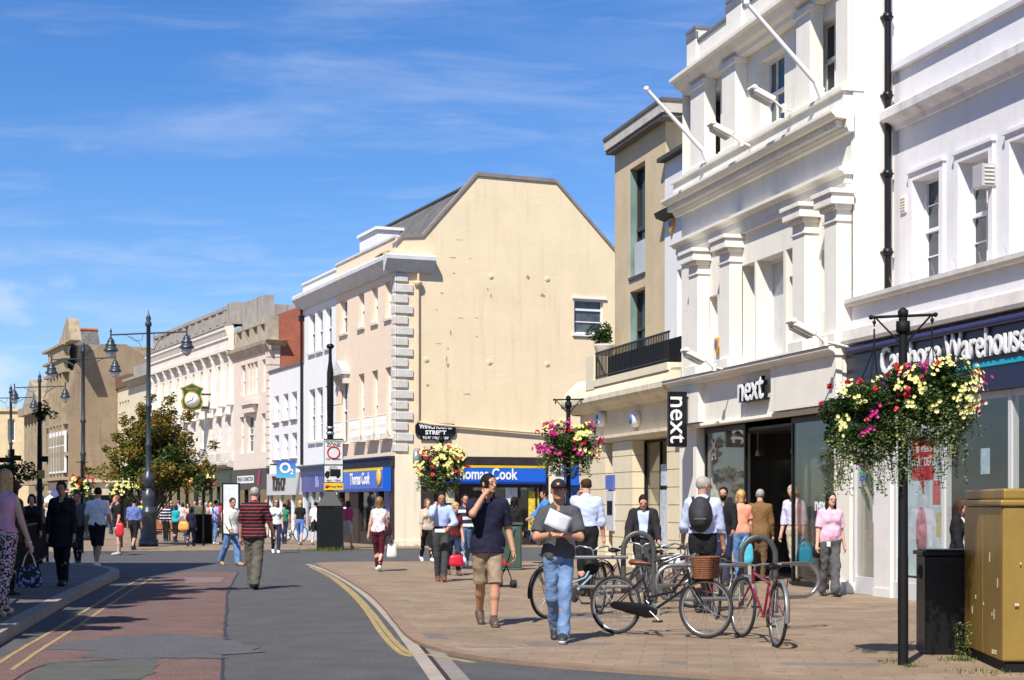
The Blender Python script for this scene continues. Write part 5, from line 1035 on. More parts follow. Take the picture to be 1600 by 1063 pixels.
def basket_post(label, base, h, arm, ang, group='basket posts', ornate=True):
    t = thing('basket_post', label, 'post', base, R(ang), group); r = .047
    b = MB(); b.tube([(0, 0, 0), (0, 0, 1.0), (0, 0, 1.02), (0, 0, h)], [r * 1.05, r * 1.05, r, r * .85], 14); b.lathe((0, 0, h), [(r * .9, -.04), (r * 1.05, -.02), (r * 1.05, .02), (r * .3, .05)], 12); b.build('pole', BLKM, t)
    b = MB(); z = h - .03; b.tube([(-arm, 0, z), (arm, 0, z)], .014, 8); b.ball((-arm, 0, z), .024, 8); b.ball((arm, 0, z), .024, 8)
    for s in (-1, 1): b.tube([(s * arm * .85, 0, z - .01), (s * .04, 0, z - .24)], .010, 6)
    b.lathe((0, 0, z - .10), [(.05, -.06), (.066, -.05), (.066, .05), (.05, .05)], 12)
    for s in (-1, 1): b.tube([(s * arm * .9, 0, z), (s * arm * .9, 0, z - .09)], .008, 6); b.ball((s * arm * .9, 0, z - .05), .02, 6)
    b.build('cross_arm', BLKM, t); return t, z
def near_baskets():
    Y = 15.75; x = (1411 - 800) / F * Y; h = H + (789 - 489) / F * Y; base = (x, Y, PZ)
    basket_post('slim black post on the right carrying the two nearest flower baskets', base, h - PZ, .30, -22)
    a = R(-22); dx, dy = math.cos(a) * .27, math.sin(a) * .27; z = h - .14
    c1 = Vector((x - .33, Y + .17, H + (789 - 655) / F * Y)); c2 = Vector((x + .27, Y - .10, H + (789 - 618) / F * Y))
    basket('left one of the two nearest flower baskets, green and yellow with coral geraniums on top', c1, .40, 0, 9500, 38, [1, 1, 0, 2, 5, 5, 3, 2], .70, 11, trail=34, size=.021, hz=1.1, chain_top=Vector((x - dx, Y - dy, z)) - c1)
    basket('right one of the two nearest flower baskets, thick with pale yellow petunias', c2, .45, 0, 10500, 56, [1, 1, 1, 1, 0, 2, 5], .80, 12, trail=36, size=.021, hz=.80, chain_top=Vector((x + dx, Y + dy, z)) - c2)
near_baskets()
def far_baskets():
    for lab, plab, px, ytop, cy, Rr, Y, cols, seed in (
        ('round basket of red, yellow and magenta flowers above the man in the black cap', 'black basket post behind the man in the black cap', 888, 622, 695, .60, 32.0, [0, 0, 0, 5, 1, 2, 2, 0], 21),
        ('basket of small red and cream flowers in front of the street name plate', 'black basket post rising before the street name plate', 690, 678, 728, .60, 38.2, [0, 5, 0, 1, 1, 5], 22)):
        x = (px - 800) / F * Y; h = H + (789 - ytop) / F * Y; basket_post(plab, (x, Y, PZ), h - PZ, .28, -15)
        basket(lab, (x, Y, H + (789 - cy) / F * Y), Rr, 0, 3600, 52, cols, .55, seed, trail=22, size=.035, hz=.82)
far_baskets()

def tree(name, label, base, h, crown_r, crown_z, nclump, nleaf, size, mats, seed, stems=3, upright=1.0, group=None, cat='tree'):
    rng = random.Random(seed); t = thing(name, label, cat, base, 0, group); tr = MB(); lf = MB(); ends = []
    tr.tube([(0, 0, 0), (.03, .02, crown_z * .35), (0, 0, crown_z * .6)], [.10 * h / 5, .075 * h / 5, .06 * h / 5], 8)
    for k in range(nclump):
        q = 2 * math.pi * k / nclump * 2.4 + rng.uniform(-.4, .4); e = rng.uniform(-.75, 1.35); rr = rng.uniform(.35, 1.0)
        c = Vector((math.cos(q) * math.cos(e) * crown_r * rr, math.sin(q) * math.cos(e) * crown_r * rr, crown_z + math.sin(e) * (h - crown_z) * (.95 if e > 0 else .6) * (rr * .5 + .5)))
        st = Vector((0, 0, crown_z * rng.uniform(.3, .62))); mid = st.lerp(c, .5) + Vector((rng.gauss(0, .1), rng.gauss(0, .1), .12))
        tr.tube([st, mid, c], [.035 * h / 5, .02 * h / 5, .006], 5, caps=False)
        r0 = crown_r * rng.uniform(.20, .34); outer = rr > .75
        leafball(lf, rng, c, (r0 * 1.1, r0 * 1.1, r0 * .75), int(nleaf / nclump), size, mats[1] if outer or c.z > crown_z * 1.2 else mats[0], shell=.25)
        for _ in range(2):      # spray beyond the clump
            c2 = c + Vector((c.x, c.y, (c.z - crown_z) + .3)).normalized() * r0 * rng.uniform(1.0, 1.9); tr.tube([c, c2], .006, 3, caps=False); leafball(lf, rng, c2, r0 * .4, int(nleaf / nclump / 6), size, mats[1], shell=.1)
    tr.build('trunk', BARK, t); lf.build('crown', LF, t); return t
Yt = 63.0
tree('autumn_tree', 'small street tree turning amber and green behind the tall lamp post', ((240 - 800) / F * Yt, Yt, PZ), 4.75, 1.88, 2.9, 70, 19000, .078, ([0, 1, 1, 0, 2], [0, 2, 3, 3, 2, 0, 3, 3]), 31)
for k, (x, y, hh, cr, sd) in enumerate(((-9.6, 16.5, 9.0, 2.0, 41), (-10.6, 21.8, 11.5, 2.5, 42), (-11.9, 27.5, 9.0, 2.2, 43))):
    tree('street_tree', ['leafy green street tree on the left pavement nearest the viewer, outside the view', 'leafy green street tree on the left pavement second from the viewer, outside the view', 'leafy green street tree on the left pavement farthest from the viewer, outside the view'][k], (x, y, LZ), hh, cr, hh * .62, 40, 8500, .25, ([0, 1], [0, 1, 2]), sd, group='street trees on the left')
# ornamental yellow-green shrub bed seen under the tree
def shrub(label, px, py, Y, r, n, mats, seed, flw=None):
    rng = random.Random(seed); p = at(px, py, Y); t = thing('hanging_shrub' if flw else 'shrub', label, 'plant', (p.x, p.y, PZ if p.z < 1.2 else p.z)); oz = p.z if p.z < 1.2 else 0
    b = MB(); b.tube([(0, 0, 0), (0, 0, max(.1, oz))], .02, 5); b.build('stem', BARK, t)
    b = MB()
    for k in range(8): leafball(b, rng, (rng.gauss(0, r * .5), rng.gauss(0, r * .5), oz + rng.gauss(0, r * .3)), r * .5, n // 8, .05, mats)
    b.build('foliage', LF, t); return t
t = thing('potted_shrub', 'dark clipped shrub in a pale pot at the end of the balcony', 'potted plant', at(944, 556, 44.6) , 0)
b = MB(); b.lathe((0, 0, 0), [(.14, -.05), (.2, 0), (.27, .25), (.29, .3), (.24, .3)], 14); b.build('pot', M('pale_pot', (.62, .56, .50), .8), t)
b = MB(); rng = random.Random(9); [leafball(b, rng, (rng.gauss(0, .13), rng.gauss(0, .1), .55 + rng.uniform(-.15, .25)), .2, 110, .05, [1, 1, 0]) for _ in range(9)]; b.build('foliage', LF, t)

def lamp_post(label, px, Y, arm_px, ground=PZ, detail=True):
    x = (px - 800) / F * Y; t = thing('street_lamp', label, 'street lamp', (x, Y, ground), 0, 'tall twin armed street lamps'); m = M('blue_black_iron', (.028, .038, .05), .38, var=.25, scale=6, spec=.6)
    b = MB(); b.lathe((0, 0, 0), [(.36, 0), (.36, .22), (.32, .28), (.30, .34), (.28, 1.15), (.31, 1.2), (.31, 1.28), (.25, 1.34), (.19, 1.5), (.25, 1.7), (.23, 1.95), (.13, 2.05), (.12, 2.12)], 12); b.build('base', m, t)
    b = MB(); b.lathe((0, 0, 0), [(.12, 2.121), (.15, 2.2), (.24, 2.38), (.24, 2.48), (.15, 2.66), (.10, 2.74), (.10, 3.6), (.13, 3.65), (.13, 3.72), (.09, 3.8), (.085, 5.0), (.13, 5.05), (.13, 5.12), (.085, 5.2), (.075, 8.0), (.12, 8.02), (.12, 8.12), (.07, 8.2), (.10, 8.3), (.04, 8.42), (.0, 8.62)], 14); b.build('pole', m, t)
    b = MB(); z = 7.75; A = 1.5
    ay = -.55
    for s in (-1, 1):
        e = Vector((s * A, s * ay, z)); b.tube([(0, 0, z), tuple(e)], .03, 6); q = Vector((s * .12, s * ay * .08, z))
        b.tube([(s * .1, 0, z - .55), (s * .1 + s * .12, s * ay * .15, z - .62), (s * .35, s * ay * .25, z - .35), (s * .6, s * ay * .4, z - .15), (s * .95, s * ay * .6, z - .02)], .012, 5)
        b.tube([(s * .2, s * ay * .1, z - .02), (s * .25, s * ay * .1, z - .25), (s * .55, s * ay * .35, z - .25), (s * .8, s * ay * .5, z - .08)], .010, 5)
        b.tube([tuple(e + Vector((0, 0, .12))), tuple(e - Vector((0, 0, .1)))], .03, 6); b.lathe(e, [(.03, .1), (.045, .14), (.0, .26)], 6)
    b.build('arm', m, t)
    for s in (-1, 1):
        e = Vector((s * A, s * ay, z - .1)); b = MB(); b.lathe(e, [(.28, -.50), (.27, -.46), (.20, -.36), (.18, -.35), (.20, -.30), (.20, -.24), (.12, -.2), (.14, -.14), (.10, -.08), (.05, 0)], 14); lo = b.build('lantern', m, t)
        b = MB(); b.lathe(e, [(.02, -.78), (.12, -.72), (.19, -.6), (.2, -.5)], 12); b.build('lamp_glass', M('lamp_bowl_glass', (.5, .5, .48), .1, spec=.6), lo)
    return t
lamp_post('nearest tall twin armed street lamp, standing just left of the amber tree', 232, 60.5, 65)
lamp_post('second twin armed street lamp, before the brown stained gable', 130, 71, 52)
lamp_post('third twin armed street lamp, before the pediment building', 62, 88, 41)
lamp_post('farthest twin armed street lamp, at the left edge before the beige building', 17, 97, 30)

def misc():
    # black sign pillar and its pole
    Y = 56.8; X = (516 - 800) / F * Y; sc = Y / F
    t = thing('sign_pillar', 'black pillar with pointed top on the grass tuft, carrying a tall sign pole', 'pillar', (X, Y, PZ), R(4))
    hh = H + (789 - 793) * sc - PZ; w_ = .44; b = MB(); b.box(-w_, w_, -w_, w_, 0, hh); b.box(-w_ - .03, w_ + .03, -w_ - .03, w_ + .03, hh + .002, hh + .06)
    b.add([(-w_, -w_, hh + .061), (w_, -w_, hh + .061), (w_, w_, hh + .061), (-w_, w_, hh + .061), (-.1, -.1, hh + .62), (.1, -.1, hh + .62), (.1, .1, hh + .62), (-.1, .1, hh + .62)], [(0, 1, 5, 4), (1, 2, 6, 5), (2, 3, 7, 6), (3, 0, 4, 7), (4, 5, 6, 7)]); bevel(b.build('pillar_body', BLACK, t), .015)
    top = H + (789 - 543) * sc; b = MB(); b.tube([(0, 0, hh + .5), (0, 0, 4.7), (0, 0, 4.72), (0, 0, top - .9), (0, 0, top - .5), (0, 0, top)], [.11, .11, .115, .115, .06, .05], 12); b.ball((0, 0, top), (.14, .12, .10), 10)
    b.tube([(.05, 0, 4.9), (.4, 0, 4.95), (.42, 0, 5.4)], .012, 5); b.build('pole', BLACK, t)
    b = MB(); z = H + (789 - 688) * sc; b.lathe((0, 0, z + .15), [(.12, 0), (.14, .02), (.14, .08), (.12, .1)], 12); b.lathe((0, 0, z + .35), [(.12, 0), (.14, .02), (.14, .06), (.12, .08)], 12); b.build('clamp', M('bright_clamp', (.5, .5, .5), .4, .8), t)
    # zone sign
    zf = lambda py: H + (789 - py) * sc - PZ
    x0, x1 = (507 - 516) * sc, (537 - 516) * sc; s_ = thing('zone_sign', 'tall grey and white pedestrian zone sign with red ring and lorry on the black pole', 'road sign', (X, Y - .16, PZ), R(4))
    GS = M('sign_grey_white', (.62, .62, .60), .4, var=.05); b = MB(); b.box(x0, x1, -.02, 0, zf(754), zf(686)); so_ = b.build('sign_plate', BLKM, s_)
    b = MB(); b.box(x0 + .02, x1 - .02, -.026, -.021, zf(726), zf(688)); b.box(x0 + .02, x1 - .02, -.026, -.021, zf(753.5), zf(728)); b.build('sign_face', GS, so_)
    cx = (x0 + x1) / 2; cz = zf(707.5); b = MB(); rr = .20; b.tube([(cx + rr * math.cos(q), -.03, cz + rr * math.sin(q)) for q in [i * math.pi / 12 for i in range(24)]], .028, 6, closed=True); b.build('red_ring', M('sign_red', (.6, .02, .02), .4), so_)
    text('PEDESTRIAN', .10, so_, (cx, -.03, zf(690.5)), BLACK, ext=.001, off=.002); text('ZONE', .17, so_, (cx, -.03, zf(696)), BLACK, ext=.001, off=.004); text('No Vehicles', .10, so_, (cx, -.03, zf(718)), BLACK, ext=.001, off=.002); text('and for', .08, so_, (cx, -.03, zf(730)), BLACK, ext=.001, off=.001); text('loading by', .08, so_, (cx, -.03, zf(733)), BLACK, ext=.001, off=.001); text('6pm - 10am', .10, so_, (cx, -.03, zf(751)), BLACK, ext=.001, off=.002)
    b = MB(); lx = cx - .04; zz = zf(747.5); b.box(lx - .08, lx + .28, -.032, -.027, zz + .06, zz + .30); b.prism([(lx - .26, -.032, zz + .06), (lx - .09, -.032, zz + .06), (lx - .09, -.032, zz + .24), (lx - .2, -.032, zz + .24), (lx - .26, -.032, zz + .15)], (0, .005, 0)); [b.lathe((q, -.032, zz + .05), [(.055, 0), (.055, .005)], 12, axis='y') for q in (lx - .17, lx + .19)]; b.build('lorry_symbol', BLACK, so_)
    b = MB(); b.box(x0, x1, -.024, 0, zf(766), zf(755)); yo = b.build('yellow_plate', M('sign_yellow', (.72, .45, .02), .4), s_); text('At any time', .10, yo, (cx + .06, -.028, zf(760.5)), BLACK, ext=.001, off=.002); b = MB(); b.lathe((x0 + .10, -.027, zf(760.5)), [(.065, 0), (.065, .004)], 12, axis='y'); b.build('no_waiting_disc', M('disc_blue_red', (.35, .03, .12), .4), yo)
    # green telecom cabinet with number
    Y = 38.8; t = thing('green_cabinet', 'dark green street cabinet numbered 53 beside the pushchair', 'cabinet', ((800 - 800) / F * Y, Y, PZ), R(-3)); m = M('cabinet_green', (.035, .075, .055), .55, var=.25, streak=.3, dirt=(.1, .1, .09)); b = MB(); b.box(-.22, .22, -.2, .2, .05, 1.04); b.box(-.25, .25, -.23, .23, 1.043, 1.1); b.box(-.24, .24, -.22, .22, 0, .048); bevel(b.build('cabinet_body', m, t), .012); text('53', .13, t, (.08, -.203, .93), LETW, ext=.001, off=.003)
    b = MB(); b.box(-.2, .2, -.208, -.201, .12, .98); b.build('door', m, t)
    # gold painted box
    t = thing('gold_cabinet', 'large gold painted metal cabinet with stepped lid at the right edge', 'cabinet', (4.42, 15.0, PZ), R(-1)); G_ = M('gold_paint', (.36, .225, .045), .38, metal=.35, var=.10, scale=3, bump=.12, streak=.45, gdirt=.3, dirt=(.16, .10, .03), spec=.6)
    def hexp(e, z0, z1): return None
    b = MB(); P = [(0, 0), (1.5, -.04), (1.6, 1.7), (.10, 1.75)]
    def ring(e): return [(P[0][0] - e, P[0][1] - e), (P[1][0] + e, P[1][1] - e), (P[2][0] + e, P[2][1] + e), (P[3][0] - e, P[3][1] + e)]
    b.prism([(x, y, .10) for x, y in ring(0)], (0, 0, 1.40)); body = b.build('cabinet_body', G_, t); bevel(body, .02, 2)
    b = MB(); b.prism([(x, y, 1.502) for x, y in ring(.025)], (0, 0, .06)); b.prism([(x, y, 1.563) for x, y in ring(-.01)], (0, 0, .10)); bevel(b.build('lid', G_, t), .02, 3)
    b = MB(); b.prism([(x, y, 0) for x, y in ring(-.03)], (0, 0, .098)); b.build('plinth', BLKM, t)
    b = MB(); b.obox((.049, .85, .80), (.002, .0, 0), (0, .006, 0), (0, 0, .69)); b.obox((.043, .75, .8), (.002, 0, 0), (0, .70, 0), (0, 0, .67)) if False else None; b.build('door_seam', M('pale_gold', (.5, .34, .1), .3, .4), t)  # seam strip in a paler gold than the cabinet body
    b = MB(); rng = random.Random(4)
    for k in range(9): y = rng.uniform(.1, 1.5); z = rng.uniform(.4, 1.4); b.obox((.0 + y * .057 - .003, y, z), (.0015, 0, 0), (0, rng.uniform(.004, .012), 0), (0, 0, rng.uniform(.01, .05)))
    for k in range(12): x = rng.uniform(.1, 1.3); b.obox((x, -.03 - .0, rng.uniform(.3, 1.4)), (rng.uniform(.003, .02), 0, 0), (0, .002, 0), (0, 0, rng.uniform(.003, .012)))
    b.build('paint_chip', M('chip_pale', (.6, .52, .36), .7), t)
    text('SECURE BOX', .055, t, (.016, .22, .16), M('stencil_cream', (.7, .62, .4), .6), rot=(R(90), 0, R(-87)), ext=.001, off=.001)
    # litter bin
    t = thing('litter_bin', 'black square litter bin beside the gold cabinet', 'litter bin', (4.45, 17.05, PZ), R(-4)); b = MB(); b.box(-.26, .26, -.26, .26, .0, 1.0); bevel(b.build('bin_body', BLACK, t), .012); b = MB(); b.box(-.29, .29, -.29, .29, 1.002, 1.045); b.box(-.25, .25, -.25, .25, 1.047, 1.06); bevel(b.build('lid', BLACK, t), .008)
    b = MB(); b.box(-.10, .1, -.266, -.262, .72, .92); b.build('slot', M('slot_black', (.02, .018, .015), .9), t)
    b = MB(); b.box(-.27, -.262, -.05, .09, .76, .90); b.box(-.27, -.2625, -.09, .14, .80, .86); b.build('side_slot', M('slot_black', (0, 0, 0)), t)
    # dark bin by the bench
    Y = 66; t = thing('litter_bin', 'black round topped litter bin in the crowd by the bench', 'litter bin', ((317 - 800) / F * Y, Y, PZ), .1); b = MB(); b.lathe((0, 0, 0), [(.36, 0), (.38, .04), (.38, 1.05), (.4, 1.06), (.4, 1.12), (.3, 1.15)], 16); b.build('bin_body', BLKM, t)
    # noticeboard
    Y = 70; sc = Y / F; t = thing('notice_board', 'upright dark framed board with a pale poster beyond the white jacket man', 'notice board', ((361 - 800) / F * Y, Y, PZ), 0); zt = H + (789 - 756) * sc; b = MB(); w_ = 14 * sc; b.box(-w_, w_, -.06, .06, zt - 2.1, zt); b.box(-w_, -w_ + .08, -.05, .05, 0, zt - 2.1); b.box(w_ - .08, w_, -.05, .05, 0, zt - 2.1); b.build('frame', BLKM, t); b = MB(); b.box(-w_ + .07, w_ - .07, -.07, -.061, zt - 2.0, zt - .07); b.build('poster', M('pale_city_poster', (.62, .66, .68), .4, var=.25, scale=1.5), t)
    # benches
    for k, (px, py, lab) in enumerate(((250, 842, 'varnished slatted bench just right of the tall lamp base'), (277, 842, 'varnished slatted bench behind the amber handbag'))):
        Y = F * H / (py - HY) ; Y = 74 if False else 70; sc = Y / F; t = thing('park_bench', lab, 'bench', ((px - 800) * sc, Y, PZ), 0, 'slatted benches by the tree'); WD = M('bench_wood', (.34, .12, .035), .5, var=.25, scale=4); wv = .36
        b = MB(); [b.box(-wv, wv, .2 + i * .012, .235 + i * .012, .5 + i * .1, .585 + i * .1) for i in range(4)]; b.build('backrest', WD, t); b = MB(); [b.box(-wv, wv, -.2 + i * .1, -.11 + i * .1, .42, .45) for i in range(4)]; b.build('seat', WD, t)
        for sx in (-1, 1): b = MB(); b.box(sx * wv - .02, sx * wv + .02, -.2, -.15, 0, .42); b.box(sx * wv - .02, sx * wv + .02, .2, .25, 0, .9); b.build('leg', BLKM, t)
    # railing on the left pavement
    A, B = gp(44, 892, LZ), gp(110, 858, LZ); A = Vector((-8.05, 28.6, LZ)); A = gp(40, 903, LZ); B = gp(74, 878, LZ); C = gp(-60, 960, LZ)
    d = (B - C); n = 5; t = thing('guard_rail', 'black pedestrian guard railing on the shaded left pavement', 'railing', C, math.atan2(d.y, d.x)); Ls = d.length; b = MB(); b.tube([(0, 0, 1.0), (Ls, 0, 1.0)], .03, 6); b.tube([(0, 0, .15), (Ls, 0, .15)], .022, 6); x = .1
    while x < Ls: b.tube([(x, 0, .15), (x, 0, 1.0)], .011, 5); x += .13
    b.build('rail_panel', BLKM, t)
    for k in range(n + 1): b = MB(); b.tube([(Ls * k / n, 0, 0), (Ls * k / n, 0, 1.05)], .035, 8); b.ball((Ls * k / n, 0, 1.08), .045, 8); b.build('post', BLKM, t)
    # fingerpost at far left
    Y = 38; sc = Y / F; t = thing('finger_post', 'dark finger post with several blades at the left edge', 'signpost', ((19 - 800) * sc, Y, LZ), 0); zf = lambda py: H + (789 - py) * sc - LZ
    b = MB(); b.tube([(0, 0, 0), (0, 0, zf(702))], .055, 10); b.build('pole', BLKM, t)
    for z_, xa, xb in ((719, -40, 2), (716, 0, 14), (731, -40, 0)): b = MB(); b.box(xa * sc, xb * sc, -.02, .02, zf(z_ + 4), zf(z_ - 4)); b.build('blade', BLKM, t)
    p = at(18, 752, 36); t = thing('hanging_basket', 'dark leafy hanging basket in shade at the left edge', 'flower basket', p, 0); rng = random.Random(77); b = MB(); b.lathe((0, 0, -.1), [(.05, -.2), (.25, 0)], 10); b.build('basket', BLKM, t); b = MB(); [leafball(b, rng, (rng.gauss(0, .18), rng.gauss(0, .12), rng.gauss(0, .14)), .22, 130, .045, [1, 1, 0]) for _ in range(10)]; b.build('foliage', LF, t)
    # post beside it with yellow notice
    Y = 40; sc = Y / F; zf = lambda py: H + (789 - py) * sc - LZ; t = thing('notice_post', 'dark post with a small yellow notice and a stub arm by the guard rail', 'post', ((62 - 800) * sc, Y, LZ), 0); b = MB(); b.tube([(0, 0, 0), (0, 0, zf(722)), (0, 0, zf(628))], [.07, .06, .045], 10); b.build('pole', BLKM, t); b = MB(); b.box(.02, 13 * sc, -.03, .03, zf(722), zf(713)); b.build('arm', BLKM, t); b = MB(); b.box(-2 * sc, 9 * sc, -.09, -.06, zf(748), zf(735)); b.build('notice', M('notice_yellow', (.42, .34, .05), .6), t)
    rng = random.Random(8); b = MB(); [leafball(b, rng, (rng.gauss(0, .3), 0, zf(643) + rng.gauss(0, .06)), .12, 40, .05, [1]) for _ in range(7)]; b.build('garland', LF, t)
    # basket far left with red flowers, and the umbrella
    basket('basket of red and cream flowers beyond the woman in black', at(127, 762, 52), .42, 0, 1400, 34, [0, 0, 5, 1], .3, 25, trail=10, size=.04, hz=1.0)
    basket('low basket of pale yellow flowers under the left of the amber tree', at(190, 764, 59), .55, 0, 1300, 14, [1, 1, 1, 4], .2, 26, trail=4, size=.05, hz=.6); basket('pale yellow flower basket under the right of the amber tree', at(318, 754, 61.5), .5, 0, 1300, 12, [1, 1, 0, 5], .2, 27, trail=4, size=.05, hz=.6)
    for lab_, px_, Y_, zt_ in (('thin dark post under the low pale yellow basket left of the tree', 190, 59.1, 2.2), ('thin dark post under the pale yellow basket right of the tree', 318, 61.6, 2.4)): t = thing('basket_post', lab_, 'post', ((px_ - 800) / F * Y_, Y_, PZ)); b = MB(); b.tube([(0, 0, 0), (0, 0, zt_)], .04, 8); b.build('pole', BLKM, t); b = MB(); b.tube([(-.2, 0, zt_ - .1), (.2, 0, zt_ - .1)], .015, 6); b.build('cross_arm', BLKM, t)
    Yp = 52; t = thing('basket_post', 'slim dark post under the red basket beyond the woman in black', 'post', ((127 - 800) / F * Yp, Yp + .1, PZ), 0); b = MB(); b.tube([(0, 0, 0), (0, 0, 2.9)], .05, 8); b.build('pole', BLKM, t); b = MB(); b.tube([(-.2, 0, 2.85), (.2, 0, 2.85)], .015, 6); b.build('cross_arm', BLKM, t)
    Y = 96; sc = Y / F; t = thing('cafe_umbrella', 'white cafe parasol far down the left pavement', 'parasol', ((78 - 800) * sc, Y, PZ), 0); b = MB(); b.tube([(0, 0, 0), (0, 0, H + 16 * sc)], .03, 6); b.build('pole', FRAMEW, t); b = MB(); b.lathe((0, 0, H), [(15 * sc, 3 * sc), (10 * sc, 7 * sc), (4 * sc, 12 * sc), (.03, 14 * sc)], 8, smooth=False); b.build('canopy', M('canvas_white', (.8, .8, .8), .8), t)
    # hanging clock
    Yc = 88.5; sc = Yc / F; GR_ = M('clock_green', (.02, .08, .035), .4); GD = M('clock_gold', (.55, .36, .05), .35, metal=.4)
    t = thing('hanging_clock', 'green and gold double faced clock hung out from the colonnaded building', 'clock', ((300 - 800) * sc, Yc, H + (789 - 622) * sc), R(12))
    b = MB(); w2 = .5; pr = [(-w2 * .9, -.55), (-.3, -.62), (.0, -.70), (.3, -.62), (w2 * .9, -.55), (w2 * 1.05, -.2), (w2 * .85, .1), (w2 * .95, .4), (w2 * 1.15, .52), (.35, .60), (0, .78), (-.35, .60), (-w2 * 1.15, .52), (-w2 * .95, .4), (-w2 * .85, .1), (-w2 * 1.05, -.2)]
    b.prism([(x * 1.12, -.16, z) for x, z in pr], (0, .32, 0)); b.build('trim', GD, t); b = MB(); b.prism([(x * .95, -.19, z * .92) for x, z in pr], (0, .38, 0)); b.build('case', GR_, t)
    b = MB(); b.lathe((0, -.19, -.12), [(.42, 0), (.42, -.03), (.38, -.04)], 24, axis='y'); b.build('bezel', GD, t); b = MB(); b.lathe((0, -.232, -.12), [(.36, 0), (.36, -.01)], 24, axis='y'); fo = b.build('face', LETW, t)
    b = MB(); b.obox((.03, -.25, -.02), (.02, 0, .0), (0, .004, 0), (.04, 0, .12)); b.obox((-.12, -.252, -.17), (.14, 0, .05), (0, .004, 0), (-.006, 0, .016)); [b.obox((.3 * math.cos(q), -.249, -.12 + .3 * math.sin(q)), (.03 * math.cos(q), 0, .03 * math.sin(q)), (0, .003, 0), (-.01 * math.sin(q), 0, .01 * math.cos(q))) for q in [i * math.pi / 6 for i in range(12)]]; b.build('hand', BLACK, fo)
    text('MARTIN', .17, t, (0, -.2, .45), GD, ext=.004, off=.003); text('OMEGA', .13, t, (0, -.2, .31), GD, ext=.004, off=.003)
    b = MB(); ln = 2.0; b.tube([(.5, 0, .2), (ln, .3, .2)], .05, 8); b.tube([(.5, 0, -.5), (ln, .3, -.5)], .07, 8); b.tube([(.9, .1, .2), (ln, .3, 1.0)], .03, 6); b.build('bracket', M('bracket_green', (.015, .05, .03), .4), t)
    # street name plates on the gable wall
    t = thing('street_name_plate', 'black street name plate with white letters fixed low on the gable wall', 'street sign', CSF.o, CSF.rz); xa, xb = CSF.x(648), CSF.x(711); z0, z1 = CSF.z(680, 681), CSF.z(680, 662)
    b = MB(); b.box(xa + .06, xb - .06, -.09, -.05, z0, z1); b.box(xa, xb, -.088, -.052, z0 + .07, z1 - .07); b.box(xa + .03, xb - .03, -.0895, -.0505, z0 + .03, z1 - .03); b.build('plate', BLACK, t); xm = (xa + xb) / 2
    fit(text('WINCHCOMB', .23, t, (xm, -.092, (z0 + z1) / 2 + .10), LETW, ext=.002, off=.008), (xb - xa) * .82); fit(text('STREET', .21, t, (xm, -.092, (z0 + z1) / 2 - .12), LETW, ext=.002, off=.008), (xb - xa) * .52)
    b = MB(); b.box(xa + .2, xb - .2, -.08, -.05, z0 - .16, z0 - .02); po = b.build('lower_plate', BLACK, t); fit(text('TO PITTVILLE PARK', .13, po, (xm, -.084, z0 - .09), LETW, ext=.002, off=.004), (xb - xa) * .66)
    # round badge sign on the corner pier
    t = thing('round_badge_sign', 'round silver rimmed badge sign sticking out of the cream corner pier', 'sign', CSF.w(CSF.x(652, -.4), -.4, CSF.z(652, 716, -.4)), CSF.rz + R(60)); b = MB(); b.lathe((0, 0, 0), [(.36, .1), (.36, -.1), (.3, -.12)], 20, axis='y'); b.build('rim', M('silver_rim', (.5, .5, .52), .3, .6), t); b = MB(); b.lathe((0, -.122, 0), [(.24, 0), (.24, -.01)], 16, axis='y'); b.build('badge_face', M('badge_gold_blue', (.3, .28, .3), .4, var=.7, scale=4), t)
    t = thing('alarm_box', 'white square alarm box on the cream pier in the side street', 'alarm box', CSF.w(CSF.x(872, -.2), -.2, 0), CSF.rz); z = CSF.z(872, 730, -.2); b = MB(); b.box(-.16, .16, -.05, .09, z - .18, z + .18); bevel(b.build('casing', FRAMEW, t), .02); b = MB(); b.box(-.1, .1, -.056, -.051, z - .02, z + .08); b.build('badge', M('badge_red', (.5, .05, .05), .5), t)
    # weeds and grass tufts
    b = MB(); rng = random.Random(3)
    def tuft(c, n, r, s):
        for _ in range(n):
            p = Vector(c) + Vector((rng.gauss(0, r), rng.gauss(0, r), 0)); h = s * rng.uniform(.4, 1); a = rng.uniform(0, 6.28); dx = Vector((math.cos(a), math.sin(a), 0)) * .006; b.add([p - dx, p + dx, p + Vector((rng.gauss(0, h * .4), rng.gauss(0, h * .4), h))], [(0, 1, 2)], rng.choice([0, 2, 2]))
    for px, py, n, r, s in ((516, 861, 500, .5, .16), (640, 853, 200, .35, .13), (1395, 1034, 60, .10, .035), (1500, 1032, 130, .12, .05), (1425, 1042, 50, .06, .04), (1540, 1052, 80, .16, .05)): tuft(gp(px, py, PZ) + Vector((0, 0, PZ)) * 0 + Vector((0, 0, .0)), n, r, s)
    o = b.build('grass', LF); o['kind'] = 'stuff'; o['label'] = 'tufts of weeds growing at the foot of posts and boxes'
    t = thing('weed_plant', 'tall straggly weed growing between the litter bin and the gold cabinet', 'plant', gp(1500, 1033, PZ)); b = MB()
    for k in range(7):
        p = Vector((rng.gauss(0, .04), rng.gauss(0, .04), 0)); path = [tuple(p)]
        for i in range(8): p = p + Vector((rng.gauss(0, .012), rng.gauss(0, .012), .045)); path.append(tuple(p)); leafball(b, rng, p, .02, 4, .014, [0, 2, 5])
        b.tube(path, .003, 3, 0, caps=False)
    b.build('foliage', LF, t)
misc()

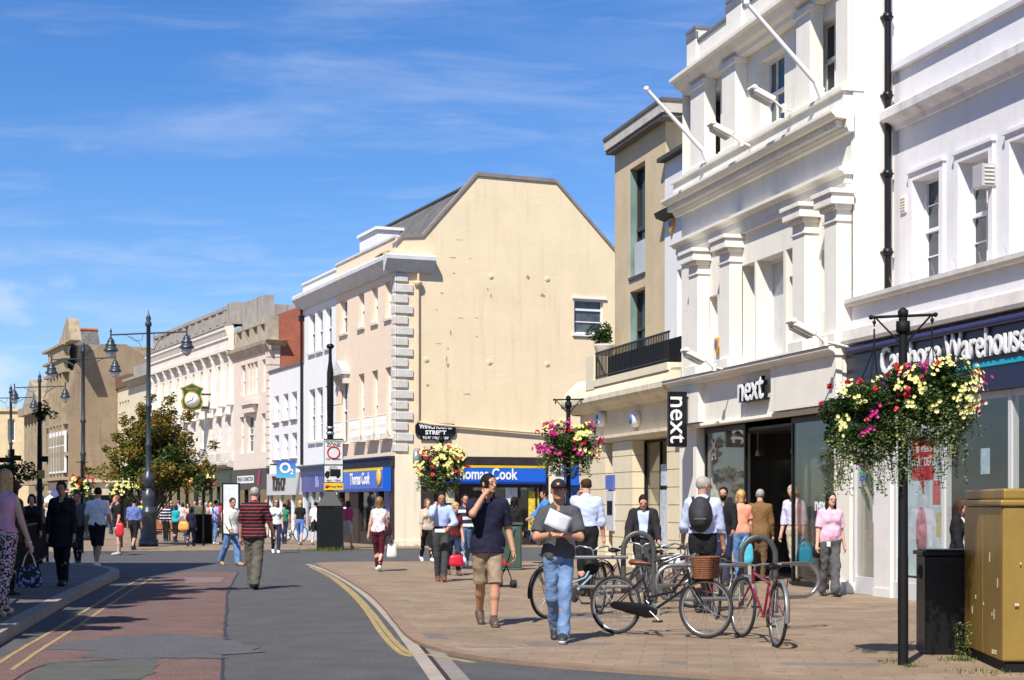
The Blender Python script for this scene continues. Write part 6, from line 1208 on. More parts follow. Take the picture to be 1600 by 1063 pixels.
# ------------------------------------------------------------------ bicycles and stands
STEEL = M('brushed_steel', (.36, .35, .34), .38, metal=.85, var=.12, scale=6); DSTEEL = M('grey_cast_bar', (.10, .097, .095), .5, metal=.5, var=.2, scale=9); RUB = M('rubber', (.02, .02, .02), .75, var=.2); CHR = M('bright_alloy', (.42, .42, .42), .35, metal=.8)
def wheel(par, c, r, tyre=RUB, tw=.019, steer=0.0, name='wheel', guard=None):
    """wheel in the local xz plane; a part with tyre, rim and spoke pattern below it"""
    o = thing_part(name, par, c, steer); n = 40; pth = lambda rr: [(rr * math.cos(2 * math.pi * k / n), 0, rr * math.sin(2 * math.pi * k / n)) for k in range(n)]
    b = MB(); b.tube(pth(r - tw), tw, 8, closed=True); b.build('tyre', tyre, o)
    b = MB(); b.tube(pth(r - tw * 2.3), .011, 6, closed=True, flat=(1, 1.5)); b.build('rim', CHR, o)
    b = MB(); b.tube([(0, -.045, 0), (0, .045, 0)], .018, 8)
    for k in range(28): q = 2 * math.pi * k / 28; s = 1 if k % 2 else -1; q2 = q + (.35 if (k // 2) % 2 else -.35); b.tube([(.02 * math.cos(q2), s * .035, .02 * math.sin(q2)), ((r - tw * 2.4) * math.cos(q), 0, (r - tw * 2.4) * math.sin(q))], .0017, 3, caps=False)
    b.build('spokes_and_hub' if False else 'hub', CHR, o)
    if guard is not None:
        b = MB(); a0, a1, gm = guard; b.tube([((r + .022) * math.cos(R(a0 + (a1 - a0) * k / 20)), 0, (r + .022) * math.sin(R(a0 + (a1 - a0) * k / 20))) for k in range(21)], .026, 6, flat=(1, .25)) ; g = b.build('mudguard', gm, o)
    return o
def thing_part(name, par, loc, rz=0.0):
    o = bpy.data.objects.new(name, None); COL.objects.link(o); o.parent = par; o.location = loc; o.rotation_euler = (0, 0, rz); o.empty_display_size = .1; return o
def bicycle(label, rear, front, col, step=False, steer=0.0, saddle=BLACK, guardm=None, basketm=None, chaincase=False, upright=True, r=.345, lean=0.0, group='parked bicycles', bag=None, bars='north'):
    rear, front = Vector(rear), Vector(front); d = front - rear; WB = d.length; t = thing('bicycle', label, 'bicycle', (rear.x, rear.y, PZ), math.atan2(d.y, d.x), group); t.rotation_euler = (R(lean), 0, math.atan2(d.y, d.x))
    fm = M('cycle_' + label.split()[0] + '_paint', col, .28, var=.05, coat=.5)
    gm = guardm; bb = Vector((WB * .42, 0, .29)); st = Vector((WB * .30, 0, .70)); ht = Vector((WB * .80, 0, .78)); hb = Vector((WB * .835, 0, .60)); ra = Vector((0, 0, r)); fa = Vector((WB, 0, r))
    b = MB(); tb = .0155
    b.tube([tuple(bb), tuple(st)], tb, 8); b.tube([tuple(bb), tuple(hb)], tb * 1.1, 8); b.tube([tuple(hb), tuple(ht)], tb * 1.15, 8)
    if step: b.tube([tuple(st.lerp(bb, .62)), tuple(hb.lerp(bb, .45) + Vector((0, 0, .06))), tuple(ht - Vector((0, 0, .05)))], tb, 8)
    else: b.tube([tuple(st - Vector((-.01, 0, .04))), tuple(ht - Vector((0, 0, .03)))], tb, 8)
    for s in (-1, 1): b.tube([tuple(bb + Vector((0, s * .03, 0))), (0, s * .055, r)], .009, 6); b.tube([tuple(st + Vector((0, s * .015, -.05))), (0, s * .055, r)], .008, 6)
    b.build('frame', fm, t)
    wheel(t, ra, r, guard=(30, 190, gm) if gm else None); 
    fk = thing_part('fork', t, hb, 0); b = MB(); ang = R(steer); cs, sn = math.cos(ang), math.sin(ang)
    fo = Vector((WB - hb.x, 0, r - hb.z)); rot = lambda v: Vector((v.x * cs - v.y * sn, v.x * sn + v.y * cs, v.z)); fl = Vector((fo.x, 0, fo.z))
    for s in (-1, 1): b.tube([tuple(rot(Vector((0, s * .03, 0)))), tuple(rot(Vector((fl.x * .45, s * .05, fl.z * .55)))), tuple(rot(Vector((fl.x, s * .05, fl.z))))], [.013, .012, .009], 6)
    b.build('fork_blade', fm, fk)
    wheel(t, hb + rot(fl), r, steer=ang, guard=(10, 150, gm) if gm else None)
    # bars
    b = MB(); top = ht + Vector((-.02, 0, .10 if upright else .05)) ; b.tube([tuple(ht - Vector((0, 0, .02))), tuple(top)], .012, 8)
    W_ = .29 if upright else .31
    for s in (-1, 1):
        pts = [Vector((0, 0, 0)), Vector((.06, s * .05, .04)), Vector((.02, s * .2, .07)), Vector((-.16, s * W_, .02))] if upright else [Vector((0, 0, 0)), Vector((.03, s * .1, .02)), Vector((-.04, s * W_, .03))]
        b.tube([tuple(top + rot(p)) for p in pts], .0115, 7); e, e0 = pts[-1], pts[-2]; b.tube([tuple(top + rot(e.lerp(e0, .02))), tuple(top + rot(e + (e - e0).normalized() * .09))], .017, 8, 1)
        b.tube([tuple(top + rot(e0 + Vector((.04, 0, 0)))), tuple(top + rot(e + Vector((.05, 0, -.03))))], .006, 5, 0)
    b.build('handlebar', [CHR, RUB], t)
    # saddle
    sp = st + Vector((-.03, 0, .14)); b = MB(); b.tube([tuple(st - Vector((0, 0, .03))), tuple(sp - Vector((0, 0, .03)))], .013, 8); b.build('seat_post', CHR, t)
    b = MB(); b.tube([tuple(sp + Vector((-.13, 0, .0))), tuple(sp + Vector((-.10, 0, .008))), tuple(sp + Vector((-.02, 0, .004))), tuple(sp + Vector((.08, 0, .0))), tuple(sp + Vector((.15, 0, -.004)))], [.04, .085, .07, .034, .018], 12, flat=(1, .45)); b.build('saddle', saddle, t)
    # drive
    b = MB()
    if chaincase: b.tube([tuple(bb + Vector((.085, -.05, -.005))), tuple(bb + Vector((.05, -.05, 0))), tuple(bb + Vector((-.05, -.05, .0))), (.10, -.05, r - .01), (.0, -.05, r), (-.05, -.05, r)], [.03, .075, .085, .055, .045, .015], 14, flat=(.3, 1)); b.build('chain_case', BLACK, t)
    else: b.lathe(bb + Vector((0, -.05, 0)), [(.09, -.003), (.095, 0), (.09, .003)], 22, axis='y'); b.tube([tuple(bb + Vector((0, -.05, .09))), (0, -.05, r + .035)], .004, 4); b.tube([tuple(bb + Vector((0, -.05, -.09))), (0, -.05, r - .035)], .004, 4); b.build('chain_ring', DSTEEL, t)
    for s, q in ((-1, -40), (1, 140)):
        b = MB()
        e = bb + Vector((.17 * math.cos(R(q)), s * .075, .17 * math.sin(R(q)))); b.tube([tuple(bb + Vector((0, s * .07, 0))), tuple(e)], .009, 6); b.obox(e + Vector((0, s * .05, 0)), (.045, 0, 0), (0, .045, 0), (0, 0, .012), 1); b.build('crank', [CHR, RUB], t)
    b = MB()
    if gm: b.tube([(-.12, 0, r * 2 + .07), (.1, 0, r * 2 + .06)], .006, 4); [b.tube([(-.22, s * .06, r * 2 + .06), (.2, s * .06, r * 2 + .05)], .006, 5) for s in (-1, 1)]; [b.tube([(-.1, s * .06, r * 2 + .05), (0, s * .06, r)], .005, 4) for s in (-1, 1)]; b.build('carrier', BLACK, t)
    if basketm:
        c = ht + rot(Vector((.23, 0, .02))); b = MB(); n = 20
        def rg(k, w1, d1): q = 2 * math.pi * k / n; return Vector((abs(math.cos(q)) ** .6 * math.copysign(1, math.cos(q)) * w1, abs(math.sin(q)) ** .6 * math.copysign(1, math.sin(q)) * d1, 0))
        for i in range(12): z = -.11 + i * .021; s_ = .82 + .18 * i / 11; b.tube([tuple(c + rot(rg(k, .13 * s_, .18 * s_)) + Vector((0, 0, z))) for k in range(n)], .0115, 5, closed=True)
        b.build('basket', basketm, t); b = MB(); b.add([tuple(c + rot(rg(k, .11, .15)) + Vector((0, 0, -.115))) for k in range(n)], [tuple(range(n))]); b.build('basket_base', basketm, t)
    if bag: b = MB(); b.ball(ht + rot(Vector((-.02, 0, .0))) + Vector((0, .05, -.1)), (.14, .12, .13), 12); b.build('bag', bag, t)
    return t
WICK = M('wicker', (.20, .075, .03), .7, var=.35, scale=30, bump=.5, bscale=80); LEATH = M('brown_leather', (.16, .05, .02), .35, var=.2)
P = lambda x, y: gp(x, y, PZ)
bicycle('black dutch bicycle with brown saddle and wicker basket, side on before the steel stand', P(962, 991), P(1103, 998), (.012, .012, .013), step=True, saddle=LEATH, guardm=None, basketm=WICK, chaincase=True)
bicycle('dark red bicycle seen from behind, leaning at the right of the stand', P(1213, 1012), P(1171, 999) + Vector((-.02, .25, 0)), (.22, .008, .02), guardm=M('red_bike_guard', (.3, .3, .3), .4, .6), upright=False, steer=10, lean=3)
bicycle('pale blue bicycle with black wheels partly hidden by the man in the black cap', P(855, 967), P(940, 960) + Vector((.05, .0, 0)), (.28, .40, .46), step=True, guardm=BLACK, steer=25, bag=BLKM)
bicycle('grey bicycle with a carrier bag on its bars, behind the black dutch one', P(1006, 955), P(1075, 948) + Vector((.0, -.3, 0)), (.10, .10, .11), steer=-20, bag=M('white_carrier', (.7, .7, .72), .5), guardm=None)
bicycle('scarlet bicycle half hidden behind the wicker basket bicycle', P(1120, 968), P(1060, 938), (.35, .01, .01), steer=15, guardm=BLACK, upright=False)
bicycle('dark bicycle with curved bars standing farthest back in the cluster', P(1052, 940), P(1128, 934), (.02, .02, .025), guardm=BLACK)
bicycle('black bicycle against the farther arch bar with its bars turned', P(940, 951), P(1020, 944), (.015, .015, .015), guardm=BLACK, steer=30, step=True)
bicycle('white bicycle far off outside the low white building', gp(450, 846, PZ) + Vector((0, -1, 0)), gp(464, 846, PZ) + Vector((.3, -1.2, 0)), (.7, .7, .7), group='far bicycles')
bicycle('blue fronted bicycle outside the side street shop window', gp(822, 851, PZ), gp(838, 852.5, PZ) + Vector((.1, 0, 0)), (.05, .15, .4), group='far bicycles', guardm=BLACK, basketm=BLKM)
def cycle_stand(label, cx, Y, ang, left=1.3, right=.85):
    t = thing('cycle_stand', label, 'cycle stand', (cx, Y, PZ), R(ang), 'steel cycle stands'); Rr = .21; b = MB()
    arch = [(.19, 0, 0), (.19, 0, .9)] + [(.19 - Rr + Rr * math.cos(q), 0, .9 + Rr * 1.1 * math.sin(q)) for q in [i * math.pi / 12 for i in range(1, 12)]] + [(-.23, 0, .9), (-.23, 0, .30)]
    b.tube(arch, .036, 8, flat=(.5, 1.0)); b.build('arch_bar', DSTEEL, t)
    b = MB(); b.box(.13, .26, -.07, .07, 0, .16); b.build('foot', M('stone_foot', (.25, .23, .2), .9), t)
    def loop(x0, x1, y0, dy):
        rr = .19; s = 1 if x1 > x0 else -1; zt, zb = .80, .40; pts = [(x0, y0, zt), (x1 - s * rr, y0 + dy * .8, zt)]
        pts += [(x1 - s * rr + s * rr * math.sin(q), y0 + dy, .60 + .20 * math.cos(q)) for q in [i * math.pi / 8 for i in range(1, 8)]] + [(x1 - s * rr, y0 + dy * .8, zb), (x0, y0, zb)]
        b = MB(); b.tube(pts, .026, 10); return b.build('locking_loop', STEEL, t)
    loop(-.18, -left, -.07, -.05); loop(.2, right, .02, .35); return t
cycle_stand('nearer steel cycle stand, arch bar beside the wicker basket', P(1158, 975).x + .05, 19.9, 8)
cycle_stand('farther steel cycle stand, arch bar before the man in the dark coat', (1000 - 800) / F * 22.8, 22.8, 5, left=1.4, right=.8)
# pushchair and bag things come with the people
# ================================================================== PEOPLE: smooth bodies grown from a signed distance field
class Field:
    def __init__(s, lo, hi, res):
        s.lo = np.array(lo, float); s.res = res; s.n = np.ceil((np.array(hi) - s.lo) / res).astype(int) + 1
        s.ax = [s.lo[i] + res * np.arange(s.n[i]) for i in range(3)]; s.D = np.full(s.n, 1.0, np.float32)
    def _sub(s, lo, hi, pad):
        sl = []
        for i in range(3):
            a = max(0, int((lo[i] - pad - s.lo[i]) / s.res)); b = min(s.n[i], int((hi[i] + pad - s.lo[i]) / s.res) + 2)
            if a >= b: return None
            sl.append(slice(a, b))
        return tuple(sl)
    def _pts(s, sl): return s.ax[0][sl[0]][:, None, None], s.ax[1][sl[1]][None, :, None], s.ax[2][sl[2]][None, None, :]
    def _mix(s, sl, d, k, sub=False):
        a = s.D[sl]
        if sub: s.D[sl] = np.maximum(a, -d); return
        if k <= 0: s.D[sl] = np.minimum(a, d); return
        h = np.clip(.5 + .5 * (a - d) / k, 0, 1); s.D[sl] = a + (d - a) * h - k * h * (1 - h)
    def cone(s, a, b, ra, rb, k=.02, flat=1.0, cut=False, cuta=False, sub=False):
        a = np.array(a, float); b = np.array(b, float); r = max(ra, rb); sl = s._sub(np.minimum(a, b) - r, np.maximum(a, b) + r, k + .03)
        if sl is None: return
        x, y, z = s._pts(sl); A = a.copy(); B = b.copy(); A[1] /= flat; B[1] /= flat; y = y / flat; ba = B - A; L2 = max(1e-9, float(ba @ ba))
        px, py, pz = x - A[0], y - A[1], z - A[2]; tt = (px * ba[0] + py * ba[1] + pz * ba[2]) / L2; t = np.clip(tt, 0, 1)
        d = np.sqrt((px - t * ba[0]) ** 2 + (py - t * ba[1]) ** 2 + (pz - t * ba[2]) ** 2) - (ra + (rb - ra) * t)
        if flat != 1: d = d * (.5 + .5 * flat)
        if cut: d = np.maximum(d, (tt - 1) * math.sqrt(L2))
        if cuta: d = np.maximum(d, -tt * math.sqrt(L2))
        s._mix(sl, d, k, sub)
    def ell(s, c, r, k=.02, Rm=None, sub=False):
        c = np.array(c, float); r = np.array(r, float); m = float(max(r)); sl = s._sub(c - m, c + m, k + .03)
        if sl is None: return
        x, y, z = s._pts(sl); x, y, z = x - c[0], y - c[1], z - c[2]
        if Rm is not None: x, y, z = Rm[0][0] * x + Rm[1][0] * y + Rm[2][0] * z, Rm[0][1] * x + Rm[1][1] * y + Rm[2][1] * z, Rm[0][2] * x + Rm[1][2] * y + Rm[2][2] * z
        q0 = np.sqrt((x / r[0]) ** 2 + (y / r[1]) ** 2 + (z / r[2]) ** 2); q1 = np.sqrt((x / r[0] ** 2) ** 2 + (y / r[1] ** 2) ** 2 + (z / r[2] ** 2) ** 2)
        s._mix(sl, q0 * (q0 - 1) / np.maximum(q1, 1e-6), k, sub)
    def plane_z(s, z0, above):
        z = s.ax[2][None, None, :]; s.D = np.maximum(s.D, (z - z0) if above else (z0 - z)).astype(np.float32)
    def mesh(s, name, mats, wrinkle=0.0, seed=0, matfn=None, smooth=1):
        D = s.D; ins = D < 0; nx, ny, nz = D.shape
        C = [(0,0,0),(1,0,0),(0,1,0),(1,1,0),(0,0,1),(1,0,1),(0,1,1),(1,1,1)]
        cnt = sum(ins[c[0]:nx-1+c[0], c[1]:ny-1+c[1], c[2]:nz-1+c[2]].astype(np.int8) for c in C); act = (cnt > 0) & (cnt < 8)
        ii = np.argwhere(act); n = len(ii)
        if n == 0: return None
        idx = np.full(act.shape, -1, np.int64); idx[act] = np.arange(n)
        V = np.stack([D[ii[:,0]+c[0], ii[:,1]+c[1], ii[:,2]+c[2]] for c in C], 1); P_ = np.zeros((n, 3)); W = np.zeros(n)
        for e0, e1 in ((0,1),(2,3),(4,5),(6,7),(0,2),(1,3),(4,6),(5,7),(0,4),(1,5),(2,6),(3,7)):
            v0, v1 = V[:, e0], V[:, e1]; m = (v0 < 0) != (v1 < 0); t = np.where(m, v0 / np.where(m, v0 - v1, 1), 0); c0, c1 = np.array(C[e0]), np.array(C[e1]); P_ += np.where(m[:, None], c0 + (c1 - c0) * t[:, None], 0); W += m
        P_ = (P_ / W[:, None] + ii) * s.res + s.lo; Q = []
        for a in range(3):
            b, c = (a + 1) % 3, (a + 2) % 3; sh = [slice(None)] * 3; sh2 = [slice(None)] * 3; sh[a] = slice(0, -1); sh2[a] = slice(1, None)
            i0, i1 = ins[tuple(sh)], ins[tuple(sh2)]; e = np.argwhere(i0 != i1); e = e[(e[:, b] > 0) & (e[:, c] > 0) & (e[:, b] < D.shape[b] - 1) & (e[:, c] < D.shape[c] - 1)]
            sg = i0[e[:, 0], e[:, 1], e[:, 2]]; o = []
            for db, dc in ((1, 1), (0, 1), (0, 0), (1, 0)): f = e.copy(); f[:, b] -= db; f[:, c] -= dc; o.append(idx[f[:, 0], f[:, 1], f[:, 2]])
            q = np.stack(o, 1); q[~sg] = q[~sg][:, ::-1]; Q.append(q)
        Q = np.concatenate(Q); Q = Q[(Q >= 0).all(1)]
        for _ in range(smooth):
            S = np.zeros_like(P_); N_ = np.zeros(n)
            for k in range(4): np.add.at(S, Q[:, k], P_[Q[:, (k + 1) % 4]] + P_[Q[:, k - 1]]); np.add.at(N_, Q[:, k], 2)
            P_ = P_ * .5 + .5 * S / np.maximum(N_, 1)[:, None]
        if wrinkle > 0:
            nf = np.cross(P_[Q[:, 2]] - P_[Q[:, 0]], P_[Q[:, 3]] - P_[Q[:, 1]]); nv = np.zeros_like(P_)
            for k in range(4): np.add.at(nv, Q[:, k], nf)
            nv /= np.maximum(np.linalg.norm(nv, axis=1), 1e-9)[:, None]; rg = np.random.RandomState(seed); w_ = np.zeros(n); wp = P_ + .045 * np.sin(P_[:, [1, 2, 0]] * 9 + seed)
            for fr_, am in ((8, .8), (17, .8), (34, .45)):
                for _ in range(3): d = rg.normal(size=3);  d /= np.linalg.norm(d); w_ += am * (1 - np.abs(np.sin(wp @ d * fr_ + rg.uniform(0, 6)))) 
            w_ -= w_.mean(); P_ = P_ + nv * (wrinkle * w_ * .55)[:, None]
        me = bpy.data.meshes.new(name); me.vertices.add(n); me.vertices.foreach_set('co', P_.astype(np.float32).ravel()); F_ = len(Q); me.loops.add(F_ * 4); me.loops.foreach_set('vertex_index', Q[:, ::-1].astype(np.int32).ravel() if True else None); me.polygons.add(F_); me.polygons.foreach_set('loop_start', np.arange(0, F_ * 4, 4, dtype=np.int32)); me.polygons.foreach_set('loop_total', np.full(F_, 4, dtype=np.int32)) ; me.polygons.foreach_set('use_smooth', np.ones(F_, bool))
        for m in (mats if isinstance(mats, (list, tuple)) else [mats]): me.materials.append(m)
        if matfn is not None: me.polygons.foreach_set('material_index', matfn(P_[Q].mean(1)).astype(np.int32))
        me.update(); me.validate(); o = bpy.data.objects.new(name, me); COL.objects.link(o); return o

def SK(name, c): 
    m = M('skin_' + name, c, .5, var=.06, scale=14, spec=.4); m.node_tree.nodes['Principled BSDF'].inputs['Subsurface Weight'].default_value = .0; return m
SKINS = dict(fair=SK('fair', (.62, .36, .26)), tan=SK('tan', (.48, .25, .155)), dark=SK('dark', (.20, .105, .07)), pink=SK('pink', (.66, .33, .25)))
HAIRS = dict(black=M('hair_black', (.012, .010, .010), .75, spec=.2, var=.4, scale=30), brown=M('hair_brown', (.055, .028, .014), .75, spec=.2, var=.4, scale=30), grey=M('hair_grey', (.34, .32, .30), .6, var=.25, scale=30), blonde=M('hair_blonde', (.48, .29, .11), .45, var=.35, scale=30), fawn=M('hair_fawn', (.20, .11, .05), .45, var=.35, scale=30), ginger=M('hair_ginger', (.28, .10, .03), .5, var=.3, scale=30))
DARKF = M('eye_and_brow', (.07, .035, .028), .5); LIP = M('lip', (.40, .13, .11), .5)
def cloth(name, c, rough=.85, var=.10): return M('cloth_' + name, c, rough, var=var, scale=9, bump=.35, bscale=70, spec=.25)
def stripes(name, c1, c2, period, frac, c3=None, frac3=0):
    m = cloth(name, c1); t = m.node_tree; b = t.nodes['Principled BSDF']; n_, l_ = t.nodes.new, t.links.new; tc = n_('ShaderNodeTexCoord'); sp = n_('ShaderNodeSeparateXYZ'); l_(tc.outputs['Object'], sp.inputs[0])
    mo = n_('ShaderNodeMath'); mo.operation = 'PINGPONG'; mo.inputs[1].default_value = period / 2; l_(sp.outputs['Z'], mo.inputs[0]); lt = n_('ShaderNodeMath'); lt.operation = 'LESS_THAN'; lt.inputs[1].default_value = period * frac / 2; l_(mo.outputs[0], lt.inputs[0])
    mi = n_('ShaderNodeMix'); mi.data_type = 'RGBA'; l_(lt.outputs[0], mi.inputs['Factor']); mi.inputs['A'].default_value = tuple(c1) + (1,); mi.inputs['B'].default_value = tuple(c2) + (1,); l_(mi.outputs['Result'], b.inputs['Base Color']); return m
def prints(name, c1, c2, sc, th=.5):
    m = cloth(name, c1); t = m.node_tree; b = t.nodes['Principled BSDF']; n_, l_ = t.nodes.new, t.links.new; tc = n_('ShaderNodeTexCoord'); ns = n_('ShaderNodeTexNoise'); ns.inputs['Scale'].default_value = sc; ns.inputs['Detail'].default_value = 2; l_(tc.outputs['Object'], ns.inputs['Vector'])
    gt = n_('ShaderNodeMath'); gt.operation = 'GREATER_THAN'; gt.inputs[1].default_value = th; l_(ns.outputs[0], gt.inputs[0]); mi = n_('ShaderNodeMix'); mi.data_type = 'RGBA'; l_(gt.outputs[0], mi.inputs['Factor']); mi.inputs['A'].default_value = tuple(c1) + (1,); mi.inputs['B'].default_value = tuple(c2) + (1,); l_(mi.outputs['Result'], b.inputs['Base Color']); return m
V3 = lambda *a: np.array(a, float)
def unit(v): return v / max(1e-9, np.linalg.norm(v))
def ik(a, tgt, l1, l2, hint):
    d = tgt - a; L_ = min(np.linalg.norm(d), (l1 + l2) * .995); u = unit(d); x = (l1 * l1 - l2 * l2 + L_ * L_) / (2 * L_); h = math.sqrt(max(0, l1 * l1 - x * x)); hp = hint - u * (hint @ u); return a + u * x + unit(hp) * h, a + u * L_
def rotx(p): c, s = math.cos(R(p)), math.sin(R(p)); return np.array([[1, 0, 0], [0, c, -s], [0, s, c]])
def rotz(p): c, s = math.cos(R(p)), math.sin(R(p)); return np.array([[c, -s, 0], [s, c, 0], [0, 0, 1]])

WALK, WALK2, STAND = (22, 8, -16, 22), (-16, 24, 22, 6), (2, 2, -2, 3)
def person(label, fx, fy, hy, heading, skin='fair', hair=('short', 'brown'), top=None, bottom=None, shoes=(.05, .04, .04), legs=STAND, armL=('a', 4, 7, 12), armR=('a', 4, 7, 12), lean=3, head=(0, 0), res=.012, z0=PZ, girth=1.0, female=False, jacket=None, group=None, beard=False, curl=.5, cap=None, dark_glasses=False, sole=None):
    Y = F * (H - z0) / (fy - HY); Ht = (fy - hy) * Y / F / 1.0 - .0; base = Vector(((fx - CX) / F * Y, Y, z0)); S = Ht; g = girth; gf = .92 if female else 1.0
    B3 = lambda x, y, z: V3(x, y, z) * S
    # lower body
    hipw = .047 if not female else .049; J = {}; drop = []
    L1, L2 = .245 * S, .235 * S
    for sd, (ha, ka) in ((1, legs[:2]), (-1, legs[2:])):
        h = V3(sd * hipw * S, 0, 0); a = R(ha); kn = h + V3(-h[0] * .12, -math.sin(a) * L1, -math.cos(a) * L1); b = R(ha - ka); an = kn + V3(-h[0] * .22, -math.sin(b) * L2, -math.cos(b) * L2); J[sd] = [h, kn, an, ha - ka]; drop.append(an[2] - (.045 + max(0, -(ha - ka)) * .0012) * S)
    pz = -min(drop); off = V3(0, 0, pz)
    for sd in (1, -1):
        for i in range(3): J[sd][i] = J[sd][i] + off
    pel = V3(0, 0, pz + .01 * S); ml = rotx(lean); up = lambda x, y, z: pel + ml @ V3(x * S, y * S, (z - .52) * S)
    chest, neck0 = up(0, 0, .72), up(0, -.002, .825); hy_, hp_ = head; Rh = rotz(hy_) @ rotx(hp_); hb = up(0, -.008, .862); hc = hb + Rh @ (V3(0, -.012, .073) * S)
    hs = S * .97 if S > 1.82 else S
    sw = (.097 if not female else .084) * (1 + (g - 1) * .5)
    arms = {}
    for sd, am in ((1, armL), (-1, armR)):
        sh = up(sd * sw, .002, .798); l1, l2 = .172 * S, .15 * S
        if am[0] == 'a':
            _, fw, ab, el = am; d = rotx(fw) @ V3(math.sin(R(ab)) * sd, 0, -math.cos(R(ab))); d = V3(d[0], -abs(d[1]) if fw > 0 else abs(d[1]), d[2]); e = sh + d * l1; q = R(el); ax = unit(np.cross(d, V3(0, -1, 0))); fd = d * math.cos(q) + V3(-sd * .15, -1, 0) / 1.01 * math.sin(q); fd = unit(fd); wv = e + fd * l2
        else:
            tgt = V3(am[1][0] * S, am[1][1] * S, am[1][2] * S); hint = V3(*(am[2] if len(am) > 2 else (sd * .5, .35, -1))); e, wv = ik(sh, tgt, l1, l2, hint)
        arms[sd] = (sh, e, wv)
    xs = [p[0] for a in arms.values() for p in a] + [j[i][0] for j in J.values() for i in range(3)]; ys = [p[1] for a in arms.values() for p in a] + [j[i][1] for j in J.values() for i in range(3)]
    lo = (min(xs) - .17, min(ys) - .30, -.02); hi = (max(xs) + .17, max(max(ys) + .22, .32), S * 1.03 + .06); r_ = S / 1.75
    fing = {}
    def torso(f, inf, k=.05):
        i = inf; f.cone(up(-.030, 0, .545), up(.030, 0, .545), (.066 + (.006 if female else 0)) * S * g + i, (.066 + (.006 if female else 0)) * S * g + i, k, .80)
        f.cone(up(0, -.004 if g > 1.05 else 0, .60), up(0, 0, .68), .073 * S * g * gf + i, .080 * S * g * gf + i, k, .76)
        f.cone(up(-.038, .002, .745), up(.038, .002, .745), .062 * S * (1 + (g - 1) * .6) * gf + i, .062 * S * (1 + (g - 1) * .6) * gf + i, k, .95)
        f.cone(up(-sw * .80, .004, .793), up(sw * .80, .004, .793), .034 * S + i, .034 * S + i, k, .95)
        f.cone(up(0, .004, .80), up(0, .004, .838), .055 * S + i, .032 * S + i * .6, k)
        if female: [f.ell(up(q * .042, -.045, .735), (.036 * S + i, .036 * S + i, .036 * S + i), .03) for q in (1, -1)]
        if g > 1.12: f.ell(up(0, -.026, .61), (.080 * S + i, .066 * S + i, .080 * S + i), .05)
    # ---- skin
    f = Field(lo, hi, res); torso(f, -.012)
    f.cone(neck0, hb + Rh @ (V3(0, .006, .04) * S), .034 * S * (.9 if female else 1.05), .031 * S * (.9 if female else 1.0), .02)
    f.ell(hc + Rh @ (V3(0, .006, .012) * S), V3(.0445, .056, .052) * S, .01, Rh); f.ell(hc + Rh @ (V3(0, -.006, -.022) * S), V3(.037, .044, .046) * S, .02, Rh); f.ell(hc + Rh @ (V3(0, -.030, -.050) * S), V3(.022, .020, .016) * S, .018, Rh)
    hh = lambda x, y, z: hc + Rh @ (V3(x, y, z) * S)
    f.cone(hh(0, -.048, .006), hh(0, -.060, -.016), .0055 * S, .0085 * S, .006); f.cone(hh(-.022, -.040, .010), hh(.022, -.040, .010), .010 * S, .010 * S, .01); f.cone(hh(-.010, -.049, -.032), hh(.010, -.049, -.032), .0055 * S, .0055 * S, .008)
    for q in (1, -1): f.ell(hh(q * .0185, -.058, .0), V3(.011, .012, .0075) * S, 0, Rh, sub=True); f.ell(hh(q * .046, .004, -.006), V3(.006, .011, .018) * S, .004, Rh); f.ell(hh(q * .0185, -.044, -.001), V3(.0085, .009, .007) * S, .002, Rh)
    for sd in (1, -1):
        h, kn, an, fa = J[sd]; f.cone(h, kn, .042 * S * g, .029 * S, .03); f.cone(kn, kn + (an - kn) * .35, .031 * S, .033 * S, .02); f.cone(kn + (an - kn) * .35 + V3(0, .006 * S, 0), an, .032 * S, .021 * S, .02); fd_ = rotx(min(0, fa) * -.8) @ V3(0, -1, 0) if False else V3(0, -math.cos(R(min(0, fa))), math.sin(R(min(0, fa)))); f.cone(an + V3(0, .01, -.02) * S, an + fd_ * .095 * S + V3(0, 0, -.028 * S), .020 * S, .013 * S, .02)
        sh, e, wv = arms[sd]; f.cone(sh, e, .031 * S * (1 + (g - 1) * .5) * gf, .024 * S * gf, .03); f.cone(e, wv, .0245 * S * gf, .0160 * S * gf, .015)
        # hand: palm, four unequal bent fingers, thumb off the side
        fw = unit(wv - e); am = armL if sd == 1 else armR; pn = V3(-sd, 0, 0) if am[0] == 'a' else unit(V3(-sd * .3, .75, -.2)); pn = unit(pn - fw * (pn @ fw)); sdv = unit(np.cross(fw, pn)); 
        if sdv[1] > 0 and am[0] == 'a': sdv = -sdv
        if am[0] != 'a' and sdv[2] < 0: sdv = -sdv
        pc = wv + fw * .028 * S; f.cone(wv, pc - sdv * .008 * S, .0145 * S, .0165 * S, .01); f.cone(pc - sdv * .012 * S + fw * .018 * S, pc + sdv * .012 * S + fw * .018 * S, .011 * S, .0115 * S, .008)
        cq = curl if not isinstance(curl, dict) else curl[sd]; mr = max(.0050 * S, res * .62)
        for q, ln in enumerate((.036, .041, .038, .029)):
            p0 = pc + fw * .026 * S + sdv * (.0165 - q * .0108) * S; c1_, c2_ = cq * .8, cq * 2.0; d1 = fw * math.cos(c1_) + pn * math.sin(c1_); d2 = fw * math.cos(c2_) + pn * math.sin(c2_); p1 = p0 + d1 * ln * .55 * S; f.cone(p0 - fw * .006 * S, p1, mr * 1.06, mr, .004); f.cone(p1, p1 + d2 * ln * .5 * S, mr, mr * .85, .003)
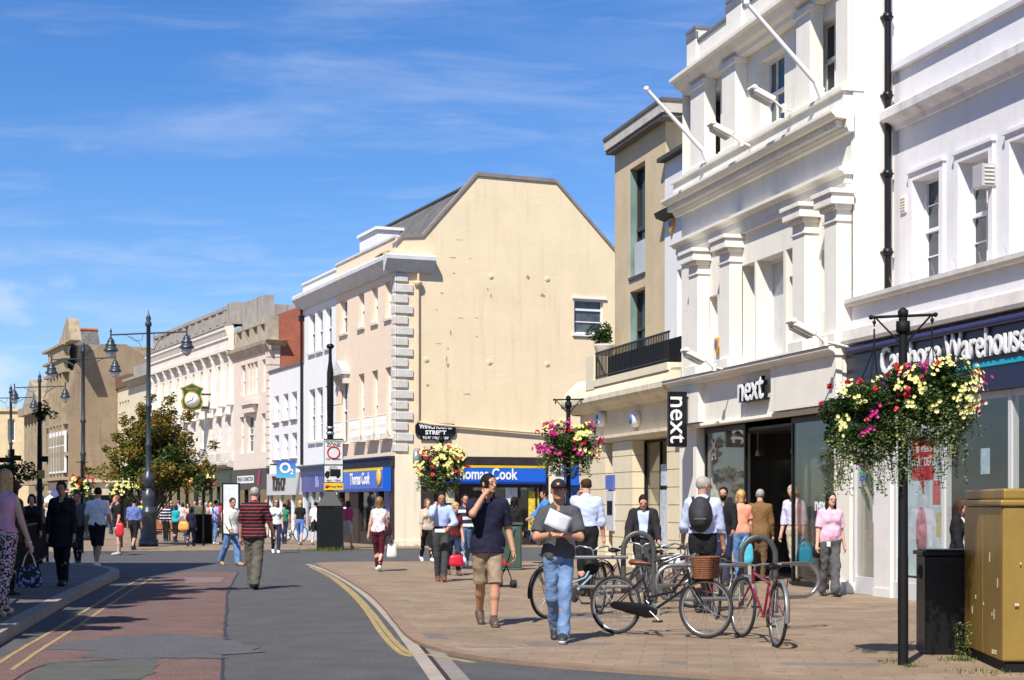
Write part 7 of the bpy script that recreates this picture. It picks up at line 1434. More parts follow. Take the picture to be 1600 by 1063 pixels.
        t0 = pc + sdv * .014 * S - fw * .004 * S; t1 = t0 + unit(sdv + fw * .9 + pn * .5) * .024 * S; f.cone(t0, t1, mr * 1.25, mr * 1.1, .006); f.cone(t1, t1 + unit(fw + pn * .4 + sdv * .15) * .018 * S, mr * 1.05, mr * .9, .004)
        fing[sd] = base + Matrix.Rotation(R(heading), 3, 'Z') @ Vector(pc + fw * .03 * S + pn * .012 * S)
    RhT = Rh.T
    def mf(c):
        q = (c - hc) @ Rh / S; m = np.zeros(len(c), int); fr_ = q[:, 1] < -.028; ax = np.abs(q[:, 0])
        m[fr_ & (ax > .012) & (ax < .0245) & (q[:, 2] > -.0035) & (q[:, 2] < .0025)] = 1; m[(res < .009) & fr_ & (ax > .010) & (ax < .026) & (q[:, 2] > .0095) & (q[:, 2] < .0130)] = 3; m[fr_ & (ax < .0135) & (q[:, 2] > -.0365) & (q[:, 2] < -.028)] = 2
        if beard: m[(q[:, 1] < -.005) & (q[:, 2] < -.022) & (q[:, 2] > -.075) & ~((ax < .011) & (q[:, 2] > -.037) & (q[:, 2] < -.029))] = 3
        return m
    ob = f.mesh('person', [SKINS[skin], DARKF, LIP, HAIRS[hair[1]]], matfn=mf); ob.location = base; ob.rotation_euler = (0, 0, R(heading)); tag(ob, label, 'person', group)
    sd_ = int(fx) % 97; wr = .013 if res < .010 else .010
    # ---- hair
    hf = Field(hc - .22 * r_, hc + .20 * r_, min(res, .012) if res < .015 else res * .8); 
    if hair[0] in ('long', 'mid'): hf = Field(hc - V3(.22, .22, .42) * r_, hc + V3(.22, .22, .18) * r_, min(res, .012) if res < .015 else res * .8)
    st = hair[0]
    if st != 'bald':
        th = {'short': .004, 'crop': .002, 'bob': .009, 'long': .007, 'mid': .009, 'up': .006, 'ring': .003}[st]
        hf.ell(hh(0, .008, .014), V3(.0445 + th, .056 + th, .052 + th) * S, .0, Rh)
        if st in ('long', 'mid', 'bob'):
            ln = {'bob': -.05, 'mid': -.075, 'long': -.12}[st]
            for q in (-1, 1): hf.cone(hh(q * .040, .004, .0), hh(q * .044, .008, ln), .018 * S, .016 * S, .02)
            hf.cone(hh(0, .035, 0), hh(0, .04, ln * 1.15), .034 * S, .028 * S, .03)
            if st == 'long': hf.cone(hh(0, .035, -.08), hh(0, .045, -.17), .032 * S, .02 * S, .03)
        if st == 'up': hf.ell(hh(0, .058, .025), V3(.024, .022, .024) * S, .012)
        # carve the face (and the crown for a receding head)
        hf.ell(hh(0, -.064, -.012), V3(.044 if st in ('long', 'mid', 'bob') else .058, .050, .060) * S, 0, Rh, sub=True)
        if st in ('short', 'crop', 'ring', 'up'): hf.ell(hh(0, -.02, -.062), V3(.07, .06, .048) * S, 0, Rh, sub=True)
        if st == 'ring': hf.ell(hh(0, -.022, .052), V3(.046, .060, .040) * S, 0, Rh, sub=True)
        h_ = hf.mesh('hair', HAIRS[hair[1]], wrinkle=.004, seed=sd_)
        if h_: h_.parent = ob
    if cap is not None:
        cf = Field(hc - .2 * r_, hc + .2 * r_, min(res, .009)); cf.ell(hh(0, .004, .020), V3(.050, .061, .052) * S, 0, Rh); c_lo = hh(0, 0, .014); n_ = Rh @ V3(0, 0, 1); x, y, z = cf._pts((slice(None),) * 3); cf.D = np.maximum(cf.D, -((x - c_lo[0]) * n_[0] + (y - c_lo[1]) * n_[1] + (z - c_lo[2]) * n_[2])).astype(np.float32)
        cf.ell(hh(0, -.062, .016), V3(.040, .042, .0065) * S, .003, Rh @ rotx(-10)); c_ = cf.mesh('cap', cap); c_.parent = ob
        bd = MB(); cc = Vector(hh(0, -.059, .038)); ux, uy, uz = (Vector(Rh @ V3(*q)) for q in ((1, 0, 0), (0, 1, 0), (0, 0, 1))); bd.obox(cc, ux * .016, uy * .004, uz * .013, 0); bd.obox(cc - uy * .005, ux * .009, uy * .001, uz * .0025, 1); bd.obox(cc - uy * .005 + uz * .006, ux * .006, uy * .001, uz * .002, 1); bd.obox(cc - uy * .005 - uz * .006, ux * .006, uy * .001, uz * .002, 1); bb_ = bd.build('cap_badge', [M('badge_orange', (.75, .17, .05), .5), LETW], c_)
    if dark_glasses:
        bd = MB(); [bd.ball(hh(q * .019, -.054, .0), (.015 * S, .006, .010 * S), 8) for q in (1, -1)]; bd.tube([tuple(hh(-.04, 0, .002)), tuple(hh(-.034, -.048, .002)), tuple(hh(.034, -.048, .002)), tuple(hh(.04, 0, .002))], .003, 4); bd.build('sunglasses', BLACK, ob)
    # ---- clothing
    def garment(spec, name, infl):
        s_len, hem, mat = spec['sleeve'], spec.get('hem', .50), spec['mat']; lf = spec.get('loose', 0.0); f = Field(lo, hi, res); i = infl + lf; ia = infl + lf * .35
        torso(f, i)
        hz = up(0, 0, hem)[2]; tz = pel[2] - .02 * S
        if hz < tz: f.cone(V3(0, 0, tz), V3(0, 0, hz), .092 * S * g + i, .096 * S * g + i + spec.get('flare', 0), .04, .78)
        for sd in (1, -1):
            sh, e, wv = arms[sd]
            if s_len <= 0: continue
            b1 = sh + (e - sh) * min(1, s_len * 2); f.cone(sh, b1, .031 * S * gf + ia, .028 * S * gf + ia + (.008 if s_len < .9 else .0), .03, cut=s_len < .5)
            if s_len > .5: b2 = e + (wv - e) * min(1, (s_len - .5) * 2); f.cone(e, b2, .027 * S * gf + ia, .019 * S * gf + ia * .8, .02, cut=True)
        if spec.get('collar', True): f.cone(up(0, .004, .822), up(0, 0, .850), .046 * S + i * .5, .038 * S + i * .4, .015, cut=True)
        f.cone(up(0, -.006, .846), up(0, -.02, .90), .033 * S, .05 * S, 0, sub=True)
        f.cone(up(0, -.050, .822), up(0, -.075, .870), spec.get('neck', .014) * S, .05 * S, 0, sub=True)
        if spec.get('open', 0) > 0:
            w_ = spec['open'] * S; x, y, z = f._pts((slice(None),) * 3); dd = np.maximum(np.abs(x) - w_ * (1 + .25 * np.sin(z * 5)), np.maximum(y + .03 * S, z - up(0, 0, .83)[2])); f.D = np.maximum(f.D, -dd).astype(np.float32)
        z = f.ax[2][None, None, :]; x = f.ax[0][:, None, None]
        inner = np.abs(x) < .155 * S * g; cutd = np.where(inner, hz + .006 * np.sin(x * 22 + sd_) - z, -1.0); f.D = np.maximum(f.D, cutd).astype(np.float32)
        o = f.mesh(name, mat, wrinkle=wr * spec.get('wr', 1.0), seed=sd_ + 3); o.parent = ob; return o
    if bottom is not None:
        f = Field(lo, hi, res); kind = bottom['kind']; i = .010 + bottom.get('loose', 0); wz = up(0, 0, .60)[2]
        f.cone(V3(-.028 * S, 0, pel[2] + .01 * S), V3(.028 * S, 0, pel[2] + .01 * S), (.063 + (.006 if female else 0)) * S * g + i, (.063 + (.006 if female else 0)) * S * g + i, .03, .80); f.cone(V3(0, 0, pel[2] + .02 * S), up(0, 0, .61), .080 * S * g + i * .4, .073 * S * g * gf + i * .5, .02, .76)
        if kind == 'skirt': f.cone(V3(0, 0, pel[2]), V3(0, 0, pel[2] - bottom['len'] * S), .10 * S * g + i, bottom.get('flare', .11) * S, .03, .8, cut=True)
        else:
            ln = bottom.get('len', 1.0)        # 1 = to the shoe, .5 = knee
            for sd in (1, -1):
                h, kn, an, fa = J[sd]; lk = min(1, ln / .5); e1 = h + (kn - h) * lk; wd = bottom.get('wide', .0)
                f.cone(h + V3(0, 0, -.01 * S), e1, .045 * S * g + i, (.032 + wd * .6) * S + i, .025, cut=ln <= .5)
                if ln > .5: lp_ = (ln - .5) / .5; e2 = kn + (an + V3(0, .004 * S, -.026 * S) - kn) * lp_; f.cone(kn, e2, (.032 + wd * .6) * S + i, (.024 + wd) * S + i, .025, cut=True)
        f.plane_z(wz, True); o = f.mesh('trousers' if kind == 'trousers' and bottom.get('len', 1) > .7 else 'shorts' if kind == 'trousers' else 'skirt', bottom['mat'], wrinkle=wr * 1.15, seed=sd_ + 9); o.parent = ob
    if top is not None: garment(top, top.get('name', 'shirt'), .013)
    if jacket is not None: garment(jacket, jacket.get('name', 'jacket'), .021)
    sm = M('shoe_%02d%02d%02d' % tuple(int(c * 99) for c in shoes), shoes, .5, var=.15)
    for sd in (1, -1):
        h, kn, an, fa = J[sd]; fa = min(0, fa) * .8; fd_ = V3(0, -math.cos(R(fa)), math.sin(R(fa))); dn = V3(0, -math.sin(R(fa)), -math.cos(R(fa))); f = Field(an - .24 * r_, an + .24 * r_, min(res, .012)); a0 = an + dn * .022 * S - fd_ * .014 * S; a1 = an + fd_ * .098 * S + dn * .030 * S
        f.cone(a0, a1, .029 * S, .025 * S, .01); f.cone(an + dn * .01 * S, an + fd_ * .035 * S + dn * .02 * S, .031 * S, .027 * S, .015)
        if abs(fa) < 1: f.plane_z(0.002, False)
        o = f.mesh('shoe', sm if sole is None else [sm, sole], matfn=None if sole is None else (lambda c, a0=a0, dn=dn: ((c - a0) @ dn > .016).astype(int))); o.parent = ob
    return ob, fing, base, dict(up=up, hh=hh, hc=hc, J=J, S=S, Rh=Rh, rot=Matrix.Rotation(R(heading), 3, 'Z'), arms=arms)
def wpos(info, base, p): return base + info['rot'] @ Vector(p)

TR = lambda m, **k: dict(kind='trousers', mat=m, **k)
jeans = cloth('blue_denim', (.12, .22, .42), var=.35); jeans_l = M('cloth_washed_denim', (.14, .23, .40), .85, var=.30, scale=5, bump=.4, bscale=60, gdirt=.35, dirt=(.42, .55, .74), dscale=3.5); dkjeans = cloth('dark_denim', (.02, .03, .07)); black = cloth('black', (.012, .012, .014)); char = cloth('charcoal', (.055, .057, .06)); navy = cloth('navy', (.014, .014, .035)); khaki = cloth('khaki', (.33, .245, .165)); lblue = cloth('light_blue_shirt', (.42, .52, .78)); white = cloth('white', (.78, .78, .78)); greyt = cloth('grey_trousers', (.10, .10, .105)); stone = cloth('stone_chino', (.55, .48, .36)); maroon = cloth('maroon', (.07, .008, .015))
# ================================================================== THE PEOPLE IN THE STREET
def bag(name, label, cat, p, w_, d_, h_, mat, rz=0, strap=.12, strapm=None, soft=.6, group=None, taper=.85, res=.008):
    """soft bag hanging from point p by its handles"""
    f = Field((-w_ / 2 - .05, -d_ / 2 - .05, -strap - h_ - .05), (w_ / 2 + .05, d_ / 2 + .05, -strap + .04), res); x, y, z = f._pts((slice(None),) * 3); t = (z + strap + h_) / h_; ww = w_ / 2 * (1 - (1 - taper) * np.clip(t, 0, 1)); dd = d_ / 2 * (1.05 - .5 * np.clip(t, 0, 1))
    q = (np.abs(x / ww) ** 3.2 + np.abs(y / dd) ** 2.4 + np.abs((z + strap + h_ / 2) / (h_ / 2)) ** 4) ** .3; f.D = ((q - 1) * d_ * .5).astype(np.float32)
    o = f.mesh(name, mat, wrinkle=.004, seed=int(w_ * 1000)); 
    if o is None: return None
    o.location = p; o.rotation_euler = (0, 0, R(rz)); tag(o, label, cat, group); b = MB()
    for s in (-1, 1): b.tube([(-w_ * .25, s * d_ * .2, -strap - .01), (-w_ * .14, s * d_ * .1, -strap * .4), (0, s * .008, 0), (w_ * .14, s * d_ * .1, -strap * .4), (w_ * .25, s * d_ * .2, -strap - .01)], .007, 6)
    b.build('handle', strapm or mat, o); return o
# 1 man in cap reading a sheet
ob, fg, bs, inf = person('man in black cap, grey polo and washed jeans reading a white sheet', 873, 1003, 752, -4, 'tan', ('crop', 'brown'), dict(sleeve=.40, hem=.505, mat=cloth('dark_grey_polo', (.075, .078, .085)), loose=.010), TR(jeans_l, loose=.000, wide=.007), (.03, .03, .035), legs=(16, 5, -10, 26), armL=('t', (.026, -.165, .672), (.9, .3, -1)), armR=('t', (-.026, -.165, .672), (-.9, .3, -1)), head=(0, -0), lean=2, res=.0075, cap=M('cap_black', (.012, .012, .013), .8), curl=.9, sole=M('sole_white', (.7, .7, .7), .6))
hp = wpos(inf, bs, inf['up'](0, -.185, .735)); t = MB(); b = MB(); n = 8
for i in range(n + 1):
    for j in range(2): pass
pts = []; a = .27; hgt = .19
for i in range(7):
    for j in range(5): u = i / 6 - .5; v_ = j / 4 - .5; pts.append((u * a, -.015 * math.cos(u * 5) + .10 * v_ * .8, v_ * hgt * .9))
fs = [(i * 5 + j, (i + 1) * 5 + j, (i + 1) * 5 + j + 1, i * 5 + j + 1) for i in range(6) for j in range(4)]
b.add(pts, fs, 0, True); o = b.build('paper_sheet', M('paper_white', (.58, .56, .60), .6, var=.02)); o.modifiers.new('thickness', 'SOLIDIFY').thickness = .002; o.location = hp + Vector((.01, -.02, .03)); o.rotation_euler = (R(12), R(24), R(8)); tag(o, 'white sheet of paper held in both hands by the man in the black cap', 'paper')
# 2 man on phone in khaki shorts
ob, fg, bs, inf = person('man in navy polo and khaki shorts striding with a hand raised to his face', 762, 978, 743, 8, 'tan', ('short', 'black'), dict(sleeve=.42, hem=.475, mat=navy, loose=.016, neck=.02), TR(khaki, len=.50, loose=.012, wide=.008), (.085, .06, .045), legs=(13, 6, -13, 20), armL=('a', -6, 14, 22), armR=('t', (-.042, -.105, .862), (-.75, .1, -1)), head=(34, 0), lean=0, res=.0078, girth=1.05, curl={1: .6, -1: 1.0}, sole=M('sole_tan', (.2, .15, .1), .7))
for sd in (1, -1):
    h, kn, an, fa = inf['J'][sd]; b = MB(); b.tube([tuple(an + V3(0, .004, .05)), tuple(an)], [.044, .043], 12); b.build('sock', M('sock_brown', (.10, .06, .045), .9), ob)
b = MB(); b.obox((0, 0, 0), (.028, 0, 0), (0, .006, 0), (0, 0, .055)); o = b.build('mobile_phone', BLACK, None); o.location = wpos(inf, bs, inf['hh'](-.050, -.035, -.01)); o.rotation_euler = (R(20), R(-10), R(60)); tag(o, 'black mobile phone at the ear of the man in khaki shorts', 'phone')
# 3 office man on phone
ob, fg, bs, inf = person('man in light blue shirt and grey trousers looking down with a phone at his ear', 689, 909, 770, 4, 'tan', ('short', 'black'), dict(sleeve=1.0, hem=.60, mat=lblue, loose=.006), TR(char, loose=.006), (.16, .055, .025), legs=(12, 2, -8, 8), armL=('t', (.07, -.16, .60), (1, .5, -.6)), armR=('t', (-.066, -.070, .858), (-.6, .1, -1)), head=(5, 18), lean=3, res=.010, curl=1.0)
b = MB(); b.tube([tuple(inf['up'](.0, 0, .595) + V3(.13 * math.cos(q) * inf['S'] / 1.75, .10 * math.sin(q), 0)) for q in [i * math.pi / 12 for i in range(24)]], .016, 5, closed=True); b.build('belt', BLACK, ob)
b = MB(); b.obox((0, 0, 0), (.10, 0, 0), (0, .05, .03), (0, 0, .002)); o = b.build('document', M('paper_white', (0, 0, 0))); o.location = fg[1] + Vector((-.08, -.05, .01)); tag(o, 'folded white papers held at the waist of the man in grey trousers', 'paper')
b = MB(); b.obox((0, 0, 0), (.006, 0, 0), (0, .028, 0), (0, 0, .055)); o = b.build('mobile_phone', BLACK); o.location = wpos(inf, bs, inf['hh'](-.052, -.005, 0)); tag(o, 'dark mobile phone at the ear of the man in grey trousers', 'phone')
# 4-6 group behind him
ob, fg, bs, inf = person('blonde woman in dark red top with a red bag, looking down', 709, 899, 785, 15, 'fair', ('mid', 'blonde'), dict(sleeve=.3, hem=.52, mat=cloth('dark_red_top', (.10, .015, .02)), collar=False), TR(dkjeans), (.12, .07, .04), legs=WALK, female=True, head=(20, 14))
bag('handbag', 'bright red handbag with white trim at the woman behind the man in grey trousers', 'handbag', Vector(at(713, 858, bs.y - .25)), .34, .16, .26, M('red_leather', (.52, .01, .03), .4), 10, strapm=LEATH)
bag('shopping_bag', 'small white plastic bag beside the bright red handbag', 'shopping bag', Vector(at(722, 862, bs.y - .1)), .2, .1, .12, M('white_plastic', (.75, .75, .76), .4), 10)
person('man in navy and white striped jumper and jeans behind the man with the raised hand', 727, 886, 772, 5, 'tan', ('short', 'black'), dict(sleeve=1, hem=.52, mat=stripes('navy_white_stripe', (.03, .04, .09), (.75, .75, .78), .17, .42), collar=False), TR(cloth('mid_denim', (.10, .19, .34))), (.5, .5, .5), legs=WALK2, skin='tan') if False else person('man in navy and white striped jumper and jeans behind the man with the raised hand', 727, 886, 772, 5, 'tan', ('short', 'black'), dict(sleeve=1, hem=.52, mat=stripes('navy_white_stripe', (.03, .04, .09), (.75, .75, .78), .17, .42), collar=False), TR(cloth('mid_denim', (.10, .19, .34))), (.5, .5, .5), legs=WALK2)
person('woman in beige top and dark tights close behind the phoning man in grey trousers', 667, 878, 780, 20, 'fair', ('bob', 'fawn'), dict(sleeve=.5, hem=.5, mat=cloth('beige_top', (.5, .44, .36))), TR(black), (.7, .7, .7), legs=WALK, female=True, res=.014)
# pushchair
def pushchair():
    c = gp(776, 918, PZ); t = thing('pushchair', 'folding black pushchair with a red seat beside the man in khaki shorts', 'pushchair', c, R(25)); b = MB()
    for s in (-1, 1): b.tube([(s * .2, .32, .07), (s * .2, -.12, .55), (s * .22, -.3, 1.02), (s * .2, -.4, 1.05)], .012, 6); b.tube([(s * .2, -.3, .07), (s * .2, .1, .5), (s * .2, .3, .85)], .012, 6)
    b.tube([(-.2, .3, .85), (.2, .3, .85)], .012, 6); b.tube([(-.2, .05, .3), (.2, .05, .3)], .012, 6); b.build('frame', BLKM, t)
    b = MB(); b.add([(-.19, .0, .42), (.19, .0, .42), (.19, .28, .85), (-.19, .28, .85), (-.19, -.28, .45), (.19, -.28, .45)], [(0, 1, 2, 3), (4, 5, 1, 0)]); o = b.build('seat', M('pushchair_red', (.4, .02, .04), .8), t); o.modifiers.new('thickness', 'SOLIDIFY').thickness = .03
    for x, y in ((-.2, .32), (.2, .32), (-.2, -.3), (.2, -.3)):
        for e in (-.03, .03): b = MB(); b.lathe((x + e, y, .075), [(.075, -.012), (.075, .012)], 16, axis='x'); b.build('wheel', RUB, t)
pushchair()
person('dark haired person in black seen from behind beyond the green cabinet', 803, 886, 779, 170, 'tan', ('bob', 'black'), dict(sleeve=1, hem=.5, mat=black), TR(black), female=True)
person('man in bright blue jacket reaching left outside the far shop window', 853, 868, 768, -70, 'tan', ('short', 'black'), dict(sleeve=1, hem=.5, mat=cloth('bright_blue', (.05, .22, .6))), TR(char), armL=('a', 40, 5, 30), armR=('a', 35, 5, 30), res=.015)
# bald man seen from behind
ob, fg, bs, inf = person('balding man in pale blue shirt seen from behind, holding a phone to his ear', 916, 932, 750, 176, 'pink', ('ring', 'brown'), dict(sleeve=1, hem=.58, mat=cloth('pale_blue_shirt', (.52, .60, .80)), loose=.012), TR(black, loose=.006), (.02, .02, .02), legs=STAND, armR=('a', 3, 9, 12), armL=('t', (.066, -.070, .858), (.6, .1, -1)), res=.010, girth=1.12, head=(12, 0))
b = MB(); b.obox((0, 0, 0), (.006, 0, 0), (0, .028, 0), (0, 0, .055)); o = b.build('mobile_phone', BLACK); o.location = wpos(inf, bs, inf['hh'](.054, -.01, -.01)); tag(o, 'black phone at the ear of the balding man seen from behind', 'phone')
person('man in open black coat over pale blue shirt bending over the bicycles', 1005, 926, 774, -4, 'pink', ('short', 'black'), dict(sleeve=0, hem=.55, mat=cloth('pale_blue_tee', (.50, .60, .80)), neck=.02), TR(char, loose=.008), legs=STAND, jacket=dict(sleeve=1, hem=.50, mat=cloth('black_coat', (.022, .019, .022)), open=.05, loose=.014), armL=('a', 16, 12, 26), armR=('a', 16, 14, 24), lean=8, head=(0, 26), girth=1.15, res=.010)
ob, fg, bs, inf = person('tall grey haired man with a black rucksack over a blue striped shirt, back turned', 1098, 958, 749, 172, 'tan', ('short', 'grey'), dict(sleeve=1, hem=.575, mat=cloth('blue_pinstripe', (.50, .56, .78)), loose=.014), TR(black, loose=.006), (.02, .02, .02), legs=STAND, armL=('a', 12, 12, 30), armR=('a', 6, 10, 14), res=.0095, head=(-62, 0), girth=1.1, beard=True)
f = Field((-.25, -.05, -.3), (.25, .28, .3), .010); f.ell((0, .10, 0), (.17, .12, .25), 0); f.ell((0, .17, -.06), (.12, .09, .14), .02); o = f.mesh('rucksack', M('rucksack_black', (.02, .02, .024), .7, var=.3, bump=.4), wrinkle=.006, seed=5); o.location = wpos(inf, bs, inf['up'](.015, .045, .715)); o.rotation_euler = (0, 0, R(172)); tag(o, 'black rucksack on the back of the tall grey haired man', 'rucksack'); b = MB()
for s in (-1, 1): b.tube([(s * .10, .02, .20), (s * .11, -.05, .245), (s * .12, -.16, .18), (s * .13, -.17, 0), (s * .14, -.08, -.16), (s * .13, .02, -.2)], .016, 6, flat=(1.4, .5))
b.build('strap', M('rucksack_black', (0, 0, 0)), o); b = MB(); b.obox((0, .262, -.06), (.08, 0, 0), (0, .003, 0), (0, 0, .006)); b.build('zip', STEEL, o)
person('bearded man in black sweater facing the street between the rucksack man and the blonde woman', 1131, 916, 764, -15, 'tan', ('short', 'black'), dict(sleeve=1, hem=.5, mat=black, neck=.02), TR(dkjeans), armL=('a', 14, 8, 50), res=.012, beard=True)
ob, fg, bs, inf = person('blonde woman in apricot top and jeans with bright orange shoes, back turned', 1158, 911, 769, 178, 'fair', ('bob', 'blonde'), dict(sleeve=.35, hem=.52, mat=cloth('apricot', (.80, .33, .22)), collar=False), TR(jeans, loose=-.003), (.72, .07, .01), legs=(6, 4, -6, 6), female=True, res=.011, armL=('a', 10, 8, 40))
bag('shopping_bag', 'pale turquoise carrier bag held low by the woman in the apricot top', 'shopping bag', Vector(at(1166, 838, bs.y - .3)), .30, .12, .42, M('turquoise_plastic', (.10, .50, .66), .35, var=.3), 10, group='carrier bags')
person('grey haired man in brown jacket with his back turned at the shop door', 1187, 908, 767, 165, 'fair', ('short', 'grey'), dict(sleeve=1, hem=.46, mat=cloth('brown_jacket', (.20, .11, .045)), loose=.014), TR(cloth('brown_trousers', (.13, .08, .045)), loose=.006), (.04, .03, .02), lean=6, res=.011, girth=1.08)
ob, fg, bs, inf = person('grey haired man in pale shirt and stone trousers by the glass door, looking down', 1243, 912, 760, -42, 'fair', ('short', 'grey'), dict(sleeve=1, hem=.58, mat=cloth('lilac_check', (.58, .57, .74)), loose=.008), TR(stone, loose=.008), (.03, .02, .02), head=(0, 20), res=.011, legs=(6, 4, -5, 6), girth=1.06, armL=('a', 4, 6, 10))
b = MB(); b.tube([tuple(inf['up'](.0, 0, .595) + V3(.148 * math.cos(q), .112 * math.sin(q), 0)) for q in [i * math.pi / 12 for i in range(24)]], .016, 5, closed=True); b.build('belt', BLACK, ob)
bag('shopping_bag', 'large bright blue carrier bag beside the man in stone trousers', 'shopping bag', fg[1] + Vector((.06, -.05, 0)), .42, .16, .40, M('blue_plastic', (.02, .33, .58), .35, var=.25), 20, group='carrier bags')
ob, fg, bs, inf = person('woman in glasses with long black hair, pink shirt and grey trousers', 1296, 932, 773, 12, 'fair', ('long', 'black'), dict(sleeve=.42, hem=.50, mat=cloth('pink_shirt', (.72, .44, .56)), loose=.006), TR(greyt, loose=.008, wide=.010), (.015, .015, .015), legs=(10, 2, -10, 10), female=True, girth=1.18, res=.0095, armR=('a', 3, 12, 12), armL=('a', -6, 12, 8), head=(4, 0))
b = MB(); [b.tube([tuple(inf['hh'](q * .019 + .013 * math.cos(a_), -.058, .010 * math.sin(a_))) for a_ in [i * math.pi / 8 for i in range(16)]], .0022, 4, closed=True) for q in (1, -1)]; b.build('spectacles', BLACK, ob)
b = MB(); b.box(-.03, .03, -.005, .005, -.04, .04); o = b.build('name_badge', LETW, ob); o.location = Vector(inf['up'](-.05, -.10, .50))
o = bag('handbag', 'black shoulder bag hanging at the side of the woman in the pink shirt', 'handbag', Vector(at(1276, 838, bs.y)), .24, .12, .26, BLACK, 60, strap=.1); b = MB(); b.tube([(0, 0, -.1), (.1, .02, .25), (.2, .03, .47)], .009, 6, flat=(1, .5)); b.build('strap', BLACK, o)
person('woman with brown hair and black cardigan seen over the black litter bin', 1496, 955, 783, 62, 'fair', ('mid', 'brown'), dict(sleeve=0, hem=.52, mat=white), TR(black), female=True, jacket=dict(sleeve=1, hem=.52, mat=black, open=.045), res=.011)
# left-hand and middle distance
person('grey haired man in red striped black polo walking away down the road', 397, 921, 764, 176, 'pink', ('ring', 'grey'), dict(sleeve=.46, hem=.49, mat=stripes('red_black_stripe', (.018, .012, .014), (.42, .05, .07), .062, .20), loose=.014), TR(cloth('grey_work_trousers', (.115, .105, .085)), loose=.012, wide=.014), (.02, .02, .02), legs=(11, 4, -9, 12), armL=('a', 4, 10, 16), armR=('a', 8, 16, 28), res=.0085, girth=1.14, z0=0.0)
person('man in white fleece and jeans walking right in front of the pale poster board', 361, 884, 778, 48, 'tan', ('short', 'brown'), dict(sleeve=1, hem=.47, mat=cloth('white_fleece', (.80, .78, .72)), loose=.022), TR(jeans, loose=.008, wide=.012), (.42, .25, .10), legs=(20, 8, -18, 18), armL=('a', -12, 8, 20), armR=('a', 18, 10, 30), res=.011, z0=0.0, girth=1.05, head=(-8, 4))
person('woman in sunglasses, white top and dark jeans crossing the side road', 431, 865, 780, 14, 'fair', ('mid', 'fawn'), dict(sleeve=.3, hem=.52, mat=white), TR(dkjeans), (.75, .75, .75), legs=(18, 8, -16, 16), female=True, res=.013, dark_glasses=True, armR=('a', 18, 8, 60), z0=0.0)
G_ = 'people walking on the plaza'
person('person with black hair in green top seen from behind before the low white building', 444, 850, 788, 178, 'tan', ('short', 'black'), dict(sleeve=.1, hem=.5, mat=cloth('green_top', (.03, .22, .12))), TR(dkjeans), res=.017, group=G_)
ob, fg, bs, inf = person('blonde woman in black top and tight blue jeans seen from behind', 469, 852, 782, 182, 'fair', ('mid', 'blonde'), dict(sleeve=.3, hem=.58, mat=black), TR(cloth('bright_denim', (.10, .20, .48)), loose=-.004), (.4, .3, .25), legs=WALK, female=True, res=.015, group=G_)
bag('handbag', 'black shoulder bag of the blonde woman in tight jeans', 'handbag', fg[-1] + Vector((.35, 0, .25)), .3, .14, .3, BLKM, 0, res=.015)
person('man in white T-shirt and black shorts left of the black sign pillar', 493, 852, 784, 176, 'fair', ('crop', 'black'), dict(sleeve=.4, hem=.5, mat=white), TR(black, len=.45), (.6, .6, .65), legs=WALK2, res=.016, group=G_)
person('man in white and red top with burgundy trousers right of the black sign pillar', 533, 855, 779, 170, 'tan', ('short', 'black'), dict(sleeve=.45, hem=.5, mat=stripes('white_red_top', (.75, .72, .72), (.6, .03, .04), .5, .3)), TR(cloth('burgundy', (.20, .01, .02))), legs=WALK, res=.016, group=G_)
person('woman in coral pink top and beige skirt walking off beside the sign pillar', 543, 857, 783, 165, 'fair', ('bob', 'brown'), dict(sleeve=.4, hem=.5, mat=cloth('coral_pink', (.62, .07, .16))), dict(kind='skirt', mat=stone, len=.2), (.5, .35, .25), legs=WALK2, female=True, res=.016, group=G_)
ob, fg, bs, inf = person('woman in white patterned sleeveless top and maroon trousers seen from behind', 592, 893, 779, 174, 'fair', ('mid', 'fawn'), dict(sleeve=0, hem=.52, mat=prints('white_speckle', (.74, .70, .72), (.45, .22, .28), 32, .60), collar=False), TR(maroon, loose=-.002), (.7, .68, .66), legs=(12, 4, -10, 14), female=True, res=.0105, girth=1.05, armR=('a', 4, 14, 14), armL=('a', 0, 12, 8))
bag('shopping_bag', 'white plastic carrier bag held by the woman in maroon trousers', 'shopping bag', fg[-1], .27, .12, .34, M('white_plastic', (0, 0, 0)), 20, group='carrier bags')
o = bag('handbag', 'dark floral shoulder bag at the right side of the woman in maroon trousers', 'handbag', wpos(inf, bs, inf['up'](-.13, .02, .72)), .24, .12, .30, prints('dark_floral', (.03, .02, .03), (.35, .12, .2), 20, .58), 60, strap=.12, strapm=BLACK)
# left foreground
ob, fg, bs, inf = person('blonde woman in pink sleeveless top and patterned trousers, back turned', 4, 963, 738, 168, 'fair', ('long', 'blonde'), dict(sleeve=0, hem=.56, mat=cloth('rose_pink_top', (.66, .33, .42)), collar=False, loose=.010), TR(prints('maroon_white_print', (.10, .02, .03), (.62, .50, .50), 34, .50), loose=.016, wide=.006), (.5, .42, .34), legs=(10, 4, -10, 14), female=True, res=.0085, z0=LZ, armR=('a', 4, 16, 12), armL=('a', 2, 10, 10))
b = MB(); w0 = Vector(inf['arms'][-1][2]); b.lathe(w0, [(.034, -.008), (.036, 0), (.034, .008)], 12); b.build('bracelet', FRAMEW, ob)
bag('handbag', 'glossy blue patterned handbag with cream handles carried by the blonde woman at the left edge', 'handbag', fg[-1] + Vector((-.02, 0, 0)), .34, .18, .28, prints('blue_black_gloss', (.02, .02, .03), (.2, .3, .5), 22, .56), 10, strap=.20, strapm=M('cream_strap', (.6, .52, .4), .6))
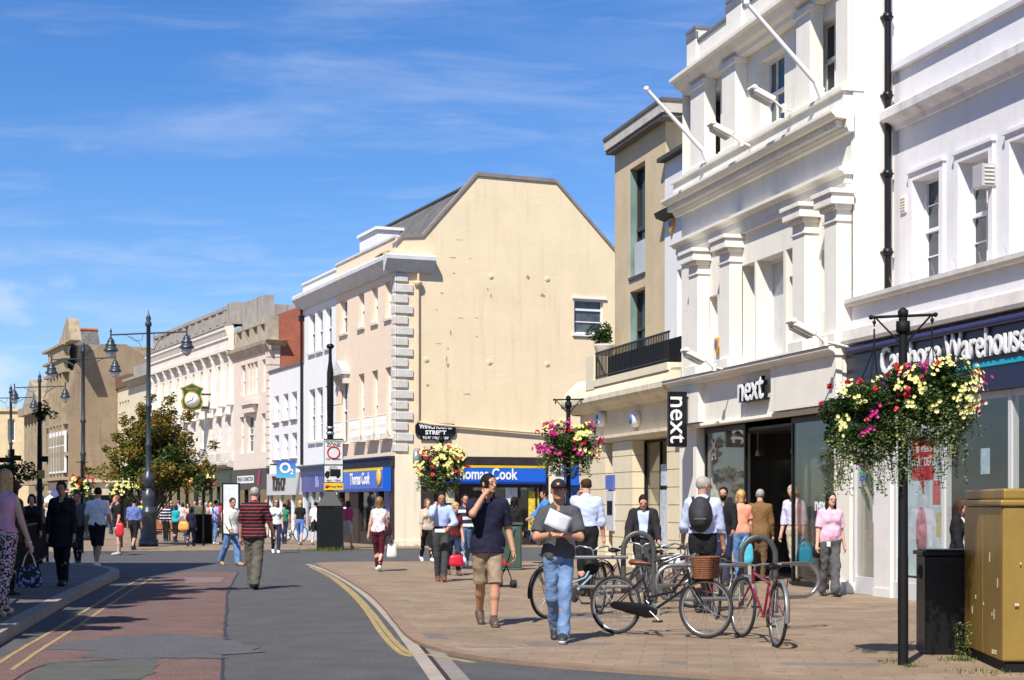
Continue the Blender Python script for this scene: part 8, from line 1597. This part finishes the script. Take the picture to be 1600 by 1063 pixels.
person('person in dark olive top right behind the blonde woman in pink', 16, 930, 754, 150, 'tan', ('mid', 'brown'), dict(sleeve=1, hem=.45, mat=cloth('dark_olive', (.05, .045, .035)), loose=.015), TR(black), female=True, z0=LZ, girth=1.1)
person('woman all in black with pinned up hair walking forward in the shade', 97, 916, 756, 4, 'tan', ('up', 'black'), dict(sleeve=1, hem=.36, mat=black, loose=.012, flare=.03, collar=False, neck=.03), TR(black, loose=.004), (.02, .02, .02), legs=(9, 3, -9, 12), female=True, res=.010, z0=LZ, girth=1.2)
person('dark haired woman in black standing behind the guard rail', 50, 888, 775, 10, 'fair', ('bob', 'black'), dict(sleeve=1, hem=.5, mat=black), TR(black), female=True, z0=LZ, girth=1.12)
person('person in dark clothes with a white sleeve behind the woman in black', 121, 884, 769, 8, 'tan', ('short', 'brown'), dict(sleeve=1, hem=.5, mat=cloth('black_white_sleeve', (.10, .10, .11))), TR(black), legs=WALK, z0=0.0)
person('man in white T-shirt and black shorts walking away in the shade on the left', 152, 889, 764, 176, 'tan', ('crop', 'black'), dict(sleeve=.42, hem=.52, mat=white, loose=.008), TR(black, len=.5, loose=.012, wide=.01), (.75, .75, .75), legs=(12, 4, -10, 14), res=.011, z0=0.0, girth=1.1, armL=('a', 6, 14, 20), armR=('a', -4, 14, 16))
ob, fg, bs, inf = person('ginger haired person in black top and denim shorts turned left, hand at mouth', 185, 868, 776, -60, 'pink', ('short', 'ginger'), dict(sleeve=.35, hem=.52, mat=black), TR(dkjeans, len=.42, loose=.006), (.4, .4, .4), legs=STAND, res=.013, z0=0.0, armR=('t', (-.02, -.11, .85), (-.6, .1, -1)), girth=1.08)
bag('shopping_bag', 'bright red bag beside the ginger haired person', 'shopping bag', fg[1] + Vector((.12, 0, .25)), .26, .12, .42, M('red_plastic', (.6, .02, .03), .4), 0, strap=.06, res=.012)
person('man in blue shirt and black trousers walking away left of the lamp base', 209, 861, 779, 178, 'tan', ('short', 'black'), dict(sleeve=1, hem=.58, mat=cloth('mid_blue_shirt', (.13, .17, .40))), TR(black), legs=WALK, res=.014, z0=0.0, girth=1.08)
ob, fg, bs, inf = person('woman in navy top and jeans walking away with an amber handbag', 298, 854, 793, 176, 'tan', ('bob', 'black'), dict(sleeve=1, hem=.48, mat=navy), TR(dkjeans), legs=WALK2, female=True, res=.014, girth=1.05)
bag('handbag', 'large amber handbag on the arm of the woman in the navy top', 'handbag', Vector(at(287, 808, bs.y - .2)), .42, .2, .34, M('amber_leather', (.70, .30, .05), .45), 0, strap=.16, res=.012)
person('man in lilac blue T-shirt and jeans standing beside the pale poster board', 336, 851, 783, 130, 'tan', ('short', 'black'), dict(sleeve=.42, hem=.5, mat=cloth('lilac_blue', (.36, .38, .66))), TR(jeans), (.6, .6, .6), res=.014, group=G_)
person('man in dark jacket with white chevrons beyond the bench', 259, 846, 787, 4, 'tan', ('short', 'black'), dict(sleeve=1, hem=.5, mat=stripes('white_chevron', (.015, .015, .03), (.75, .75, .75), .12, .3)), TR(black), res=.016)
person('woman in turquoise top beyond the bench', 274, 847, 790, 160, 'fair', ('mid', 'brown'), dict(sleeve=.3, hem=.52, mat=cloth('turquoise', (.01, .36, .42))), TR(black), female=True, res=.016)
rng = random.Random(12); cc = [('cream', (.6, .52, .45)), ('scarlet', (.5, .04, .04)), ('ink', (.03, .03, .06)), ('salmon', (.62, .35, .32)), ('ash', (.3, .3, .32)), ('white2', (.75, .75, .75)), ('plum', (.14, .06, .14)), ('sky', (.25, .42, .6)), ('olive', (.1, .11, .06)), ('fluorescent yellow', (.50, .72, .02))]
seen = [(244, 0, 'ash'), (228, 1, 'scarlet'), (285, 1, 'cream'), (305, 0, 'ink'), (313, 0, 'olive'), (322, 1, 'salmon'), (329, 1, 'white2'), (347, 1, 'plum'), (250, 1, 'white2'), (267, 0, 'ink'), (278, 0, 'sky'), (295, 1, 'salmon'), (222, 0, 'fluorescent yellow'), (379, 1, 'cream'), (236, 1, 'plum'), (416, 0, 'ink'), (167, 0, 'white2'), (135, 1, 'ink'), (82, 0, 'ash'), (70, 1, 'cream'), (521, 0, 'white2'), (340, 0, 'scarlet')]
place = {244: 'in the crowd just right of the tall lamp base', 228: 'right behind the tall lamp base', 285: 'in the crowd behind the amber handbag', 305: 'in the crowd left of the round topped bin', 313: 'standing directly behind the round topped bin', 322: 'in the crowd right of the round topped bin', 329: 'close to the man in the lilac T-shirt', 347: 'in front of the left edge of the poster board', 250: 'near the left end of the bench', 267: 'between the chevron jacket and the turquoise top', 278: 'right of the turquoise top', 295: 'behind the woman in the navy top', 222: 'just left of the tall lamp base', 379: 'right of the pale poster board', 236: 'behind the bench near the lamp', 416: 'left of the woman in sunglasses', 167: 'far off between the white T-shirt and the ginger hair', 135: 'far off left of the man in the white T-shirt', 82: 'far off under the cafe parasol', 70: 'far off by the parasol', 521: 'hidden behind the sign pillar', 340: 'behind the man in the lilac T-shirt'}
for x, fem, cn in seen:
    fy = rng.uniform(831, 841); hc_, h2 = rng.choice(['black', 'brown', 'fawn', 'blonde', 'grey']), rng.choice(['short', 'crop']) if not fem else rng.choice(['mid', 'bob'])
    col = dict(cc)[cn]; person('%s in %s top %s' % ('woman' if fem else 'man', dict(white2='white', sky='sky blue', ink='inky dark').get(cn, cn), place[x]), x, fy, fy - (fy - HY) * (1.60 if fem else 1.74) / (H - PZ) * 1.0, rng.choice([0, 10, -20, 170, 185, 90, -90]), rng.choice(['fair', 'tan', 'pink']), (h2, hc_), dict(sleeve=rng.choice([.4, 1]), hem=.5, mat=cloth(cn, col)), TR(rng.choice([black, dkjeans, jeans, stone])), female=bool(fem), res=.021, legs=rng.choice([WALK, WALK2, STAND]), group='people in the far crowd')
